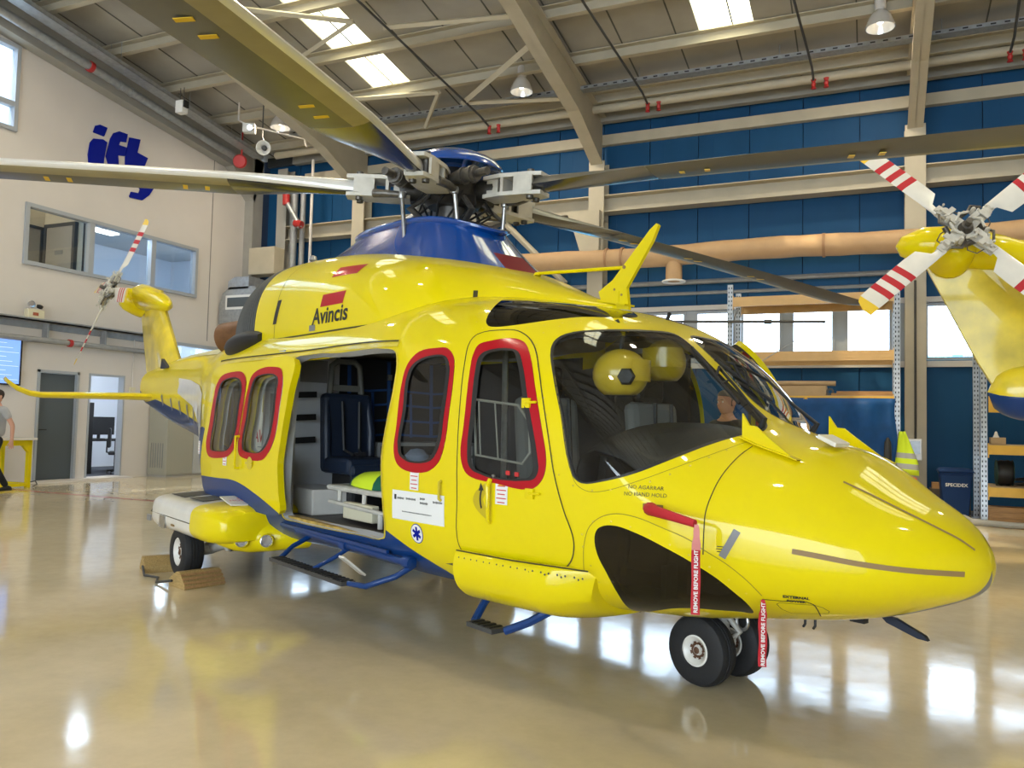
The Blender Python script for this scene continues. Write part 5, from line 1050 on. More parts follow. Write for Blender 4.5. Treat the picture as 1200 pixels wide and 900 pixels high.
# things seen behind those panes: cream covers and yellow liner
def decal(bvh, origin, normal, up, v2, faces, matl, name, parent, off=.003, maxd=.5, label=None, kind=None, dep=0):
    n = Vector(normal).normalized(); x = Vector(up).cross(n).normalized(); y = n.cross(x).normalized(); o0 = Vector(origin)
    V = []
    for a_, b_ in v2:
        p = o0 + x*a_ + y*b_; h = bvh.ray_cast(p+n*.3, -n, 1.2)
        V.append((h[0]+h[1]*(off if h[1].dot(n) > 0 else -off)) if h[0] is not None else p)
    mb = MB(); mb.add(V, faces); return obj(name, mb, matl, parent, label=label, kind=kind, fixn=False)
def dec_rect(bvh, o, n, w, h, matl, name, parent, nx=6, ny=6, off=.003, up=(0,0,1), label=None, cx=0, cy=0):
    v, f = grid2d(w, h, nx, ny, cx, cy); return decal(bvh, o, n, up, v, f, matl, name, parent, off, label=label)
def dec_text(bvh, o, n, txt, size, matl, name, parent, off=.004, up=(0,0,1), bold=0, shear=0, cx=0, cy=0, res=2):
    v, f = text_mb(txt, size, bold, shear, res=res); v = [(a_+cx, b_+cy) for a_, b_ in v]; return decal(bvh, o, n, up, v, f, matl, name, parent, off)
STB = (0, -1, .0)
# ---------------- blue rotor fairing ----------------
def zBtop(x, y):
    w, z0, zt, n = SPB([math.sqrt(max(XB-x, 0))])[0]
    q = min(.98, abs(y)/max(w, .05)); return z0+(zt-z0)*(1-q**n)**(1/n)
NR, NT = 16, 72
rows = []
for i in range(NR+1):
    s_ = i/NR; row = []
    for j in range(NT):
        t = 2*pi*j/NT; c, s = math.cos(t), math.sin(t)
        sx = math.copysign(abs(c)**.85, c); sy = math.copysign(abs(s)**.85, s)
        bxx = -2.75 + (1.42 if c > 0 else 2.3)*sx; by = .60*sy*(1-.45*max(0, -c)**2)
        txx = -2.92 + (.86 if c > 0 else .95)*sx; ty = .37*sy
        g = s_**.72
        x = bxx+(txx-bxx)*g; y = by+(ty-by)*g
        zb_ = zBtop(bxx, by)-.05; zt_ = 2.86+.08*(-(txx+2.0)/1.9)-.10*max(0, c)**3
        z = zb_+(zt_-zb_)*s_
        row.append((x, y, z))
    rows.append(row)
top = rows[-1]; cx = -2.92
def ringoff(row, k, dz): return [(cx+(x-cx)*k, y*k, z+dz) for x, y, z in row]
rows += [ringoff(top, 1.045, .012), ringoff(top, 1.05, .03), ringoff(top, 1.02, .045), ringoff(top, .93, .03), ringoff(top, .5, .02), ringoff(top, .0, .02)]
mb = MB(); V = [p for r in rows for p in r]; F = []; MI = []
for i in range(len(rows)-1):
    for j in range(NT):
        a = i*NT+j; b = i*NT+(j+1) % NT; F.append((a, b, b+NT, a+NT))
        ang_ = min(j+.5, NT-j-.5)/NT*360
        MI.append(1 if (ang_ < 15 and 1 <= i < 10) else 0)
mb.v = V; mb.f = F; mb.m = MI
fair = obj('rotor_fairing', mb, [M['bright_blue'], M['mesh_red']], heli, smooth=50, label='blue mast fairing with red plugged front intake')
obj('position_light', MB().lathe([(0,.05),(.03,.04),(.04,0),(0,-.02)], 12, Matrix.Translation((-4.35, -.36, 2.84))), M['landing'], fair, smooth=True)

# ---------------- main rotor ----------------
HUB = Vector((-2.6, 0, 3.18)); TILT = Matrix.Rotation(math.radians(2.2), 4, 'Y')
RM = Matrix.Translation(HUB) @ TILT
hub = obj('rotor_hub', MB().lathe([(0,-.12),(.20,-.12),(.26,-.05),(.26,.05),(.18,.10),(.12,.20),(0,.20)], 30), M['hubdark'], heli, smooth=40)
hub.matrix_local = RM
obj('swashplate', MB().lathe([(.10,-.34),(.30,-.33),(.33,-.30),(.33,-.27),(.26,-.25),(.12,-.25)], 30), M['hubdark'], hub, smooth=40)
obj('mast', MB().tube([(0,0,-.55),(0,0,-.1)], .11, 20), M['hubmetal'], hub, smooth=True)
# beanie dome
D = MB().lathe([(0,.335),(.12,.328),(.24,.305),(.33,.265),(.385,.215),(.40,.185),(.395,.175),(.37,.195),(.30,.225),(.2,.25),(.13,.22),(.12,.12)], 36)
obj('hub_cap', D, M['bright_blue'], hub, smooth=50, label='blue domed hub cap')
for k in range(5):
    a = math.radians(22+36+72*k); 
    obj('cap_strut', MB().tube([(.13*math.cos(a), .13*math.sin(a), .10), (.27*math.cos(a), .27*math.sin(a), .235)], .02, 8), M['bright_blue'], hub, smooth=True)
for k in range(5):
    a = math.radians(22+36+72*k); u_ = Vector((math.cos(a), math.sin(a), 0))
    obj('scissor_link', MB().tube([u_*.25+Vector((0,0,-.29)), u_*.42+Vector((0,0,-.2)), u_*.24+Vector((0,0,-.07))], [.022,.026,.022], 8), M['hubmetal'], hub, smooth=True)
mb = MB()
for k in range(14):
    a = 2*pi*k/14+.1; mb.tube([(.2*math.cos(a), .2*math.sin(a), -.24), (.33*math.cos(a+.3), .33*math.sin(a+.3), -.15), (.25*math.cos(a+.5), .25*math.sin(a+.5), -.02)], .010, 6)
obj('hydraulic_hoses', mb, M['black'], hub, smooth=True, kind='stuff')
# blade
def blade_mesh():
    st = [(.72,.13,.075,9),(.90,.16,.075,9),(1.15,.25,.07,8.5),(1.5,.37,.06,8),(1.75,.43,.052,7.5),(2.5,.44,.05,6.5),(3.5,.44,.048,5),(4.5,.44,.045,3.5),(5.5,.44,.042,2),(6.3,.44,.038,1),(6.62,.40,.03,.5),(6.8,.31,.02,0),(6.9,.20,.012,0)]
    cyc = [0,.02,.07,.16,.33,.6,.85,1.0]
    rows = []
    for r, c, th, tw in st:
        q = []
        def yt(x): return 5*(th)*( .2969*math.sqrt(x)-.126*x-.3516*x*x+.2843*x**3-.1036*x**4)/.6
        le = .25*min(c, .44)
        if r > 6.5: le -= (.44-c)*.8
        pts = [(x, yt(x)) for x in cyc[::-1]] + [(x, -yt(x)) for x in cyc[1:]]
        t = math.radians(tw)
        for x, z in pts:
            y = le-x*c
            q.append((r, y*math.cos(t)-z*math.sin(t), z*math.cos(t)+y*math.sin(t) - .0022*r*r + .002))
        rows.append(q)
    # subdivide along the span
    out = []; 
    for a, b in zip(rows[:-1], rows[1:]):
        for t in (0, .5): out.append([tuple(np.array(p)*(1-t)+np.array(w)*t) for p, w in zip(a, b)])
    out.append(rows[-1])
    mb = MB(); n = len(out[0]); V = [p for r in out for p in r]
    for i in range(len(out)-1):
        for j in range(n):
            jj = (j+1) % n; a = i*n+j; b = i*n+jj; mb.f.append((a, b, b+n, a+n)); r = out[i][0][0]
            m_ = 0
            if j in (5, 6, 7, 8): m_ = 2
            if j in (4,): m_ = 2
            if 9 <= j <= 10 and 1.72 < r < 6.8: m_ = 1
            if 9 <= j and r < 1.72: m_ = 3
            mb.m.append(m_)
    mb.v = V; mb.f.append(tuple(range(n))); mb.m.append(0); mb.f.append(tuple((len(out)-1)*n+j for j in range(n))); mb.m.append(0)
    return mb
bl_me = blade_mesh().mesh('blade', [M['blade'], M['ochre'], M['blade_edge'], M['blade_dark']], 35)
grip_mb = MB()
grip_mb.prism([(.34,-.09),(.50,-.12),(.74,-.10),(.84,-.07),(.84,.07),(.74,.10),(.50,.12),(.34,.09)], .055, .085, lambda a,b,h: (a,b,h))
grip_mb.prism([(.34,-.09),(.50,-.12),(.74,-.10),(.84,-.07),(.84,.07),(.74,.10),(.50,.12),(.34,.09)], -.085, -.055, lambda a,b,h: (a,b,h))
grip_mb.box((.52, 0, 0), (.025, .22, .12)); grip_mb.box((.70, -.095, 0), (.16, .02, .12)); grip_mb.box((.70, .095, 0), (.16, .02, .12)); grip_mb.box((.42, .07, 0), (.10, .02, .12)); grip_mb.box((.42, -.07, 0), (.10, .02, .12))
grip_me = grip_mb.mesh('blade_grip', M['hubwhite'])
bolts_me = MB().lathe([(.028,-.11),(.028,.11),(0,.11)], 10, Matrix.Translation((.74, -.05, 0))).lathe([(.028,-.11),(.028,.11),(0,.11)], 10, Matrix.Translation((.74, .05, 0))).mesh('bolts', M['hubmetal'], 40)
bear_me = MB().lathe([(0,-.12),(.075,-.12),(.085,-.08),(.085,.06),(.06,.10),(0,.10)], 16, Matrix.Translation((.36, 0, 0)) @ Matrix.Rotation(pi/2, 4, 'Y')).mesh('bearing', M['hubdark'], 40)
damp_me = MB().tube([(.33, .10, .03), (.38, .18, .03), (.46, .34, .03)], [.035, .055, .055], 14).tube([(.46, .34, .03), (.52, .44, .03)], [.03, .03], 10).tube([(.40,.215,.03),(.41,.235,.03)], .066, 14).tube([(.44,.295,.03),(.45,.315,.03)], .066, 14).mesh('damper', M['hubmetal'], 40)
link_me = MB().tube([(.40, .15, -.07), (.36, .19, -.42), (.35, .20, -.62)], .017, 10).lathe([(0,.03),(.03,.02),(.035,0),(.03,-.03),(0,-.04)], 10, Matrix.Translation((.40, .15, -.07))).mesh('pitch_link', M['steel'], 40)
horn_me = MB().tube([(.62, .10, -.06), (.52, .15, -.07), (.40, .15, -.07)], [.035, .03, .026], 10).mesh('pitch_horn', M['hubmetal'], 40)
tk = MB()
for r in (1.95, 2.12, 3.0, 3.17, 4.2, 4.4): tk.box((r, -.05, -.030-.0022*r*r), (.035, .085, .004))
tick_me = tk.mesh('ticks', M['tickyellow'])
azs = [20, 92.5, 164, 236, 305.8]
blabs = ['rotor blade stretching right', 'rotor blade pointing away to the right', 'rotor blade pointing away behind the hub', 'rotor blade stretching left', 'rotor blade overhead toward the camera']
for az, lab in zip(azs, blabs):
    b = bpy.data.objects.new('rotor_blade', bl_me); C.objects.link(b); b.parent = heli; b['label'] = lab
    b.matrix_local = RM @ Matrix.Rotation(math.radians(az), 4, 'Z')
    for nm, me_ in (('blade_grip', grip_me), ('grip_bolts', bolts_me), ('bearing', bear_me), ('lead_lag_damper', damp_me), ('pitch_link', link_me), ('pitch_horn', horn_me)):
        c_ = bpy.data.objects.new(nm, me_); C.objects.link(c_); c_.parent = b
    for r in (1.95, 2.12, 3.0, 3.17, 4.2, 4.4):
        t_ = math.radians(9-1.2*r+1)
        c_ = bpy.data.objects.new('tick_mark', tick0) if 'tick0' in globals() else None
        if c_ is None:
            tick0 = MB().box((0, 0, 0), (.035, .085, .004)).mesh('tick', M['tickyellow']); c_ = bpy.data.objects.new('tick_mark', tick0)
        C.objects.link(c_); c_.parent = b; c_.location = (r, -.13, -.0022*r*r-.052); c_.rotation_euler = (t_, 0, .25)

# ---------------- tail ----------------
def tail_parts(root, first):
    """fin, gearbox pod and tail rotor"""
    if not first: return
fin_rows = []
def finsec(z):
    q = np.interp(z, [1.55, 2.0, 2.15, 2.9, 3.35], [-9.05, -9.15, -9.36, -10.1, -10.45]); r = np.interp(z, [1.55, 2.06, 2.9, 3.35], [-10.62, -10.92, -11.33, -11.55])
    th = np.interp(z, [1.5, 2.2, 3.35], [.17, .125, .10]); c = q-r
    out = []
    for x in (1, .8, .55, .3, .12, .03): out.append((q-x*c, -th*(1-(1-min(1, (x/.3)))**2)**.5*(1-max(0, x-.3)/.7*.85) if x > 0 else 0, z))
    out.append((q, 0, z))
    for x in (.03, .12, .3, .55, .8, 1): out.append((q-x*c, th*(1-(1-min(1, (x/.3)))**2)**.5*(1-max(0, x-.3)/.7*.85), z))
    return out
for z in np.linspace(1.62, 3.3, 12): fin_rows.append(finsec(z))
fin = obj('tail_fin', loft(fin_rows, True, True), M['yellow_old'], heli, smooth=50)
rows = []
for i, x in enumerate(np.linspace(-10.48, -10.84, 6)):
    k = math.sqrt(max(0, 1-(i/5)**2)); q = S([U[-1]-.0001]*13, np.linspace(-90, 90, 13)); c0 = np.array([0, 0, 1.78])
    half = [(x, p[1]*k, c0[2]+(p[2]-c0[2])*k) for p in q]; rows.append(half+[(a, -b, c) for a, b, c in half[::-1][1:-1]])
tcm = loft(rows, True, True); tcm.m = [(1 if (i % 24) < 5 or (i % 24) >= 19 else 0) for i in range(len(tcm.f))]
obj('tail_cone', tcm, [M['yellow_old'], M['blue_paint']], heli, smooth=60)
rows = []
for x, r, cy, cz in ((-9.92, .012, 0, 3.02), (-10.05, .08, 0, 3.03), (-10.3, .14, 0, 3.08), (-10.7, .19, -.02, 3.17), (-11.1, .215, -.05, 3.25), (-11.45, .19, -.05, 3.27), (-11.65, .10, -.04, 3.27), (-11.7, .01, -.04, 3.27)):
    rows.append([(x, cy+r*1.05*math.cos(t), cz+r*math.sin(t)) for t in np.linspace(0, 2*pi, 19)[:-1]])
pod = obj('gearbox_fairing', loft(rows, True, True), M['yellow'], heli, smooth=60)
AXT = Vector((0, -math.cos(math.radians(20)), math.sin(math.radians(20))))
TH = Vector((-11.2, -.53, 3.31))
rows = []
for s_, r in ((-.56, .20), (-.42, .205), (-.28, .19), (-.20, .15), (-.17, .09)):
    c0 = TH+AXT*s_; e1 = Vector((1,0,0)); e2 = AXT.cross(e1); rows.append([tuple(c0+e1*r*math.cos(t)+e2*r*math.sin(t)) for t in np.linspace(0, 2*pi, 19)[:-1]])
obj('gearbox_neck', loft(rows, True, True), M['yellow'], pod, smooth=60)
obj('gearbox_shaft', MB().tube([TH+AXT*-.18, TH+AXT*.0], .075, 16), M['midgrey'], heli, smooth=True)
QT = AXT.to_track_quat('Z', 'X').to_matrix().to_4x4()
def tail_rotor(parent, mat_, az0):
    h = obj('tail_rotor_hub', MB().lathe([(0,-.07),(.09,-.07),(.10,-.02),(.07,.03),(.05,.10),(0,.11)], 16).lathe([(0,.1),(.03,.1),(.03,.17),(0,.17)], 10), M['hubmetal'], parent, smooth=40)
    h.matrix_local = mat_
    wt = M['white_paint']
    for k in range(4):
        a = math.radians(az0+90*k); R_ = Matrix.Rotation(a, 4, 'Z')
        g = MB().prism([(.04,-.06),(.24,-.045),(.34,-.035),(.34,.035),(.24,.045),(.04,.06)], .02, .035, lambda x,y,z: (x,y,z)).prism([(.04,-.06),(.24,-.045),(.34,-.035),(.34,.035),(.24,.045),(.04,.06)], -.035, -.02, lambda x,y,z: (x,y,z)).tube([(.1,.0,0),(.3,0,0)], .02, 8)
        for x in (.1,.17,.26,.31): g.lathe([(.012,-.05),(.012,.05),(0,.05)], 8, Matrix.Translation((x, .02, 0)))
        o = obj('blade_root', g, M['hubwhite'], h, smooth=40); o.matrix_local = R_
        g = MB().tube([(.12, .10, .05), (.2, .13, .06), (.26, .06, .05)], .014, 8).tube([(.02, .14, -.02), (.14, .12, .03)], .026, 10).tube([(.10,-.10,.03),(.16,-.13,-.03),(.24,-.10,-.03),(.26,-.04,0)], .006, 6)
        o = obj('damper_and_link', g, M['hubmetal'], h, smooth=40, kind='stuff'); o.matrix_local = R_
        g = MB().box((.15, .03, .065), (.14, .05, .025)).box((.21, -.02, .075), (.05, .10, .02)).lathe([(.022,.04),(.022,.11),(.012,.13),(0,.13)], 10, Matrix.Translation((.16, .075, 0))).lathe([(.03,.02),(.03,.08),(0,.085)], 12, Matrix.Translation((.25, .0, 0))).tube([(.12,.09,.09),(.04,.13,.10),(-.03,.10,.08)], .013, 8)
        for q in ((.10,.03),(.14,-.05),(.20,.05),(.28,.03),(.30,-.03)): g.lathe([(.011,.07),(.011,.095),(0,.1)], 6, Matrix.Translation((q[0], q[1], 0)))
        o = obj('root_fittings', g, M['hubwhite'], h, smooth=40, kind='stuff'); o.matrix_local = R_
        # blade with painted bands
        st = [(.30,.07,.03),(.40,.09,.03),(.47,.215,.026),(.62,.225,.024),(.70,.225,.024),(.77,.225,.024),(.84,.225,.023),(.91,.225,.022),(.98,.225,.022),(1.05,.225,.02),(1.18,.22,.018),(1.24,.19,.014),(1.285,.10,.008)]
        cols = [0,0,0,0,1,0,1,0,1,0,2,2]
        mb = MB(); rws = []
        for r, c, th in st:
            off = .0 if r > .45 else 0
            rws.append([(r, .06-x*c, z*th) for x, z in ((0,0),(.06,.3),(.25,.5),(.6,.35),(1,.03),(1,-.03),(.6,-.35),(.25,-.5),(.06,-.3))])
        n = 9
        mb.v = [p for q in rws for p in q]
        for i in range(len(rws)-1):
            for j in range(n): mb.f.append((i*n+j, i*n+(j+1) % n, (i+1)*n+(j+1) % n, (i+1)*n+j)); mb.m.append(cols[i])
        mb.f.append(tuple(range(n))); mb.m.append(0); mb.f.append(tuple((len(rws)-1)*n+j for j in range(n))); mb.m.append(2)
        o = obj('tail_rotor_blade', mb, [wt, M['ribbon'], M['tickyellow']], h, smooth=30); o.matrix_local = R_ @ Matrix.Rotation(math.radians(10), 4, 'X')
    return h
tail_rotor(heli, Matrix.Translation(TH) @ QT, 90-8+0)
# stabiliser
def stab_rows(sgn):
    rows = []
    for y, z, c, dx in ((0, 1.63, .62, 0), (.5, 1.625, .58, .02), (1.2, 1.61, .52, .06), (1.62, 1.60, .46, .09), (1.76, 1.62, .44, .11), (1.90, 1.68, .40, .15), (2.02, 1.78, .34, .20), (2.04, 1.81, .28, .22)):
        X0 = -9.75-dx
        rows.append([(X0-x*c, sgn*y, z+t*.055*(c/.6)) for x, t in ((0,0),(.08,.6),(.35,1),(.7,.6),(1,.06),(1,-.06),(.7,-.6),(.35,-1),(.08,-.6))])
    return rows
obj('stabiliser', loft(stab_rows(-1), True, True), M['yellow'], heli, smooth=50, label='near stabiliser with upturned tip')
obj('stabiliser', loft(stab_rows(1), True, True), M['yellow'], heli, smooth=50, label='far stabiliser')
obj('strobe_light', MB().lathe([(0,.07),(.05,.05),(.06,0),(.04,-.05),(0,-.06)], 14, Matrix.Translation((-10.62, -.12, 1.72))), M['white'], heli, smooth=True)
# boom strakes along the blue edge and pale panels
bbl = UP['boom_blue']; u0, u1 = bbl[0][0], bbl[-1][0]
for i in range(8):
    f = .10+.115*i; u_ = u0+(u1-u0)*f; p_ = float(np.interp(u_, sorted([q[0] for q in bbl]), [q[1] for q in sorted(bbl)]))
    o = ribbon(SA, [(u_+.008, p_+13), (u_, p_-4)], .085, .006); obj('boom_marking', o, M['midgrey'], heli, fixn=False)
def uv_of(x): return math.sqrt(XT-x)
for nm, x0, x1, p0, p1, mm in (('boom_panel', -5.55, -8.1, -12, 20, M['white_paint']), ('boom_panel', -5.7, -8.9, 44, 62, mat('pale_yellow_panel', (.62, .58, .30), .5, noise=.2, nscale=2))):
    poly = [(uv_of(x0), p0), (uv_of(x1), p0+12), (uv_of(x1), p1), (uv_of(x0), p1)]
    poly = [poly[0]]+[tuple(np.array(poly[0])*(1-t)+np.array(poly[1])*t) for t in (.3,.6)]+[poly[1], poly[2]]+[tuple(np.array(poly[2])*(1-t)+np.array(poly[3])*t) for t in (.3,.6)]+[poly[3]]
    region_obj(nm, poly, SA, mm, heli, .003, du=.03, dp=3)
obj('boom_intake', MB().prism([(0,0),(.34,.0),(.05,.14)], -.02, .02, lambda a,b,h: (-9.35+a, -.24+h, 2.02+b)), M['black'], heli)

# ---------------- sponson and main gear ----------------
def sponson(s_):
    root = obj('sponson', MB(), M['white_paint'], heli) if False else None
    rows = []
    X0, X1 = -5.05, -3.32
    xs_ = [-5.06, -5.04, -4.98, -4.85, -4.6, -4.3, -4.0, -3.86, -3.72, -3.64, -3.57, -3.51, -3.46, -3.425, -3.405]
    for x in xs_:
        e = max(0, (x+3.72)/.32); e = min(1, e); b = max(0, (-4.85-x)/.21); b = min(1, b)
        kz = math.sqrt(max(.30, 1-e**3.2*.75)) if e > 0 else (math.sqrt(max(.12, 1-b**2)))
        yo = 1.55-.06*b-.13*e**2.5; zt_ = .655; zb_ = .375
        zm = .50; zt_ = zm+(zt_-zm)*(.35+.65*kz); zb_ = zm-(zm-zb_)*(.45+.55*kz)
        r = .10
        pts = [(.85, zb_), (1.2, zb_), (yo-.10, zb_), (yo-.03, zb_+.03), (yo, zb_+.08), (yo, zm+.03), (yo-.01, zt_-.06), (yo-.05, zt_-.02), (yo-.14, zt_), (1.25, zt_+.015), (.85, zt_+.02)]
        rows.append(refine([(x, s_*a, c) for a, c in pts], 3))
    k = [i for i, x in enumerate(xs_) if x == -3.86][0]
    white = loft(rows[:k+1]); o = obj('sponson', white, M['white_paint'], heli, smooth=50, label='white sponson box')
    mb = loft(rows[k:]); mb.f.append(tuple((len(rows)-k-1)*len(rows[0])+j for j in range(len(rows[0])))); mb.m.append(0)
    obj('sponson_nose', mb, M['yellow'], o, smooth=55, label='yellow rounded sponson nose')
    mb = MB(); mb.f.append(tuple(range(len(rows[0])))); mb.v = rows[0]; mb.m.append(0); obj('sponson_rear', mb, M['white_paint'], o)
    # lower lamp fairing running in to the fuselage
    rws = []
    for y, zc, r, xf in ((.80, .43, .10, -3.24), (.95, .43, .105, -3.27), (1.08, .42, .11, -3.34), (1.2, .415, .112, -3.41), (1.3, .425, .108, -3.46), (1.4, .45, .09, -3.54), (1.47, .48, .03, -3.66)):
        rws.append([(xf-r*1.1+r*1.1*math.cos(t), s_*y, zc+r*1.05*math.sin(t)) for t in np.linspace(0, 2*pi, 19)[:-1]])
    lf = obj('lamp_fairing', loft(rws, True, True), M['yellow'], o, smooth=60)
    for y, x in ((1.285, -3.462), (1.13, -3.362)):
        Mq = Matrix.Translation((x+.030, s_*(y+.012), .405)) @ (Vector((.92, s_*.25, .05)).to_track_quat('Z', 'Y').to_matrix().to_4x4())
        obj('landing_light', MB().lathe([(0,-.02),(.043,-.02),(.050,.004),(.041,.008),(.035,-.004),(0,-.008)], 18, Mq), M['landing'], o, smooth=40)
        obj('light_rim', MB().lathe([(.048,-.02),(.058,.002),(.05,.012),(.046,.0)], 18, Mq), M['yellow'], o, smooth=True)
    obj('lid_gap', MB().tube([(-5.03, s_*1.50, .505), (-4.9, s_*1.548, .505), (-3.86, s_*1.553, .505)], .004, 5), M['line'], o)
    for x0, x1, z0, z1, m_ in ((-4.98, -4.89, .42, .47, M['midgrey']), (-4.62, -4.47, .40, .50, M['steel']), (-4.30, -4.24, .44, .455, M['taupe'])):
        obj('latch', MB().bx(x0, x1, s_*1.545, s_*1.560, z0, z1), m_, o)
    for x0, x1 in ((-4.78, -4.42), (-4.30, -3.98)):
        mb = MB(); mb.v = [(x1, s_*1.02, .682), (x0, s_*1.02, .682), (x0+.02, s_*1.42, .664), (x1+.02, s_*1.42, .664)]; mb.f = [(0,1,2,3)]; mb.m = [0]
        oo = obj('walkway_strip', mb, M['darkgrey'], o); md = oo.modifiers.new('t', 'SOLIDIFY'); md.thickness = .004; md.offset = 1
    mb = MB().box((-3.66, s_*1.14, .690), (.26, .42, .010), Matrix.Rotation(math.radians(10), 3, 'Y'))
    pl = obj('warning_plate', mb, M['white_paint'], o)
    v_, f_ = text_mb('NO STEP\nHOT EXHAUST', .055, res=2)
    Rm = Matrix.Rotation(math.radians(10), 4, 'Y'); mb = MB(); mb.add([tuple(Vector((-3.66, s_*1.14, .699)) + Rm @ Vector((-b_*1.0, s_*(-a_) if s_ > 0 else a_, .0))) for a_, b_ in v_], f_); obj('plate_text', mb, M['redtxt'], pl, fixn=False)
    obj('side_lamp', MB().lathe([(0,-.04),(.03,-.03),(.035,.02),(0,.05)], 12, Matrix.Translation((-5.10, s_*1.42, .50)) @ Matrix.Rotation(-pi/2, 4, 'Y')), M['yellow'], o, smooth=True)
    obj('lamp_lens', MB().lathe([(0,-.02),(.025,-.015),(.025,.02),(0,.03)], 10, Matrix.Translation((-5.15, s_*1.42, .50)) @ Matrix.Rotation(-pi/2, 4, 'Y')), M['black'], o, smooth=True)
    return o
def wheel(c, r, w, rr, name, parent, dish=.35):
    Mw = Matrix.Translation(c) @ Matrix.Rotation(pi/2, 4, 'X')
    pr = [(rr, -w*.42), (rr+.01, -w*.5), (r*.80, -w*.52), (r*.93, -w*.42), (r*.985, -w*.25), (r*.985, -w*.16), (r*.965, -w*.15), (r*.965, -w*.12), (r, -w*.11), (r, -w*.03), (r*.975, -w*.02), (r*.975, w*.02), (r, w*.03), (r, w*.11), (r*.965, w*.12), (r*.965, w*.15), (r*.985, w*.16), (r*.985, w*.25), (r*.93, w*.42), (r*.80, w*.52), (rr+.01, w*.5), (rr, w*.42)]
    t = obj(name, MB().lathe(pr, 40, Mw), M['rubber'], parent, smooth=35)
    for s_ in (-1, 1):
        pr = [(rr+.004, s_*w*.44), (rr-.006, s_*w*.46), (rr-.015, s_*w*.40), (rr*.62, s_*w*.30), (rr*.55, s_*w*.22), (rr*.30, s_*w*.20), (rr*.26, s_*w*.34), (0, s_*w*.36)]
        h = obj('wheel_rim', MB().lathe(pr, 32, Mw), M['white_paint'], t, smooth=40)
        mb = MB()
        for k in range(8):
            a = 2*pi*k/8; mb.lathe([(rr*.085, 0), (rr*.085, s_*w*.06), (0, s_*w*.07)], 8, Mw @ Matrix.Translation((rr*.43*math.cos(a), rr*.43*math.sin(a), s_*w*.21)))
        mb.lathe([(rr*.24, s_*w*.345), (rr*.16, s_*w*.38), (0, s_*w*.38)], 16, Mw)
        for k in range(8):
            a = 2*pi*(k+.5)/8; q = [Mw @ Vector((rr*.60*math.cos(a+d), rr*.60*math.sin(a+d), s_*w*.302)) for d in (-.2, .2)]+[Mw @ Vector((rr*.36*math.cos(a+d), rr*.36*math.sin(a+d), s_*w*.235)) for d in (.25, -.25)]
            mb.add(q, [(0,1,2,3)])
        obj('wheel_hub', mb, mat('hub_rust', (.10, .045, .02), .6, metal=.3) if 'hub_rust' not in bpy.data.materials else bpy.data.materials['hub_rust'], t, smooth=40)
    return t
for s_ in (-1, 1):
    sp_ = sponson(s_)
    wheel((-4.30, s_*1.42, .222), .222, .165, .112, 'main_wheel', heli)
    g = MB().tube([(-4.30, s_*1.32, .222), (-4.30, s_*1.22, .235), (-4.15, s_*1.16, .30), (-3.95, s_*1.14, .40)], [.05, .055, .06, .05], 12)
    g.lathe([(0,-.06),(.055,-.06),(.06,.05),(.03,.07),(0,.07)], 14, Matrix.Translation((-4.02, s_*1.14, .30)) @ Matrix.Rotation(pi/2, 4, 'X'))
    obj('landing_gear_arm', g, M['hubwhite'], heli, smooth=50)
    obj('shock_strut', MB().tube([(-4.3, s_*1.13, .30), (-4.75, s_*1.1, .45)], [.032, .045], 12).tube([(-4.0, s_*1.02, .28), (-3.85, s_*1.22, .27), (-3.88, s_*1.25, .34)], .012, 8), M['hubmetal'], heli, smooth=True)
# nose gear
for y in (-.15, .15): wheel((0, y, .187), .187, .135, .078, 'nose_wheel', heli)
mb = MB().tube([(0, -.1, .187), (0, .1, .187)], .028, 12).tube([(.03, 0, .19), (.02, 0, .36)], .034, 14).tube([(.02, 0, .33), (0, 0, .52)], .05, 14)
ng = obj('nose_gear_leg', mb, M['hubwhite'], heli, smooth=True)
obj('tow_ring', MB().tube([(.13+.035*math.cos(t), .02, .335+.045*math.sin(t)) for t in np.linspace(0, 2*pi, 17)], .009, 8).tube([(.02, .0, .36), (.1, .02, .36)], .015, 8), M['steel'], ng, smooth=True)
obj('torque_link', MB().tube([(.05, 0, .35), (.13, 0, .28), (.05, 0, .21)], [.02, .015, .02], 8), M['hubwhite'], ng, smooth=True)
obj('gear_bay', MB().bx(-.30, .22, -.12, .12, .40, .50), M['taupe'], heli)
for s_ in (-1, 1): obj('gear_door', MB().box((-.10, s_*.17, .36), (.3, .010, .05), Matrix.Rotation(s_*.5, 3, 'X')), M['white_paint'], heli)
obj('taxi_light', MB().lathe([(0,-.05),(.03,-.045),(.035,.02),(0,.03)], 12, Matrix.Translation((-.36, -.25, .36)) @ Matrix.Rotation(pi/2, 4, 'Y')), M['black'], heli, smooth=True)

# ---------------- steps, tubes, belly gear ----------------
def step(name, x0, x1, y, z, zt, lab):
    t = obj(name, MB().bx(x0, x1, y-.05, y+.045, z-.012, z+.012), M['darkgrey'], heli, label=lab)
    mb = MB()
    for i in range(int((x1-x0)/.05)): mb.bx(x0+.02+i*.05, x0+.045+i*.05, y-.045, y+.04, z+.012, z+.018)
    obj('tread_bars', mb, M['black'], t, kind='stuff')
    return t
s1 = step('cabin_step', -2.78, -1.72, -1.30, .365, .5, 'long black cabin step')
for pts_, r_ in (([(-2.76, -1.29, .36), (-2.84, -1.15, .43), (-2.84, -1.0, .50)], .018), ([(-1.73, -1.30, .365), (-1.55, -1.28, .375), (-1.42, -1.16, .44), (-1.40, -1.04, .50)], [.016,.018,.018,.018]), ([(-2.25, -1.29, .365), (-2.2, -1.15, .44), (-2.2, -1.03, .50)], .014)):
    obj('step_bracket', MB().tube(pts_, r_, 10), M['blue_paint'], s1, smooth=True)
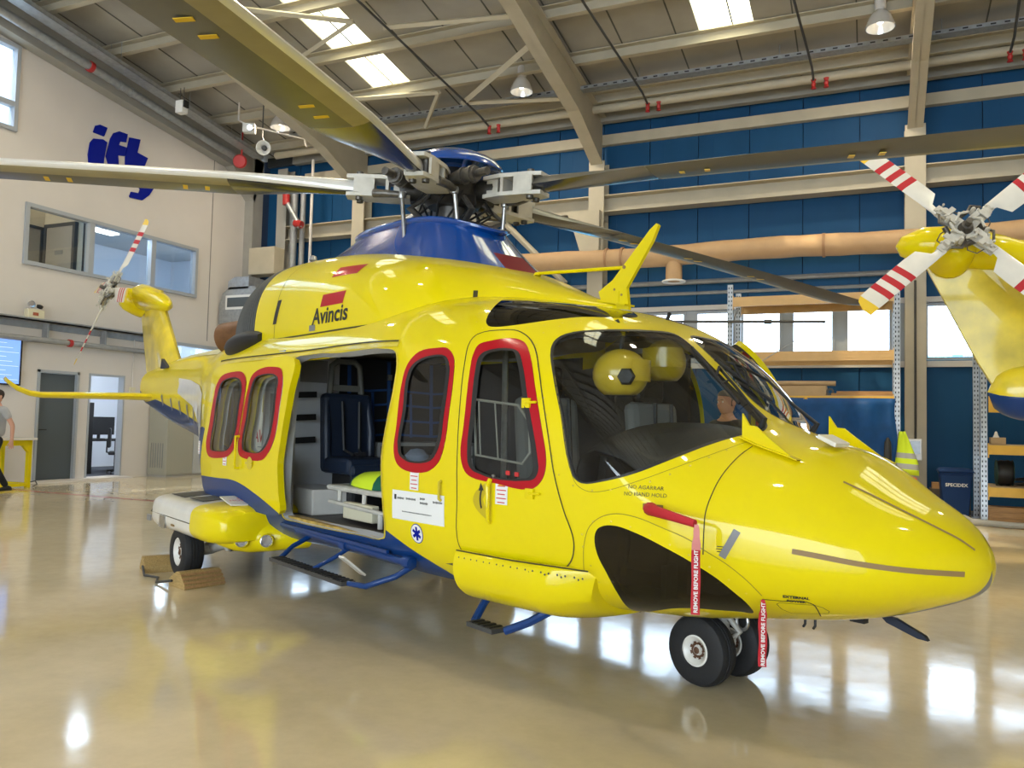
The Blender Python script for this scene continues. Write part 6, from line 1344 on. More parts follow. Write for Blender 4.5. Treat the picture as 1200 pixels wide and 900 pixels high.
obj('step_support', MB().box((-1.92, -1.17, .43), (.07, .012, .20), Matrix.Rotation(.9, 3, 'X')), M['white_paint'], s1)
mb = MB().tube([(-2.95, -1.065, .53), (-2.2, -1.075, .52), (-1.40, -1.075, .51)], .024, 12)
for x in (-2.2, -1.42): mb.lathe([(0,-.045),(.034,-.04),(.038,0),(.034,.04),(0,.045)], 14, Matrix.Translation((x, -1.075, .515)) @ Matrix.Rotation(pi/2, 4, 'Y'))
obj('side_tube', mb, M['blue_paint'], heli, smooth=50)
s2 = step('crew_step', -.84, -.62, -1.02, .275, .4, 'small crew step below the door')
for pts_ in ([(-.86, -1.0, .275), (-.90, -.9, .36), (-.88, -.85, .42)], [(-.60, -1.0, .275), (-.5, -.92, .33), (-.42, -.82, .40)]):
    obj('step_bracket', MB().tube(pts_, .022, 8), M['blue_paint'], s2, smooth=True)
for s_ in (-1, 1):
    pass
obj('probe_blade', MB().prism([(0,0),(.12,0),(.36,-.12),(.38,-.16),(.30,-.155),(.05,-.06)], -.012, .012, lambda a,b,h: (.88+a*.55, h, .515+b*.45)), M['navy'], heli)
obj('belly_antenna', MB().bx(.74, .81, -.02, .02, .462, .50), M['black'], heli)
for x in (.62, .67): obj('drain_tube', MB().tube([(x, -.20, .48), (x, -.20, .45), (x-.01, -.20, .435)], .006, 6), M['black'], heli)

# wire cutter fins at the windscreen foot, pitot cover, wipers
def near(x, y):
    h = BVH_A.ray_cast(Vector((x, y, 3)), Vector((0, 0, -1)), 4); return (h[0], h[1]) if h[0] is not None else (Vector((x, y, 1.3)), Vector((0, 0, 1)))
def fin_on(y, x0, x1, h, mir):
    mb = MB(); n = 8; L_ = []
    for i in range(n+1):
        x = x0+(x1-x0)*i/n; p, nn = near(x, -abs(y)); z = p.z-.005; hh = h*(1-(i/n))**1.2*min(1, .25+4*i/n) if i else h*.95
        L_.append((x, z, z+hh))
    V = []; 
    for x, a_, b_ in L_: 
        for dy in (-.006, .006): V += [(x, y+dy, a_), (x, y+dy+(.03 if y > 0 else -.03)*0, b_)]
    for i in range(n):
        q = i*4; mb.f += [(q, q+4, q+5, q+1), (q+2, q+3, q+7, q+6), (q+1, q+5, q+7, q+3)]; mb.m += [0]*3
    mb.f += [(0, 1, 3, 2)]; mb.m += [0]; mb.v = V
    o = obj('deflector_fin', mb, M['yellow'], heli)
    g = MB(); P_ = []
    for i in range(n+1):
        x = x0+(x1-x0)*i/n; p, nn = near(x, -abs(y)); P_.append((x, p.z+.004))
    for (xa, za), (xb, zb_) in zip(P_[:-1], P_[1:]): g.add([(xa, y-.03, za), (xb, y-.03, zb_), (xb, y+.03, zb_), (xa, y+.03, za), (xa, y-.03, za+.004), (xb, y-.03, zb_+.004), (xb, y+.03, zb_+.004), (xa, y+.03, za+.004)], [(0,1,2,3),(7,6,5,4),(0,4,5,1),(3,2,6,7)])
    obj('fin_foot', g, M['yellow'], o)
    return o
fin_on(-.385, .40, .70, .13, False); fin_on(.37, .42, .76, .14, True)
obj('access_plate', MB().box((.70, -.10, near(.70, -.10)[0].z+.030), (.10, .13, .022), Matrix.Rotation(.42, 3, 'Y')), M['white_paint'], heli, bevel=.005)
def wup(u_, p_, off, port=False):
    a = SA.P([(u_, min(p_, 89.8))])[0]; n_ = SA.N([(u_, min(p_, 89.8))])[0]; q = a+n_*off
    return Vector((q[0], -q[1] if port else q[1], q[2]))
for port, arm_, bld in ((False, [(.985, 77.0), (1.05, 81.5), (1.101, 84.2), (1.145, 85.0)], [(1.217, 84.2), (1.137, 81.7), (1.062, 79.5)]), (True, [(1.0, 66), (1.08, 66), (1.138, 70), (1.165, 80), (1.173, 87)], [(1.188, 89), (1.137, 84.5), (1.08, 77.5)])):
    A_ = [wup(arm_[0][0], arm_[0][1], -.01, port), wup(arm_[0][0], arm_[0][1], .045, port)]+[wup(a, b, .04, port) for a, b in arm_[1:]]
    o = obj('wiper_arm', MB().tube(A_, [.018, .015]+[.008]*(len(arm_)-1), 8), M['black'], heli, smooth=True)
    obj('wiper_blade', MB().tube([wup(a, b, .018, port) for a, b in bld], .009, 8), M['black'], o, smooth=True)
    m_ = wup(bld[1][0], bld[1][1], .018, port); e_ = wup(arm_[-1][0], arm_[-1][1], .04, port)
    obj('wiper_joint', MB().tube([e_, (e_+m_)/2+Vector((.0, 0, .035)), m_], .009, 6), M['black'], o, smooth=True)
    m2 = wup(bld[1][0]-.02, bld[1][1]-1, .018, port); e2 = wup(arm_[-2][0], arm_[-2][1], .04, port)
    obj('wiper_joint', MB().tube([e2, (e2+m2)/2+Vector((.0, 0, .03)), m2], .007, 6), M['black'], o, smooth=True)
# roof antenna blade (cable cutter) with stay
p, nn = Vector((-.86, 0, 2.13)), None
mb = MB().prism([(-.90, 2.10), (-.68, 2.06), (-.70, 2.20), (-.50, 2.46), (-.455, 2.545), (-.47, 2.56), (-.52, 2.53), (-.82, 2.26), (-.94, 2.2)], -.012, .012, lambda a,b,h: (a, h, b))
cc = obj('cable_cutter', mb, M['yellow'], heli)
obj('cutter_foot', MB().box((-.80, 0, 2.115), (.24, .09, .012), Matrix.Rotation(.22, 3, 'Y')).box((-.82, 0, 2.15), (.12, .035, .07)), M['yellow'], cc)
obj('cutter_stay', MB().tube([(-1.55, 0, 2.40), (-.72, 0, 2.33)], .012, 8).lathe([(.03,0),(.02,.02),(0,.02)], 10, Matrix.Translation((-1.55, 0, 2.385))), M['yellow'], cc, smooth=True)
obj('cutter_bolts', MB().lathe([(.008,-.016),(.008,.016),(0,.016)], 8, Matrix.Translation((-.80, 0, 2.2)) @ Matrix.Rotation(pi/2, 4, 'X')).lathe([(.008,-.016),(.008,.016),(0,.016)], 8, Matrix.Translation((-.74, 0, 2.16)) @ Matrix.Rotation(pi/2, 4, 'X')).lathe([(.012,-.018),(.012,.018),(0,.018)], 8, Matrix.Translation((-.72, 0, 2.33)) @ Matrix.Rotation(pi/2, 4, 'X')), M['taupe'], cc, kind='stuff')

# ---------------- markings ----------------
def Pa(u_, p_): 
    P = SA.P([(u_, p_)])[0]; N = SA.N([(u_, p_)])[0]; return Vector(P), Vector(N)
def PB_(x, p_):
    u_ = math.sqrt(XB-x); P = SBs.P([(u_, p_)])[0]; N = SBs.N([(u_, p_)])[0]; return Vector(P), Vector(N)
def skew(v, k): return [(a+b*k, b) for a, b in v]
P_, N_ = PB_(-2.72, 30); NF = Vector((0, -1, .22))
for dz, w_ in ((.115, .34), (-.125, .34)):
    v, f = grid2d(w_, .095, 8, 4, .0, dz); decal(BVH_B, P_, NF, (0,0,1), skew(v, .12), f, M['red'], 'flag_stripe', heli)
v, f = text_mb('Avincis', .170, .0035, .05, res=3); decal(BVH_B, P_, NF, (0,0,1), [(a*1.12-.03, b-.245) for a, b in v], f, M['text'], 'livery_text', heli, off=.004)
v, f = grid2d(.10, .045, 2, 2, -.30, -.32); decal(BVH_B, P_, NF, (0,0,1), v, f, M['midgrey'], 'cowling_plate', heli)
P_, N_ = PB_(-3.70, 17.4); v, f = grid2d(.07, .20, 2, 4); decal(BVH_B, P_, N_, (0,0,1), skew(v, .25), f, M['black'], 'cowling_slot', heli)
P_, N_ = PB_(-1.48, 22); v, f = grid2d(.03, .10, 2, 3); decal(BVH_B, P_, N_, (0,0,1), v, f, M['line'], 'cowling_slot', heli)
# ---------------- markings near the doors ----------------
def label_sticker(bvh, P, N, w, h, name='warning_sticker', lines=5, par=None, dx=0, dz=0):
    v, f = grid2d(w, h, 3, 4, dx, dz); o = decal(bvh, P, N, (0,0,1), v, f, M['white'], name, par or heli, off=.0035)
    mb = MB(); V = []; F = []
    for i in range(lines):
        ww = w*(.8 if i % 2 else .62); yy = h*(.40-.8*i/max(1, lines-1)); b = len(V); V += [(dx-ww/2, dz+yy-.0028), (dx+ww/2, dz+yy-.0028), (dx+ww/2, dz+yy+.0028), (dx-ww/2, dz+yy+.0028)]; F.append((b, b+1, b+2, b+3))
    decal(bvh, P, N, (0,0,1), V, F, M['redtxt'], 'sticker_print', o, off=.005, kind='stuff')
    return o
P_, N_ = Pa(1.387, -4.8); label_sticker(BVH_D and BVHTree.FromPolygons([tuple(v.co) for v in cd.data.vertices], [tuple(p.vertices) for p in cd.data.polygons]), P_, N_, .085, .105)
BVH_C = BVHTree.FromPolygons([tuple(v.co) for v in cd.data.vertices], [tuple(p.vertices) for p in cd.data.polygons])
P_, N_ = Pa(1.627, -4.6); label_sticker(BVH_A, P_, N_, .085, .115)
P_, N_ = Pa(uv_of(-4.86), -5.5); label_sticker(BVH_D, P_+N_*.07, N_, .09, .12)
P_, N_ = Pa(uv_of(-4.02), -7.0); label_sticker(BVH_D, P_+N_*.07, N_, .09, .12)
# sponsor plate with small marks
P_, N_ = Pa(1.618, -16.6); v, f = grid2d(.50, .17, 8, 4); pl = decal(BVH_A, P_, N_, (0,0,1), v, f, M['white'], 'sponsor_plate', heli, off=.003)
V = []; F = []
def rr(x, y, w, h): 
    b = len(V); V.extend([(x-w/2, y-h/2), (x+w/2, y-h/2), (x+w/2, y+h/2), (x-w/2, y+h/2)]); F.append((b, b+1, b+2, b+3))
rr(-.215, .045, .022, .03)
for x0, n_, y in ((-.19, 7, .04), (-.10, 10, .042), (.035, 5, .052), (.035, 8, .028), (.155, 9, .042)):
    for i in range(n_): rr(x0+.0095*i, y, .006, .010 if i % 3 else .013)
for i in range(30): rr(-.14+.0095*i, -.035, .006, .006)
decal(BVH_A, P_, N_, (0,0,1), V, F, M['text'], 'plate_print', pl, off=.0045, kind='stuff')
# star of life roundel
P_, N_ = Pa(1.621, -27.5)
def disc(r, n=24): return [(0, 0)]+[(r*math.cos(2*pi*i/n), r*math.sin(2*pi*i/n)) for i in range(n)], [(0, i+1, (i+1) % n+1) for i in range(n)]
v, f = disc(.058); st = decal(BVH_A, P_, N_, (0,0,1), v, f, M['logo'], 'rescue_roundel', heli, off=.003)
v, f = disc(.053); decal(BVH_A, P_, N_, (0,0,1), v, f, M['white'], 'roundel_field', st, off=.004)
V = []; F = []
for k in range(3):
    a = math.radians(60*k); c_, s_ = math.cos(a), math.sin(a); b = len(V)
    for x, y in ((-.009, -.04), (.009, -.04), (.009, .04), (-.009, .04)): V.append((x*c_-y*s_, x*s_+y*c_))
    F.append((b, b+1, b+2, b+3))
decal(BVH_A, P_, N_, (0,0,1), V, F, M['logo'], 'roundel_star', st, off=.005)
# crew door handle in its recess
P_, N_ = Pa(1.435, -8.3)
arc = [(.055, .10)]+[(.055-.13*math.sin(pi*i/14)**.8, .10-.21*i/14) for i in range(15)]+[(.055, -.11)]
v = [(0, 0)]+arc; n_ = len(arc); hr = decal(BVH_C, P_, N_, (0,0,1), [(.0, 0)]+arc, [(0, i+1, i+2) for i in range(n_-1)], mat('recess_shade_yellow', (.50, .38, .005), .5), 'handle_recess', cd, off=.001)  # flat patch; the shade of the recess is put into its darker yellow
V = []; F = []
for i in range(7):
    a0 = -.5+i*.16; x0, y0 = .12-.15*math.cos(a0*.9), .02-.15*math.sin(a0*.9); x1, y1 = .12-.165*math.cos(a0*.9), .02-.165*math.sin(a0*.9); V += [(x0-.0, y0), (x1-.0, y1)]
for i in range(6): F.append((2*i, 2*i+1, 2*i+3, 2*i+2))
b = len(V); V += [(-.055, .07), (-.005, .075), (-.035, .125)]; F.append((b, b+1, b+2))
V = [(a*.8+.012, c*.8-.012) for a, c in V]
decal(BVH_C, P_, N_, (0,0,1), V, F, M['text'], 'handle_arrow', cd, off=.003)
T1 = N_; xx = Vector((0,0,1)).cross(N_).normalized()
h0 = P_+xx*.062
obj('door_handle', MB().tube([h0+Vector((0,0,.11))+N_*.012, h0+Vector((0,0,.08))+N_*.03, h0+Vector((0,0,-.10))+N_*.024, h0+Vector((0,0,-.12))+N_*.008], [.012, .014, .010, .008], 8), M['yellow'], cd, smooth=True)
obj('lock', MB().lathe([(.012,0),(.012,.006),(0,.007)], 12, Matrix.Translation(P_+xx*.075+Vector((0,0,.125))) @ N_.to_track_quat('Z', 'Y').to_matrix().to_4x4()), M['steel'], cd)
P_, N_ = Pa(1.548, -7.0); obj('door_catch', MB().tube([P_+Vector((0,0,.05))+N_*.004, P_+Vector((0,0,.04))+N_*.02, P_+Vector((0,0,-.05))+N_*.02, P_+Vector((0,0,-.06))+N_*.004], .008, 8), M['yellow_old'], heli, smooth=True)
for u_, p_ in ((1.345, 24.5), (1.318, -2.5)):
    P_, N_ = Pa(u_, p_); obj('door_hinge', MB().box(P_+N_*.006, (.06, .012, .05)).tube([P_+N_*.012, P_+Vector((.075, .0, .004))+N_*.006], .007, 6), M['yellow'], heli)
# sliding door handle
P_, N_ = Pa(uv_of(-3.72), -2.5); P_ = P_+N_*.07
obj('door_handle', MB().tube([P_+Vector((0,0,.13))+N_*.0, P_+Vector((0,0,.13))+N_*.035, P_+Vector((0,0,-.12))+N_*.035, P_+Vector((0,0,-.12))], .012, 8), M['yellow'], sd, smooth=True)
P_, N_ = Pa(uv_of(-3.50), -8); P_ = P_+N_*.073
obj('door_latch', MB().lathe([(.045,0),(.05,.004),(.02,.006),(0,.006)], 18, Matrix.Translation(P_) @ N_.to_track_quat('Z', 'Y').to_matrix().to_4x4()).box(P_+N_*.01, (.12, .012, .018)), M['yellow_old'], sd, smooth=40)
# nose texts
P_, N_ = Pa(1.056, 9.3); dec_text(BVH_A, P_, N_, 'NO AGARRAR', .026, M['text'], 'caution_text', heli, cx=-.01, cy=.040)
dec_text(BVH_A, P_, N_, 'NO HAND HOLD', .026, M['text'], 'caution_text', heli, cx=-.01, cy=.008)
P_, N_ = Pa(.744, -33.3); dec_text(BVH_A, P_, N_, 'EXTERNAL', .022, M['text'], 'power_text', heli, bold=.001, cy=.012); dec_text(BVH_A, P_, N_, 'POWER', .022, M['text'], 'power_text', heli, bold=.001, cy=-.014)
gp = MB(); ribbon(SA, [(.80, -39), (.80, -44), (.79, -49), (.70, -49), (.69, -46), (.695, -41), (.71, -38.5), (.79, -37.5), (.80, -39)], .003, mb=gp); obj('power_hatch_line', gp, M['line'], heli, fixn=False)
P_, N_ = Pa(.885, -9); V = []; F = []
for i, w_ in enumerate((.05, .056, .05, .028)): rr(-0.0, .02-.011*i, w_, .004)
decal(BVH_A, P_, N_, (0,0,1), V, F, M['text'], 'small_notice', heli, off=.003, kind='stuff')
P_, N_ = Pa(1.27, -35.5)
# pitot with red cover and hanging streamers
pit = obj('pitot_cover', MB().tube([(.28, -.885, .985), (.30, -.93, .985), (.36, -.965, .982), (.47, -.985, .972), (.58, -.975, .953)], [.022, .030, .024, .020, .016], 10), M['ribbon'], heli, smooth=True, label='red pitot tube cover')
obj('pitot_base', MB().box((.27, -.875, .985), (.10, .02, .028)), M['taupe'], heli)
def streamer(name, x, y, z0, z1, w, txt, up0=0, pink=.25):
    n = 14; mb = MB(); d = Vector((.75, .66, 0))
    for s_ in (-1, 1):
        pass
    V = []; 
    for i in range(n+1):
        z = z0+(z1-z0)*i/n; ww = w*(.45 if i == 0 else (.7 if i < 3 else 1)); o = .006*math.sin(i*.9)
        c = Vector((x+o, y-o, z)); V += [tuple(c-d*ww/2), tuple(c+d*ww/2)]
    for i in range(n): mb.f.append((2*i, 2*i+1, 2*i+3, 2*i+2)); mb.m.append(1 if i/n < pink else 0)
    mb.v = V
    o = obj(name, mb, [M['ribbon'], M['pinkrib']], heli, fixn=False, label='red remove before flight streamer'); md = o.modifiers.new('t', 'SOLIDIFY'); md.thickness = .002; md.offset = 0
    v, f = text_mb(txt, w*.62, .0006, res=2); xs = [a for a, b in v]; L = max(xs)-min(xs); k = (z0-z1)*(1-pink-.06)/L
    nn = Vector((.66, -.75, 0)); mb = MB(); zc = z1+(z0-z1)*(1-pink)/2
    mb.add([tuple(Vector((x, y, 0))+nn*.016+d*(-b)+Vector((0, 0, zc+a*min(k, 1.6)))) for a, b in v], f)
    obj('streamer_text', mb, M['white'], o, fixn=False)
streamer('pitot_streamer', .585, -.972, .95, .585, .036, 'REMOVE BEFORE FLIGHT')
streamer('static_streamer', .685, -.645, .625, .345, .034, 'REMOVE BEFORE FLIGHT', pink=0)

# ---------------- cabin interior ----------------
obj('cabin_floor', MB().bx(-4.9, -.95, -1.03, 1.03, .55, .60), mat('cabin_floor_rubber', (.06, .05, .045), .5, noise=.5, nscale=6, stretch=(1, 6, 1)), heli)
obj('door_sill', MB().bx(-3.12, -1.60, -1.085, -1.0, .600, .622), mat('worn_yellow', (.50, .34, .08), .6, noise=.5, nscale=14), heli, label='worn yellow door sill')
obj('sill_rail', MB().bx(-3.15, -1.60, -1.118, -1.098, .545, .565), M['blue_paint'], heli)
obj('cabin_ceiling', MB().bx(-4.9, -1.0, -.86, .86, 1.93, 1.95), mat('headliner', (.40, .37, .30), .7), heli)
clg = MB()
for x in (-2.95, -2.35, -1.8): clg.box((x, -.72, 1.90), (.07, .05, .05)).lathe([(.03,-.03),(.03,0),(0,0)], 10, Matrix.Translation((x, -.72, 1.875)))
obj('ceiling_hooks', clg, M['steel'], heli, kind='stuff')
bh = obj('rear_bulkhead', MB().bx(-3.74, -3.70, -1.04, -.38, .60, 1.92), M['lining'], heli, label='light grey rear bulkhead'); 
obj('bulkhead_trim', MB().bx(-3.70, -3.695, -1.0, -.94, .95, 1.55).bx(-3.70, -3.69, -.88, -.50, 1.66, 1.85), M['midgrey'], bh)
obj('side_post', MB().bx(-3.42, -3.30, -1.06, -.95, .60, 1.88), M['lining'], heli)
obj('stowage_box', MB().bx(-3.70, -3.15, -.86, -.52, .60, .80), M['white_paint'], heli, bevel=.01)
for z in (1.55, 1.36, 1.17): obj('strap_loop', MB().box((-3.66, -.73, z), (.02, .24, .05), Matrix.Rotation(.06, 3, 'X')), M['black'], heli)
obj('stowage_curtain', MB().bx(-3.78, -3.74, -.38, .95, .60, 1.90).bx(-3.74, -.96, .93, .96, .60, 1.90), M['black'], heli, label='black curtain, its side run added to darken the far cabin side')  # side run extended forward to darken what shows through the middle window
# attendant seat, facing forward
seat = obj('cabin_seat', MB().box((-3.22, -.42, .98), (.46, .46, .13)).box((-2.98, -.42, .95), (.06, .44, .10)), M['navy'], heli, bevel=.04, label='navy attendant seat')
obj('seat_back', MB().box((-3.47, -.42, 1.24), (.11, .46, .66), Matrix.Rotation(-.08, 3, 'Y')), M['navy'], seat, bevel=.045)
for s_ in (-1, 1): obj('seat_bolster', MB().tube([(-3.41, -.42+s_*.20, .95), (-3.42, -.42+s_*.205, 1.25), (-3.47, -.42+s_*.19, 1.52)], [.035, .04, .03], 10), M['navy'], seat, smooth=True)
hd = MB().tube([(-3.50, -.57, 1.55), (-3.51, -.55, 1.80), (-3.51, -.50, 1.84), (-3.51, -.34, 1.84), (-3.51, -.29, 1.80), (-3.50, -.27, 1.55)], .027, 10).box((-3.50, -.42, 1.615), (.03, .28, .05))
obj('headrest_frame', hd, mat('headrest_grey', (.10, .10, .085), .6), seat, smooth=50)
obj('seat_base', MB().box((-3.25, -.42, .78), (.36, .30, .30)), M['black'], seat, bevel=.03)
obj('seat_belt', MB().tube([(-3.40, -.50, 1.50), (-3.36, -.49, 1.1), (-3.25, -.46, 1.06)], .014, 5).tube([(-3.40, -.34, 1.50), (-3.36, -.35, 1.1), (-3.25, -.38, 1.06)], .014, 5).box((-3.22, -.42, 1.07), (.07, .07, .03)), M['black'], seat)
# stretcher with a bag on it
strr = obj('stretcher', MB().tube([(-3.0, -.80, .835), (-1.5, -.80, .835)], .020, 8).tube([(-3.0, -.35, .835), (-1.5, -.35, .835)], .020, 8).tube([(-3.0, -.80, .835), (-3.0, -.35, .835)], .020, 8).box((-2.25, -.575, .845), (1.45, .40, .02)), M['hubwhite'], heli, smooth=40, label='pale stretcher frame')
for x in (-2.82, -2.45, -1.9): obj('stretcher_leg', MB().tube([(x, -.80, .83), (x, -.80, .72)], .018, 8).tube([(x, -.35, .83), (x, -.35, .62)], .018, 8), M['hubwhite'], strr)
obj('stretcher_box', MB().box((-2.50, -.80, .69), (.42, .06, .12)), M['cheese'], strr, bevel=.008)
obj('stretcher_rail', MB().tube([(-2.9, -.84, .735), (-1.6, -.84, .70)], .016, 8).tube([(-2.15, -.84, .72), (-2.15, -.84, .61)], .02, 8), M['hubwhite'], strr)
# supplies under the net
shelf = obj('equipment_rack', MB().bx(-3.72, -3.42, -.12, .90, 1.13, 1.16).bx(-3.72, -3.42, -.12, .90, 1.02, 1.04).bx(-3.72, -3.42, -.12, .90, .88, .91).bx(-3.72, -3.42, -.14, -.11, .60, 1.16).bx(-3.72, -3.42, .88, .91, .60, 1.16).bx(-3.70, -3.44, -.10, .88, .62, .86), mat('rack_grey', (.22, .22, .21), .5), heli)
obj('rack_unit', MB().bx(-3.68, -3.43, -.08, .14, .92, 1.0), M['darkgrey'], shelf)
obj('kit_bag', MB().lathe([(0,-.09),(.08,-.08),(.11,-.02),(.11,.05),(.06,.1),(0,.11)], 16, Matrix.Translation((-3.42, .26, 1.00))), mat('pale_blue_bag', (.20, .25, .32), .8, bump=.6, bscale=14), heli, smooth=True)
def wb(p, q, w=.022):
    p, q = Vector(p), Vector(q); d = (q-p).normalized(); s_ = d.cross(Vector((1, 0, 0))).normalized()*w/2; t = Vector((.003, 0, 0)); m_ = MB()
    m_.add([p-s_-t, p+s_-t, q+s_-t, q-s_-t, p-s_+t, p+s_+t, q+s_+t, q-s_+t], [(0,1,2,3),(7,6,5,4),(0,4,5,1),(1,5,6,2),(2,6,7,3),(3,7,4,0)]); return m_
for i, (y, z1) in enumerate(((-.30, 1.86), (-.06, 1.60), (.10, 1.88), (.34, 1.60), (.56, 1.88))): obj('net_strap', wb((-3.68, y, z1), (-3.68, y+.02, 1.20), .034 if z1 > 1.7 else .024), M['strap'], heli)
for z in (1.62, 1.49, 1.35, 1.22):
    m_ = MB(); ys_ = [-.34, -.1, .12, .36, .6, .9]
    for a, b in zip(ys_[:-1], ys_[1:]): 
        w_ = wb((-3.675, a, z+.012*math.sin(a*9)), (-3.675, b, z+.012*math.sin(b*9)), .02); m_.add(w_.v, w_.f)
    obj('net_strap', m_, M['strap'], heli)
obj('webbing_buckle', MB().box((-3.66, .10, 1.74), (.02, .04, .05)), M['steel'], heli)
# green and yellow bag lying on the stretcher
rows = []
for i, (x, r) in enumerate(((-2.92, .015), (-2.86, .06), (-2.74, .10), (-2.56, .125), (-2.36, .13), (-2.18, .12), (-2.04, .085), (-1.98, .02))):
    rows.append([(x, -.62+1.35*r*math.cos(t), .862+(.95*r*math.sin(t) if math.sin(t) > 0 else .02*math.sin(t))+.006*math.sin(3*t+i*2)) for t in np.linspace(0, 2*pi, 19)[:-1]])
mb = loft(rows, True, True); mb.m = [(1 if (i//18) in (0, 2, 3) and (i % 18) > 8 or (i//18) in (2, 3) else 0) for i in range(len(mb.f))]
bag = obj('rescue_bag', mb, [M['greenbag'], M['hiviz']], heli, smooth=60, label='green and yellow bag on the stretcher')
obj('bag_badge', MB().lathe([(0,.003),(.05,.0)], 18, Matrix.Translation((-2.3, -.70, .975)) @ Matrix.Rotation(.5, 4, 'X')), M['cheese'], bag)
# white covers seen behind the sliding door panes
cv = obj('baggage_cover', MB().bx(-5.1, -3.78, -.80, -.76, .75, 1.72), mat('cover_cream', (.78, .73, .62), .8, bump=.4, bscale=6), heli)
obj('cover_panel', MB().bx(-4.30, -3.92, -.815, -.80, 1.40, 1.66).bx(-5.0, -4.72, -.815, -.80, .85, 1.60), mat('cover_yellow', (.60, .50, .06), .7), cv)
v, f = text_mb('AVIATION', .16, .002, .1, res=2); mb = MB(); mb.add([(-4.12+a, -.806, 1.18+b) for a, b in v], f); obj('cover_text', mb, M['redtxt'], cv, fixn=False)
mb = MB(); mb.bx(-4.4, -3.85, -.806, -.802, 1.085, 1.092).bx(-4.3, -3.9, -.806, -.802, 1.02, 1.03).bx(-4.2, -3.95, -.806, -.802, .98, .99); obj('cover_lines', mb, M['midgrey'], cv, kind='stuff')

# ---------------- cockpit ----------------
obj('cockpit_floor', MB().bx(-.95, -.22, -.72, .72, .48, .52).bx(-.22, .22, -.3, .3, .49, .52), M['lining_dark'], heli)
for s_ in (-1, 1):
    y = s_*.47
    st_ = obj('pilot_seat', MB().box((-.62, y, .88), (.48, .46, .12)), M['darkgrey'], heli, bevel=.04)
    obj('seat_back', MB().box((-.88, y, 1.20), (.11, .46, .62), Matrix.Rotation(-.10, 3, 'Y')), M['grey_cloth'], st_, bevel=.05)
    obj('headrest', MB().box((-.93, y, 1.60), (.09, .26, .20)), M['black'], st_, bevel=.04)
    obj('headrest_post', MB().tube([(-.92, y-.06, 1.5), (-.92, y-.06, 1.58)], .01, 6).tube([(-.92, y+.06, 1.5), (-.92, y+.06, 1.58)], .01, 6), M['steel'], st_)
    obj('seat_base', MB().box((-.65, y, .68), (.34, .36, .32)), M['black'], st_)
    obj('shoulder_belt', MB().tube([(-.80, y-.08, 1.5), (-.78, y-.09, 1.1), (-.66, y-.05, .96)], .014, 5).tube([(-.80, y+.08, 1.5), (-.78, y+.09, 1.1), (-.66, y+.05, .96)], .014, 5), M['black'], st_)
    obj('cyclic_stick', MB().tube([(-.28, y, .52), (-.24, y, .75), (-.30, y, .93), (-.29, y, 1.06)], [.016, .016, .018, .026], 8), M['black'], heli, smooth=True)
    obj('pedals', MB().box((.12, y-.1, .60), (.03, .09, .16)).box((.12, y+.1, .60), (.03, .09, .16)).tube([(.1, y-.1, .52), (.12, y-.1, .6)], .012, 6).tube([(.1, y+.1, .52), (.12, y+.1, .6)], .012, 6), M['steel'], heli)
rows = []
for i in range(15):
    a = i/14; yy = -.80+1.6*a; k = 1-abs(2*a-1)**3.0
    rows.append([(-.30-.0*k, yy, .98), (-.30, yy, 1.12+.10*k), (-.27, yy, 1.20+.13*k), (-.18, yy, 1.235+.14*k), (.0, yy, 1.20+.13*k), (.20, yy*.95, 1.08+.10*k), (.32, yy*.86, .98+.04*k)])
gs = obj('glareshield', loft(rows, False, False), M['black'], heli, smooth=60, label='black instrument glareshield'); md = gs.modifiers.new('t', 'SOLIDIFY'); md.thickness = .015
ip = obj('instrument_panel', MB().box((-.25, 0, 1.02), (.05, 1.36, .34), Matrix.Rotation(.15, 3, 'Y')), M['black'], heli)
for y in (-.52, -.22, .22, .52): obj('display', MB().box((-.285, y, 1.03), (.012, .22, .20), Matrix.Rotation(.15, 3, 'Y')), M['doorgrey'], ip)
obj('centre_console', MB().bx(-.95, -.25, -.14, .14, .52, .82), M['darkgrey'], heli, bevel=.02)
obj('overhead_panel', MB().bx(-1.05, -.62, -.26, .26, 1.90, 1.96), M['darkgrey'], heli)
def helmet(x, y, z, yaw, lab, s_=1):
    R_ = Matrix.Translation((x, y, z)) @ Matrix.Rotation(yaw, 4, 'Z')
    rows = []
    for i in range(11):
        a = -math.pi*.30+(math.pi*.80)*i/10; rr_ = .135*math.cos(a); zz = .14*math.sin(a)
        rows.append([tuple(R_ @ Vector((rr_*1.15*math.cos(t), rr_*.95*math.sin(t), zz))) for t in np.linspace(0, 2*pi, 25)[:-1]])
    o = obj('flight_helmet', loft(rows, True, True), M['helmet'], heli, smooth=60, label=lab)
    obj('visor', MB().add([tuple(R_ @ Vector(((.165)*math.cos(t), .142*math.sin(t), zz))) for zz in (-.04, .03, .075) for t in np.linspace(-1.0, 1.0, 11)], [(r*11+i, r*11+i+1, (r+1)*11+i+1, (r+1)*11+i) for r in range(2) for i in range(10)]), M['helmet'], o, smooth=True, fixn=False)
    q = R_ @ Vector((.06, -.125, -.02)); obj('ear_cup', MB().lathe([(.0,.03),(.04,.025),(.05,0),(.0,-.02)], 6, Matrix.Translation(q) @ R_.to_3x3().to_4x4() @ Matrix.Rotation(pi/2, 4, 'X')), M['black'], o)
    obj('helmet_cord', MB().tube([R_ @ Vector((0, 0, .13)), R_ @ Vector((.01, 0, .22)), R_ @ Vector((-.03, .02, .30))], .012, 8), M['black'], o, smooth=True)
helmet(-.36, -.42, 1.63, math.radians(30), 'yellow helmet hanging, nearer')
helmet(-.50, .12, 1.74, math.radians(-60), 'yellow helmet hanging, farther')
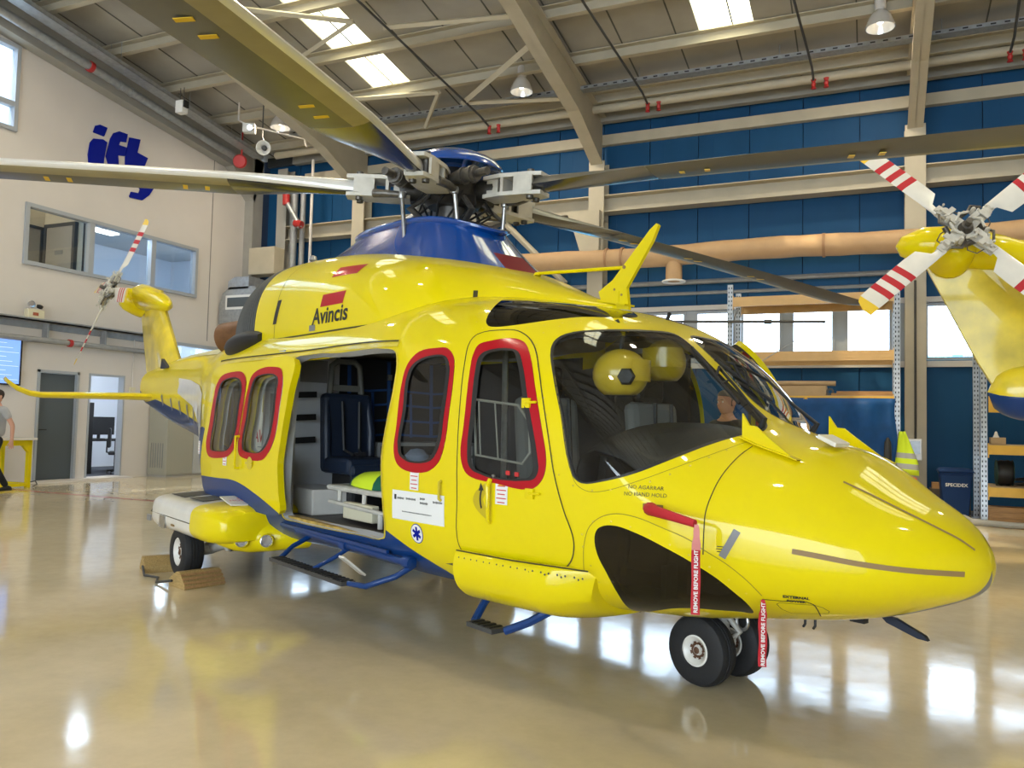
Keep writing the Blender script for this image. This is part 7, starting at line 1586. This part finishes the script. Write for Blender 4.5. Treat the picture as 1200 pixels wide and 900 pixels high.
# vent frame in the crew door pane
vf = [(1.479, 22.7), (1.368, 23.4), (1.335, 19.5), (1.326, 10.5), (1.343, 6.7), (1.462, 7.1), (1.479, 22.7)]
mb = MB().tube([on(SA, q, -.014) for q in vf], .008, 6)
for a, b in (((1.425, 22.9), (1.404, 6.8)), ((1.466, 22.6), (1.45, 7.0))): mb.tube([on(SA, a, -.014), on(SA, b, -.014)], .005, 5)
obj('vent_window_frame', mb, mat('vent_frame_white', (.42, .40, .36), .5), cd)
for k in range(2):
    P_, N_ = Pa(1.375-.022*k, 3.3); obj('vent_sticker', MB().box(P_-N_*.004, (.032, .004, .022)), M['redtxt'], cd)
obj('pillar', MB().tube([(-.88, -.80, .6), (-.92, -.78, 1.8)], .018, 8), M['steel'], heli)

# second helicopter of the same type, behind and to the right
h2 = copy_tree(heli)
h2['label'] = 'second yellow helicopter whose fin and striped tail rotor enter at the right edge'
H2A = math.radians(11)
hubL = Vector((-11.2, -.53, 0)); R2 = Matrix.Rotation(H2A, 4, 'Z')
pos = Vector((.83, 8.75, 0)) - (R2 @ hubL)
h2.location = (pos.x, pos.y, 0); h2.rotation_euler = (0, 0, H2A)
for ch in list(h2.children):
    if ch.name.startswith(('stabiliser', 'strobe_light')):
        bpy.data.objects.remove(ch); continue
    if ch.name.startswith(('tail_rotor_hub',)):
        ch.matrix_local = ch.matrix_local @ Matrix.Rotation(math.radians(TR2), 4, 'Z')
    if ch.name.startswith('rotor_blade') and 'label' in ch: del ch['label']
# ---------------- racks, bins and small things ----------------
def rack_post(t, x, y, h, label=None):
    mb = MB(); mb.bx(x-.045, x+.045, y-.004, y, 0, h); mb.bx(x-.045, x-.041, y, y+.06, 0, h); mb.bx(x+.041, x+.045, y, y+.06, 0, h)
    p = obj('upright', mb, M['galv'], t)
    mb = MB(); n = int(h/.075)
    for i in range(n):
        for dx in (-.022, .022): mb.box((x+dx, y-.0045, .05+.075*i), (.016, .002, .034))
    obj('upright_slots', mb, M['black'], p, kind='stuff')
    obj('foot_plate', MB().bx(x-.07, x+.07, y-.05, y+.09, 0, .006), M['galv'], p)
def beam(t, x0, x1, y, z, h, m_):
    mb = MB(); mb.bx(x0, x1, y-.045, y-.005, z, z+h); mb.bx(x0, x1, y-.049, y-.045, z+h*.25, z+h*.34); mb.bx(x0, x1, y-.049, y-.045, z+h*.62, z+h*.7)
    mb.bx(x0, x0+.012, y-.05, y, z-.05, z+h+.03); mb.bx(x1-.012, x1, y-.05, y, z-.05, z+h+.03)
    return obj('rack_beam', mb, m_, t)
t = empty('pallet_rack', (0, 0, 0), 0, 'galvanised pallet rack with pale orange beams and a blue tarpaulin, left of the column', 'rack')
for x, h in ((-2.22, 3.86), (.40, 3.72)):
    for y in (14.25, 15.2): rack_post(t, x, y, h)
    mb = MB()
    for i in range(5):
        z = .3+.7*i; mb.tube([(x, 14.29, z), (x, 15.22, z+.5)], .012, 6)
    obj('upright_brace', mb, M['galv'], t, kind='stuff')
for z, h, m_ in ((3.47, .16, M['rackorange']), (2.52, .16, M['rackorange']), (1.86, .075, M['rackyellow'])):
    for y in (14.25, 15.25): beam(t, -2.17, .355, y, z, h, m_)
obj('shelf_deck', MB().bx(-2.15, .34, 14.27, 15.2, 3.62, 3.645), M['cardboard'], t)
obj('shelf_deck', MB().bx(-2.15, .34, 14.27, 15.2, 1.935, 1.95), M['cardboard'], t)
# goods on the lower shelf
tag(obj('cardboard_box', MB().bx(-1.50, -.66, 14.35, 14.75, 1.952, 2.11), M['cardboard'], bevel=.004), 'long flat cardboard box on the left rack shelf under the roll', 'box')
tag(obj('fabric_roll', MB().tube([(-1.75, 14.5, 2.155), (-1.2, 14.5, 2.160), (-.52, 14.5, 2.155)], .042, 12), M['cardboard'], smooth=True), 'tan roll lying on the flat box on the left rack shelf', 'roll')
tag(obj('plank', MB().bx(-.58, .34, 14.3, 14.42, 1.952, 1.985), M['wood']), 'lower front plank at the right of the left rack shelf', 'plank')
tag(obj('plank', MB().bx(-.50, .33, 14.31, 14.41, 1.987, 2.02), M['wood']), 'upper plank lying on another at the right of the left rack shelf', 'plank')
tag(obj('tape_dispenser', MB().lathe([(.03,-.03),(.06,-.03),(.06,.03),(.03,.03)], 14, Matrix.Translation((-.60, 14.36, 2.012)) @ Matrix.Rotation(pi/2, 4, 'X')), M['darkgrey'], smooth=40), 'small dark roll between the box and the planks on the rack', 'roll')
# tarpaulin
rows = []
for i in range(33):
    x = -2.12+2.5*i/32; rows.append([(x+.02*math.sin(j*.8+i*.3), 14.16-.035*math.sin(i*.75+j*.30)-.05*(j/16)*math.sin(i*1.3)**2-.02*math.sin(j*.9-i*.5), 1.90-1.86*j/16) for j in range(17)])
tp = obj('tarpaulin', loft(rows), M['tarp'], smooth=80, label='blue tarpaulin hanging from the lower beam of the left rack', cat='tarpaulin'); md = tp.modifiers.new('t', 'SOLIDIFY'); md.thickness = .004
# gas strut bar seen before the window strip
t = empty('wall_crane_arm', (0, 0, 0), 0, 'thin dark horizontal bar with a slanting cable in front of the window strip', 'arm')
obj('bar', MB().tube([(-3.4, 14.0, 3.22), (-.66, 14.0, 3.14)], .022, 8).tube([(-1.62, 14.0, 3.165), (-1.5, 14.0, 3.16)], .04, 8), M['darkgrey'], t)
obj('cable', MB().tube([(-.68, 14.0, 3.12), (-1.95, 13.9, 2.30)], .008, 6), M['galv'], t)
obj('mount', MB().tube([(-3.4, 14.0, 3.22), (-3.4, 16.48, 3.24)], .03, 8), M['darkgrey'], t)
t = empty('pallet_rack', (0, 0, 0), 0, 'galvanised rack with yellow beams at the right frame edge', 'rack')
for x in (1.60, 4.3):
    for y in (14.25, 15.2): rack_post(t, x, y, 3.75)
for z in (1.06, .42, 2.55, 3.4):
    for y in (14.25, 15.25): beam(t, 1.65, 4.25, y, z, .14, M['rackyellow'])
for z in (1.20, .56, 2.69): obj('shelf_deck', MB().bx(1.67, 4.23, 14.27, 15.2, z, z+.012), M['cardboard'], t)
obj('side_bracket', MB().prism([(0,0),(.28,0),(.28,.05),(.0,.25)], -.02, .02, lambda a,b,h: (1.66+a, 14.22+h, 1.70+b)), M['rackyellow'], t)
o = tag(obj('tissue_box', MB().bx(1.70, 1.90, 14.32, 14.5, 1.213, 1.32), M['cardboard'], bevel=.003), 'small brown tissue box on the upper yellow shelf', 'box'); obj('tissue', MB().lathe([(.05,0),(.03,.04),(.015,.09),(0,.1)], 7, Matrix.Translation((1.78, 14.41, 1.315))), M['white'], o, smooth=True)
t = empty('hose_reel', (1.92, 14.65, .573), 0, 'dark hose reel on the lower yellow shelf', 'reel')
obj('hose_coil', MB().lathe([(.10,-.10),(.18,-.10),(.20,-.05),(.19,0),(.20,.05),(.18,.10),(.10,.10)], 22, Matrix.Translation((0, 0, .20)) @ Matrix.Rotation(pi/2, 4, 'Y')), M['black'], t, smooth=True)
for dx in (-.11, .11): obj('reel_flange', MB().lathe([(0,-.004),(.20,-.004),(.20,.004),(0,.004)], 22, Matrix.Translation((dx, 0, .20)) @ Matrix.Rotation(pi/2, 4, 'Y')), mat('reel_green%d' % (dx > 0), (.02, .06, .04), .5), t)
tag(obj('cable_heap', MB().tube([(2.15+.14*math.cos(a*1.1)+.02*a*.1, 14.5+.10*math.sin(a*1.3), .585+.012*a) for a in np.linspace(0, 12, 60)], .015, 6), M['black'], smooth=True), 'heap of black cable right of the hose reel', 'cable')
t = empty('wooden_crate', (1.90, 14.55, 0), 0, 'low wooden crate on the floor under the yellow rack', 'crate')
for i in range(3): obj('slat', MB().bx(-.24, .36, -.22, -.20, .012+.085*i, .09+.085*i), M['wood'], t)
obj('body', MB().bx(-.235, .355, -.20, .22, 0, .25), M['wood'], t)
for s_ in (-1,):
    t = empty('floor_guard', (0, 0, 0), 0, 'low grey steel floor guard with a post in front of the yellow rack', 'guard')
    obj('guard_rail', MB().tube([(1.35, 14.5, .06), (1.42, 13.95, .05), (1.85, 13.75, .05), (4.2, 13.7, .05)], .045, 8), M['beam_grey'], t)
    obj('guard_post', MB().bx(2.10, 2.22, 13.72, 13.84, 0, .86), M['beam_grey'], t)
t = empty('wheeled_bin', (1.27, 15.0, 0), 0, 'tall blue wheeled waste bin beside the column', 'bin')
rows = []
for z, w, d in ((.06, .18, .20), (.70, .225, .25), (.72, .24, .27), (.74, .24, .27)): rows.append([(-w, -d, z), (w, -d, z), (w, d, z), (-w, d, z)])
obj('body', loft(rows, True, True), M['bin'], t, bevel=.015)
rows = []
for z, w, d in ((.742, .25, .28), (.76, .255, .285), (.80, .22, .24), (.81, .15, .16)): rows.append([(-w, -d, z), (w, -d, z), (w, d, z), (-w, d, z)])
obj('lid', loft(rows, True, True), M['bin'], t, bevel=.01)
for s_ in (-1, 1): obj('bin_wheel', MB().lathe([(0,-.025),(.09,-.025),(.10,0),(.09,.025),(0,.025)], 16, Matrix.Translation((s_*.19, .20, .10)) @ Matrix.Rotation(pi/2, 4, 'Y')), M['black'], t, smooth=40)
v, f = text_mb('SPECIDEX', .072, .002, res=2); mb = MB(); mb.add([(a, -.255+.012*0-.0, b+.54) for a, b in v], f); obj('bin_lettering', mb, M['white'], t, fixn=False)
# low boxes behind the bin, cabinet under the tarp, switch box, vest
tag(obj('storage_trunk', MB().bx(.98, 1.00, 15.3, 15.32, 0, .01).bx(.96, 1.55, 15.55, 16.0, 0, .42), mat('trunk_brown', (.10, .075, .05), .7), bevel=.01), 'dark brown trunk on the floor behind the blue bin', 'trunk')
tag(obj('wooden_tray', MB().bx(.98, 1.30, 15.55, 15.85, .425, .52), M['wood']), 'small wooden tray on top of the brown trunk', 'tray')
t = empty('steel_cabinet', (.02, 13.98, 0), 0, 'small grey steel cabinet in front of the tarpaulin', 'cabinet')
obj('carcass', MB().bx(-.22, .20, -.02, .12, 0, .93), M['white_paint'], t, bevel=.006); obj('cabinet_top', MB().bx(-.25, .23, -.05, .12, .93, .955), M['beam'], t); obj('door_panel', MB().bx(-.17, .14, -.03, -.02, .1, .86), M['doorgrey'], t)
t = empty('switch_box', (.72, 15.95, .88), 0, 'grey switch box on the right column with a conduit', 'switch box')
obj('box_body', MB().bx(-.10, .12, -.07, .06, 0, .38), M['white_paint'], t, bevel=.01); obj('box_door', MB().bx(-.07, .09, -.078, -.07, .12, .34), M['galv'], t); obj('conduit', MB().tube([(.02, -.02, .38), (.02, -.02, 3.2)], .02, 8), M['darkgrey'], t)
t = empty('hi_vis_vest', (.50, 14.16, .70), 0, 'yellow high-visibility vest hanging on the rack post', 'vest')
rows = []
for i in range(9):
    a = i/8; w0 = .05+.14*min(1, a*1.4); rows.append([(-.05+(-w0)*.55+.02*a + (2*w0*.9)*j/8*1.0, -.01-.03*math.sin(pi*j/8)-.012*math.sin(j*1.7+i*.6), .68-.66*a+.03*(j/8)*a*-1) for j in range(9)])
mb = loft(rows); mb.m = [(1 if (i//8) in (4, 6) else 0) for i in range(len(mb.f))]
vs_o = obj('cloth', mb, [M['hiviz'], M['reflect']], t, smooth=80); md = vs_o.modifiers.new('t', 'SOLIDIFY'); md.thickness = .006
tag(obj('orange_bag', MB().lathe([(0,-.10),(.06,-.09),(.07,0),(.05,.08),(0,.1)], 12, Matrix.Translation((.62, 14.02, .58))), M['orange'], smooth=True), 'small orange bag hanging below the yellow vest', 'bag')
tag(obj('dark_coat', MB().lathe([(0,-.35),(.07,-.34),(.09,-.1),(.07,.25),(.02,.33),(0,.33)], 14, Matrix.Translation((.26, 14.02, .95)) @ Matrix.Diagonal((.7,.5,1,1))), M['black'], smooth=True), 'black coat hanging left of the yellow vest', 'coat')
tag(obj('wall_speaker', MB().bx(-5.35, -5.05, 15.9, 16.0, 3.35, 3.6), M['white'], bevel=.01), 'small white box on the middle column behind the cable cutter', 'box')

# ---------------- left side ----------------
t = empty('steel_cabinet', (-14.45, 14.0, 0), 0, 'tall beige steel cabinet with vent slots against the white wall', 'cabinet')
mb = MB().bx(-.29, .28, -.78, -.02, .05, 1.72); obj('carcass', mb, mat('cabinet_beige', (.33, .32, .26), .6), t, bevel=.008)
obj('plinth', MB().bx(-.28, .26, -.77, 1.2, 0, .05), M['beam_grey'], t)
obj('door_panel', MB().bx(-.29, .285, -.01, 1.2, .05, 1.72), mat('cabinet_grey', (.42, .43, .42), .6), t, bevel=.008)
mb = MB()
for k in range(6): mb.bx(-.20+.07*k, -.18+.07*k, -.785, -.78, .2, .75)
obj('vent_slots', mb, M['midgrey'], t, kind='stuff')
obj('door_handle', MB().bx(.285, .31, .02, .05, 1.18, 1.35), M['black'], t)
# yellow framed table
t = empty('workbench', (-13.95, 9.87, 0), math.radians(8), 'yellow steel frame table by the white wall at the left frame edge', 'table')
obj('table_top', MB().bx(-.75, .10, -1.9, .08, .86, .90), M['white_paint'], t)
for x, y in ((0, 0), (0, -1.8), (-.62, 0), (-.62, -1.8)): obj('leg', MB().bx(x-.035, x+.035, y-.035, y+.035, 0, .86), M['yellow'], t)
obj('apron', MB().bx(-.035, .035, -1.8, 0, .76, .86).bx(-.62, 0, -.035, .035, .76, .86).prism([(0,.76),(-.16,.76),(0,.60)], -.03, .03, lambda a,b,h: (h, a, b)), M['yellow'], t)
obj('foot_rail', MB().bx(-.03, .03, -1.77, -.035, .03, .09).bx(-.59, -.035, -.03, .03, .03, .09), M['yellow'], t)
obj('cable_hook', MB().tube([(.04, .03, .10), (.12, .06, .12), (.15, .07, .06), (.08, .05, .02)], .012, 6), M['darkgrey'], t)
# office seen through the right doorway
t = empty('office_desk', (-16.55, 13.55, 0), 0, 'dark desk inside the lit doorway', 'desk')
obj('desk_top', MB().bx(-.4, .4, -.75, .75, .74, .78), M['black'], t)
for y in (-.6, .6): obj('leg', MB().bx(-.3, .3, y-.04, y+.04, 0, .74), M['black'], t)
t = empty('monitor', (-16.5, 13.35, .78), 0, 'black computer monitor seen from behind on the office desk', 'monitor')
obj('screen_housing', MB().bx(.0, .05, -.32, .40, .10, .52), M['black'], t); obj('stand', MB().bx(-.05, .1, -.12, .12, 0, .02).bx(.0, .04, -.03, .03, .02, .3), M['black'], t)
tag(obj('display_column', MB().bx(-16.2, -16.05, 12.62, 12.86, 0, 1.62), M['black'], bevel=.01), 'tall black stand at the left inside the lit doorway', 'stand')
tag(obj('desk_phone', MB().bx(-16.42, -16.22, 14.0, 14.25, .78, .86), M['black'], bevel=.01), 'black desk telephone right of the monitor', 'telephone')
t = empty('office_chair', (-15.75, 13.35, 0), 2.4, 'black office chair inside the lit doorway', 'chair')
obj('seat', MB().bx(-.24, .24, -.24, .24, .44, .52), M['black'], t, bevel=.03); obj('backrest', MB().bx(-.22, .22, .20, .26, .60, 1.05), M['black'], t, bevel=.03)
obj('back_stem', MB().tube([(0, .1, .46), (0, .28, .5), (0, .27, .8)], .02, 8), M['black'], t); obj('gas_lift', MB().tube([(0,0,.08),(0,0,.46)], .025, 10), M['black'], t)
for k in range(5):
    a = 2*pi*k/5; o = obj('base_arm', MB().tube([(0,0,.11),(.27*math.cos(a), .27*math.sin(a), .075)], .018, 8), M['black'], t); obj('castor', MB().lathe([(0,-.012),(.028,-.012),(.028,.012),(0,.012)], 10, Matrix.Translation((.27*math.cos(a), .27*math.sin(a), .030)) @ Matrix.Rotation(pi/2, 4, 'X')), M['black'], o)
obj('office_floor_strip', MB().bx(-18.2, XL-.19, 11.7, 15.5, .001, .012), mat('office_carpet', (.04,.045,.06), .8), kind='structure')
obj('light_tube', MB().box((-16.4, 13.2, 2.9), (.9, 1.8, .04)), M['lamp_on'], label='long slanting lit ceiling tube seen through the lit doorway', cat='light')

# ---------------- chocks ----------------
def h2w(x, y, z=0): return heli.matrix_basis @ Vector((x, y, z)) if False else Matrix.Translation(Vector((-.73811, 4.48102, 0))) @ Matrix.Rotation(HD, 4, 'Z') @ Vector((x, y, z))
chs = []
for x, y, rz, lab in ((-3.95, -1.44, HD+math.radians(10), 'ribbed wooden chock in front of the main wheel'), (-4.78, -1.46, HD+math.radians(-6)+pi, 'ribbed wooden chock behind the main wheel')):
    p = h2w(x, y); t = empty('wheel_chock', (p.x, p.y, 0), rz, lab, 'chock', 'chocks at the main wheel')
    obj('block', MB().prism([(-.13, 0), (.12, 0), (.12, .03), (.03, .125), (-.02, .125), (-.13, .06)], -.17, .17, lambda a,b,h: (a, h, b)), M['chock'], t)
    for k in range(4): obj('rib', MB().prism([(.125, .012+.028*k), (.136, .014+.028*k), (.125-.0*k, .030+.028*k)], -.17, .17, lambda a,b,h: (a-.026*max(0,k-.4)*1.02, h, b)), M['wood'], t)
p1, p2 = h2w(-3.98, -1.63), h2w(-4.75, -1.64)
tag(obj('chock_rope', MB().tube([(p1.x, p1.y, .05), ((p1.x*.7+p2.x*.3), (p1.y*.7+p2.y*.3)-.06, .012), ((p1.x+p2.x)/2, (p1.y+p2.y)/2+.02, .012), ((p1.x*.25+p2.x*.75), (p1.y*.25+p2.y*.75)-.05, .012), (p2.x, p2.y, .05)], .010, 8), M['darkgrey'], smooth=True), 'dark rope joining the two wheel chocks', 'rope')

# ---------------- people ----------------
def skinned(name, joints, edges, m_, parent, sub=1, root=0):
    me = bpy.data.meshes.new(name); me.from_pydata([j[0] for j in joints], edges, []); me.materials.append(m_)
    o = bpy.data.objects.new(name, me); C.objects.link(o); o.parent = parent
    md = o.modifiers.new('skin', 'SKIN'); md.use_smooth_shade = True
    for i, j in enumerate(joints):
        r = j[1]; me.skin_vertices[0].data[i].radius = r if isinstance(r, tuple) else (r, r)
    me.skin_vertices[0].data[root].use_root = True
    s = o.modifiers.new('sub', 'SUBSURF'); s.levels = sub; s.render_levels = sub+1
    return o
def person(loc, rz, label, shirt, stride=.0, hair_m=None, height=1.72):
    t = empty('person', loc, rz, label, 'person'); k = height/1.75
    V3 = lambda x, y, z: (x*k, y*k, z*k)
    # facing +x; legs
    lf, rf = stride, -stride
    hipL, hipR = V3(0, .09, .93), V3(0, -.09, .93)
    kL, kR = V3(lf*.55+.03, .10, .50), V3(rf*.35+.05, -.10, .50)
    aL, aR = V3(lf, .10, .09), V3(rf-.05, -.10, .11)
    shL, shR = V3(0, .185, 1.43), V3(0, -.185, 1.43)
    eL, eR = V3(-.06-stride*.3, .25, 1.15), V3(-.0+stride*.3, -.25, 1.15)
    wL, wR = V3(-.0-stride*.5, .27, .90), V3(.08+stride*.5, -.26, .90)
    J = [(V3(0,0,.98), .08), (V3(0,0,1.2), .09), (V3(0,0,1.40), .07), (V3(.0,0,1.50), .052), (V3(.01,0,1.58), .05), (shL, .05), (eL, .038), (wL, .027), (shR, .05), (eR, .038), (wR, .027)]
    E_ = [(0,1),(1,2),(2,3),(3,4),(2,5),(5,6),(6,7),(2,8),(8,9),(9,10)]
    for w, s_ in ((7, 1), (10, -1)):
        c = Vector(J[w][0]); b = len(J)
        J.append((tuple(c+Vector((.01, 0, -.05))*k), (.030, .018))); E_.append((w, b))
        for f_ in range(4):
            q = c+Vector((.035-.022*f_, s_*.004, -.10))*k; b2 = len(J); J.append((tuple(q), .0095)); E_.append((b, b2)); q2 = q+Vector((.008-.002*f_, -s_*.012, -.05+abs(f_-1.4)*.007))*k; J.append((tuple(q2), .0075)); E_.append((b2, b2+1))
        q = c+Vector((.05, -s_*.01, -.06))*k; b2 = len(J); J.append((tuple(q), .010)); E_.append((b, b2)); J.append((tuple(q+Vector((.012, -s_*.004, -.035))*k), .0085)); E_.append((b2, b2+1))
    body = skinned('body', J, E_, M['skin'], t, 1)
    sh = [(V3(0,0,.93), (.15,.115)), (V3(0,0,1.10), (.145,.11)), (V3(0,0,1.28), (.165,.12)), (V3(0,0,1.41), (.12,.09)), (V3(0,0,1.47), (.065,.06)), (shL, .07), (tuple(np.array(shL)*.35+np.array(eL)*.65), .062), (shR, .07), (tuple(np.array(shR)*.35+np.array(eR)*.65), .062)]
    skinned('shirt', sh, [(0,1),(1,2),(2,3),(3,4),(3,5),(5,6),(3,7),(7,8)], shirt, t, 1)
    tr = [(V3(0,0,.97), (.135,.105)), (V3(0,0,.90), (.14,.11)), (hipL, .09), (kL, .065), (tuple(np.array(aL)+np.array([0,0,-.02])), .052), (hipR, .09), (kR, .065), (tuple(np.array(aR)+np.array([0,0,-.02])), .052)]
    skinned('trousers', tr, [(0,1),(1,2),(2,3),(3,4),(1,5),(5,6),(6,7)], M['trousers'], t, 1)
    for nm, a in (('shoe', aL), ('shoe', aR)):
        x, y, z = a; rows = []
        z = z-.09*k
        for dx, w, h in ((-.085, .02, .04), (-.07, .036, .075), (-.02, .04, .095), (.05, .044, .075), (.12, .048, .055), (.17, .036, .04), (.185, .01, .02)):
            rows.append([(x+dx, y+w*math.cos(q), z+max(0, h*.5+h*.5*math.sin(q))) for q in np.linspace(0, 2*pi, 15)[:-1]])
        obj(nm, loft(rows, True, True), M['black'], t, smooth=60)
    # head
    rows = []
    prof = [(0,.018,.020),(.02,.05,.05),(.045,.066,.058),(.08,.082,.066),(.115,.092,.073),(.15,.096,.077),(.18,.092,.074),(.205,.078,.063),(.222,.05,.042),(.23,.012,.012)]
    for z, a, b in prof:
        rw = []
        for q in np.linspace(0, 2*pi, 25)[:-1]:
            c, s = math.cos(q), math.sin(q); x = a*c + (.012 if z < .1 and c > 0 else 0)*c
            front = max(0, c)**14
            if .085 < z < .12: x += .0*front
            if .06 <= z <= .1: x += .020*front*(1 if z < .09 else .6)
            if .1 < z < .13: x -= .006*max(0, c)**4
            rw.append(((x+.012)*k, b*s*k, (1.52+z)*k))
        rows.append(rw)
    hd_ = obj('head', loft(rows, True, True), M['skin'], t, smooth=80)
    obj('nose', MB().tube([V3(.100, 0, 1.645), V3(.118, 0, 1.618), V3(.104, 0, 1.607)], [.007, .013, .010], 8), M['skin'], hd_, smooth=True)
    for s_ in (-1, 1):
        obj('eye', MB().lathe([(.0,-.009),(.008,-.005),(.0095,0),(.006,.006),(0,.0085)], 10, Matrix.Translation(V3(.093, s_*.031, 1.642)) @ Matrix.Rotation(pi/2, 4, 'Y')), M['white'], hd_, smooth=True)
        obj('pupil', MB().lathe([(.0045,0),(0,.003)], 8, Matrix.Translation(V3(.1005, s_*.031, 1.642)) @ Matrix.Rotation(pi/2, 4, 'Y')), M['black'], hd_)
        obj('ear', MB().lathe([(0,-.008),(.022,-.006),(.030,.004),(.02,.006),(0,.0)], 12, Matrix.Translation(V3(.0, s_*.078, 1.632)) @ Matrix.Rotation(-s_*pi/2, 4, 'X') @ Matrix.Diagonal((.7,1,1,1))), M['skin'], hd_, smooth=True)
        obj('eyebrow', MB().tube([V3(.104, s_*.018, 1.660), V3(.100, s_*.045, 1.660)], .0035, 6), hair_m or M['hair'], hd_)
    obj('mouth', MB().tube([V3(.100, -.022, 1.583), V3(.107, 0, 1.585), V3(.100, .022, 1.583)], [.002, .005, .002], 6), M['pinkrib'], hd_, smooth=True)
    rows = []
    for z, a, b in ((.085,.080,.070),(.12,.097,.079),(.15,.104,.084),(.18,.102,.083),(.21,.088,.072),(.232,.058,.05),(.243,.012,.012)):
        rw = []
        for q in np.linspace(0, 2*pi, 25)[:-1]:
            c, s = math.cos(q), math.sin(q); x = a*c; 
            if z < .17 and c > .15: x = a*.15; s = math.copysign(min(abs(s), .985), s)
            rw.append(((x+.008)*k, b*s*k, (1.52+z)*k))
        rows.append(rw)
    obj('hair', loft(rows, True, True), hair_m or M['hair'], hd_, smooth=70)
    return t
p1_ = person((-13.30, 8.82, 0), math.radians(-95), 'man in a grey polo shirt and black trousers walking at the left frame edge', M['shirt'], .22)
person((-1.20, 7.62, 0), math.radians(-128), 'man in a dark shirt standing behind the nose, seen through the windscreen', M['trousers'], .0, mat('hair_grey', (.10, .085, .07), .8), 1.70)
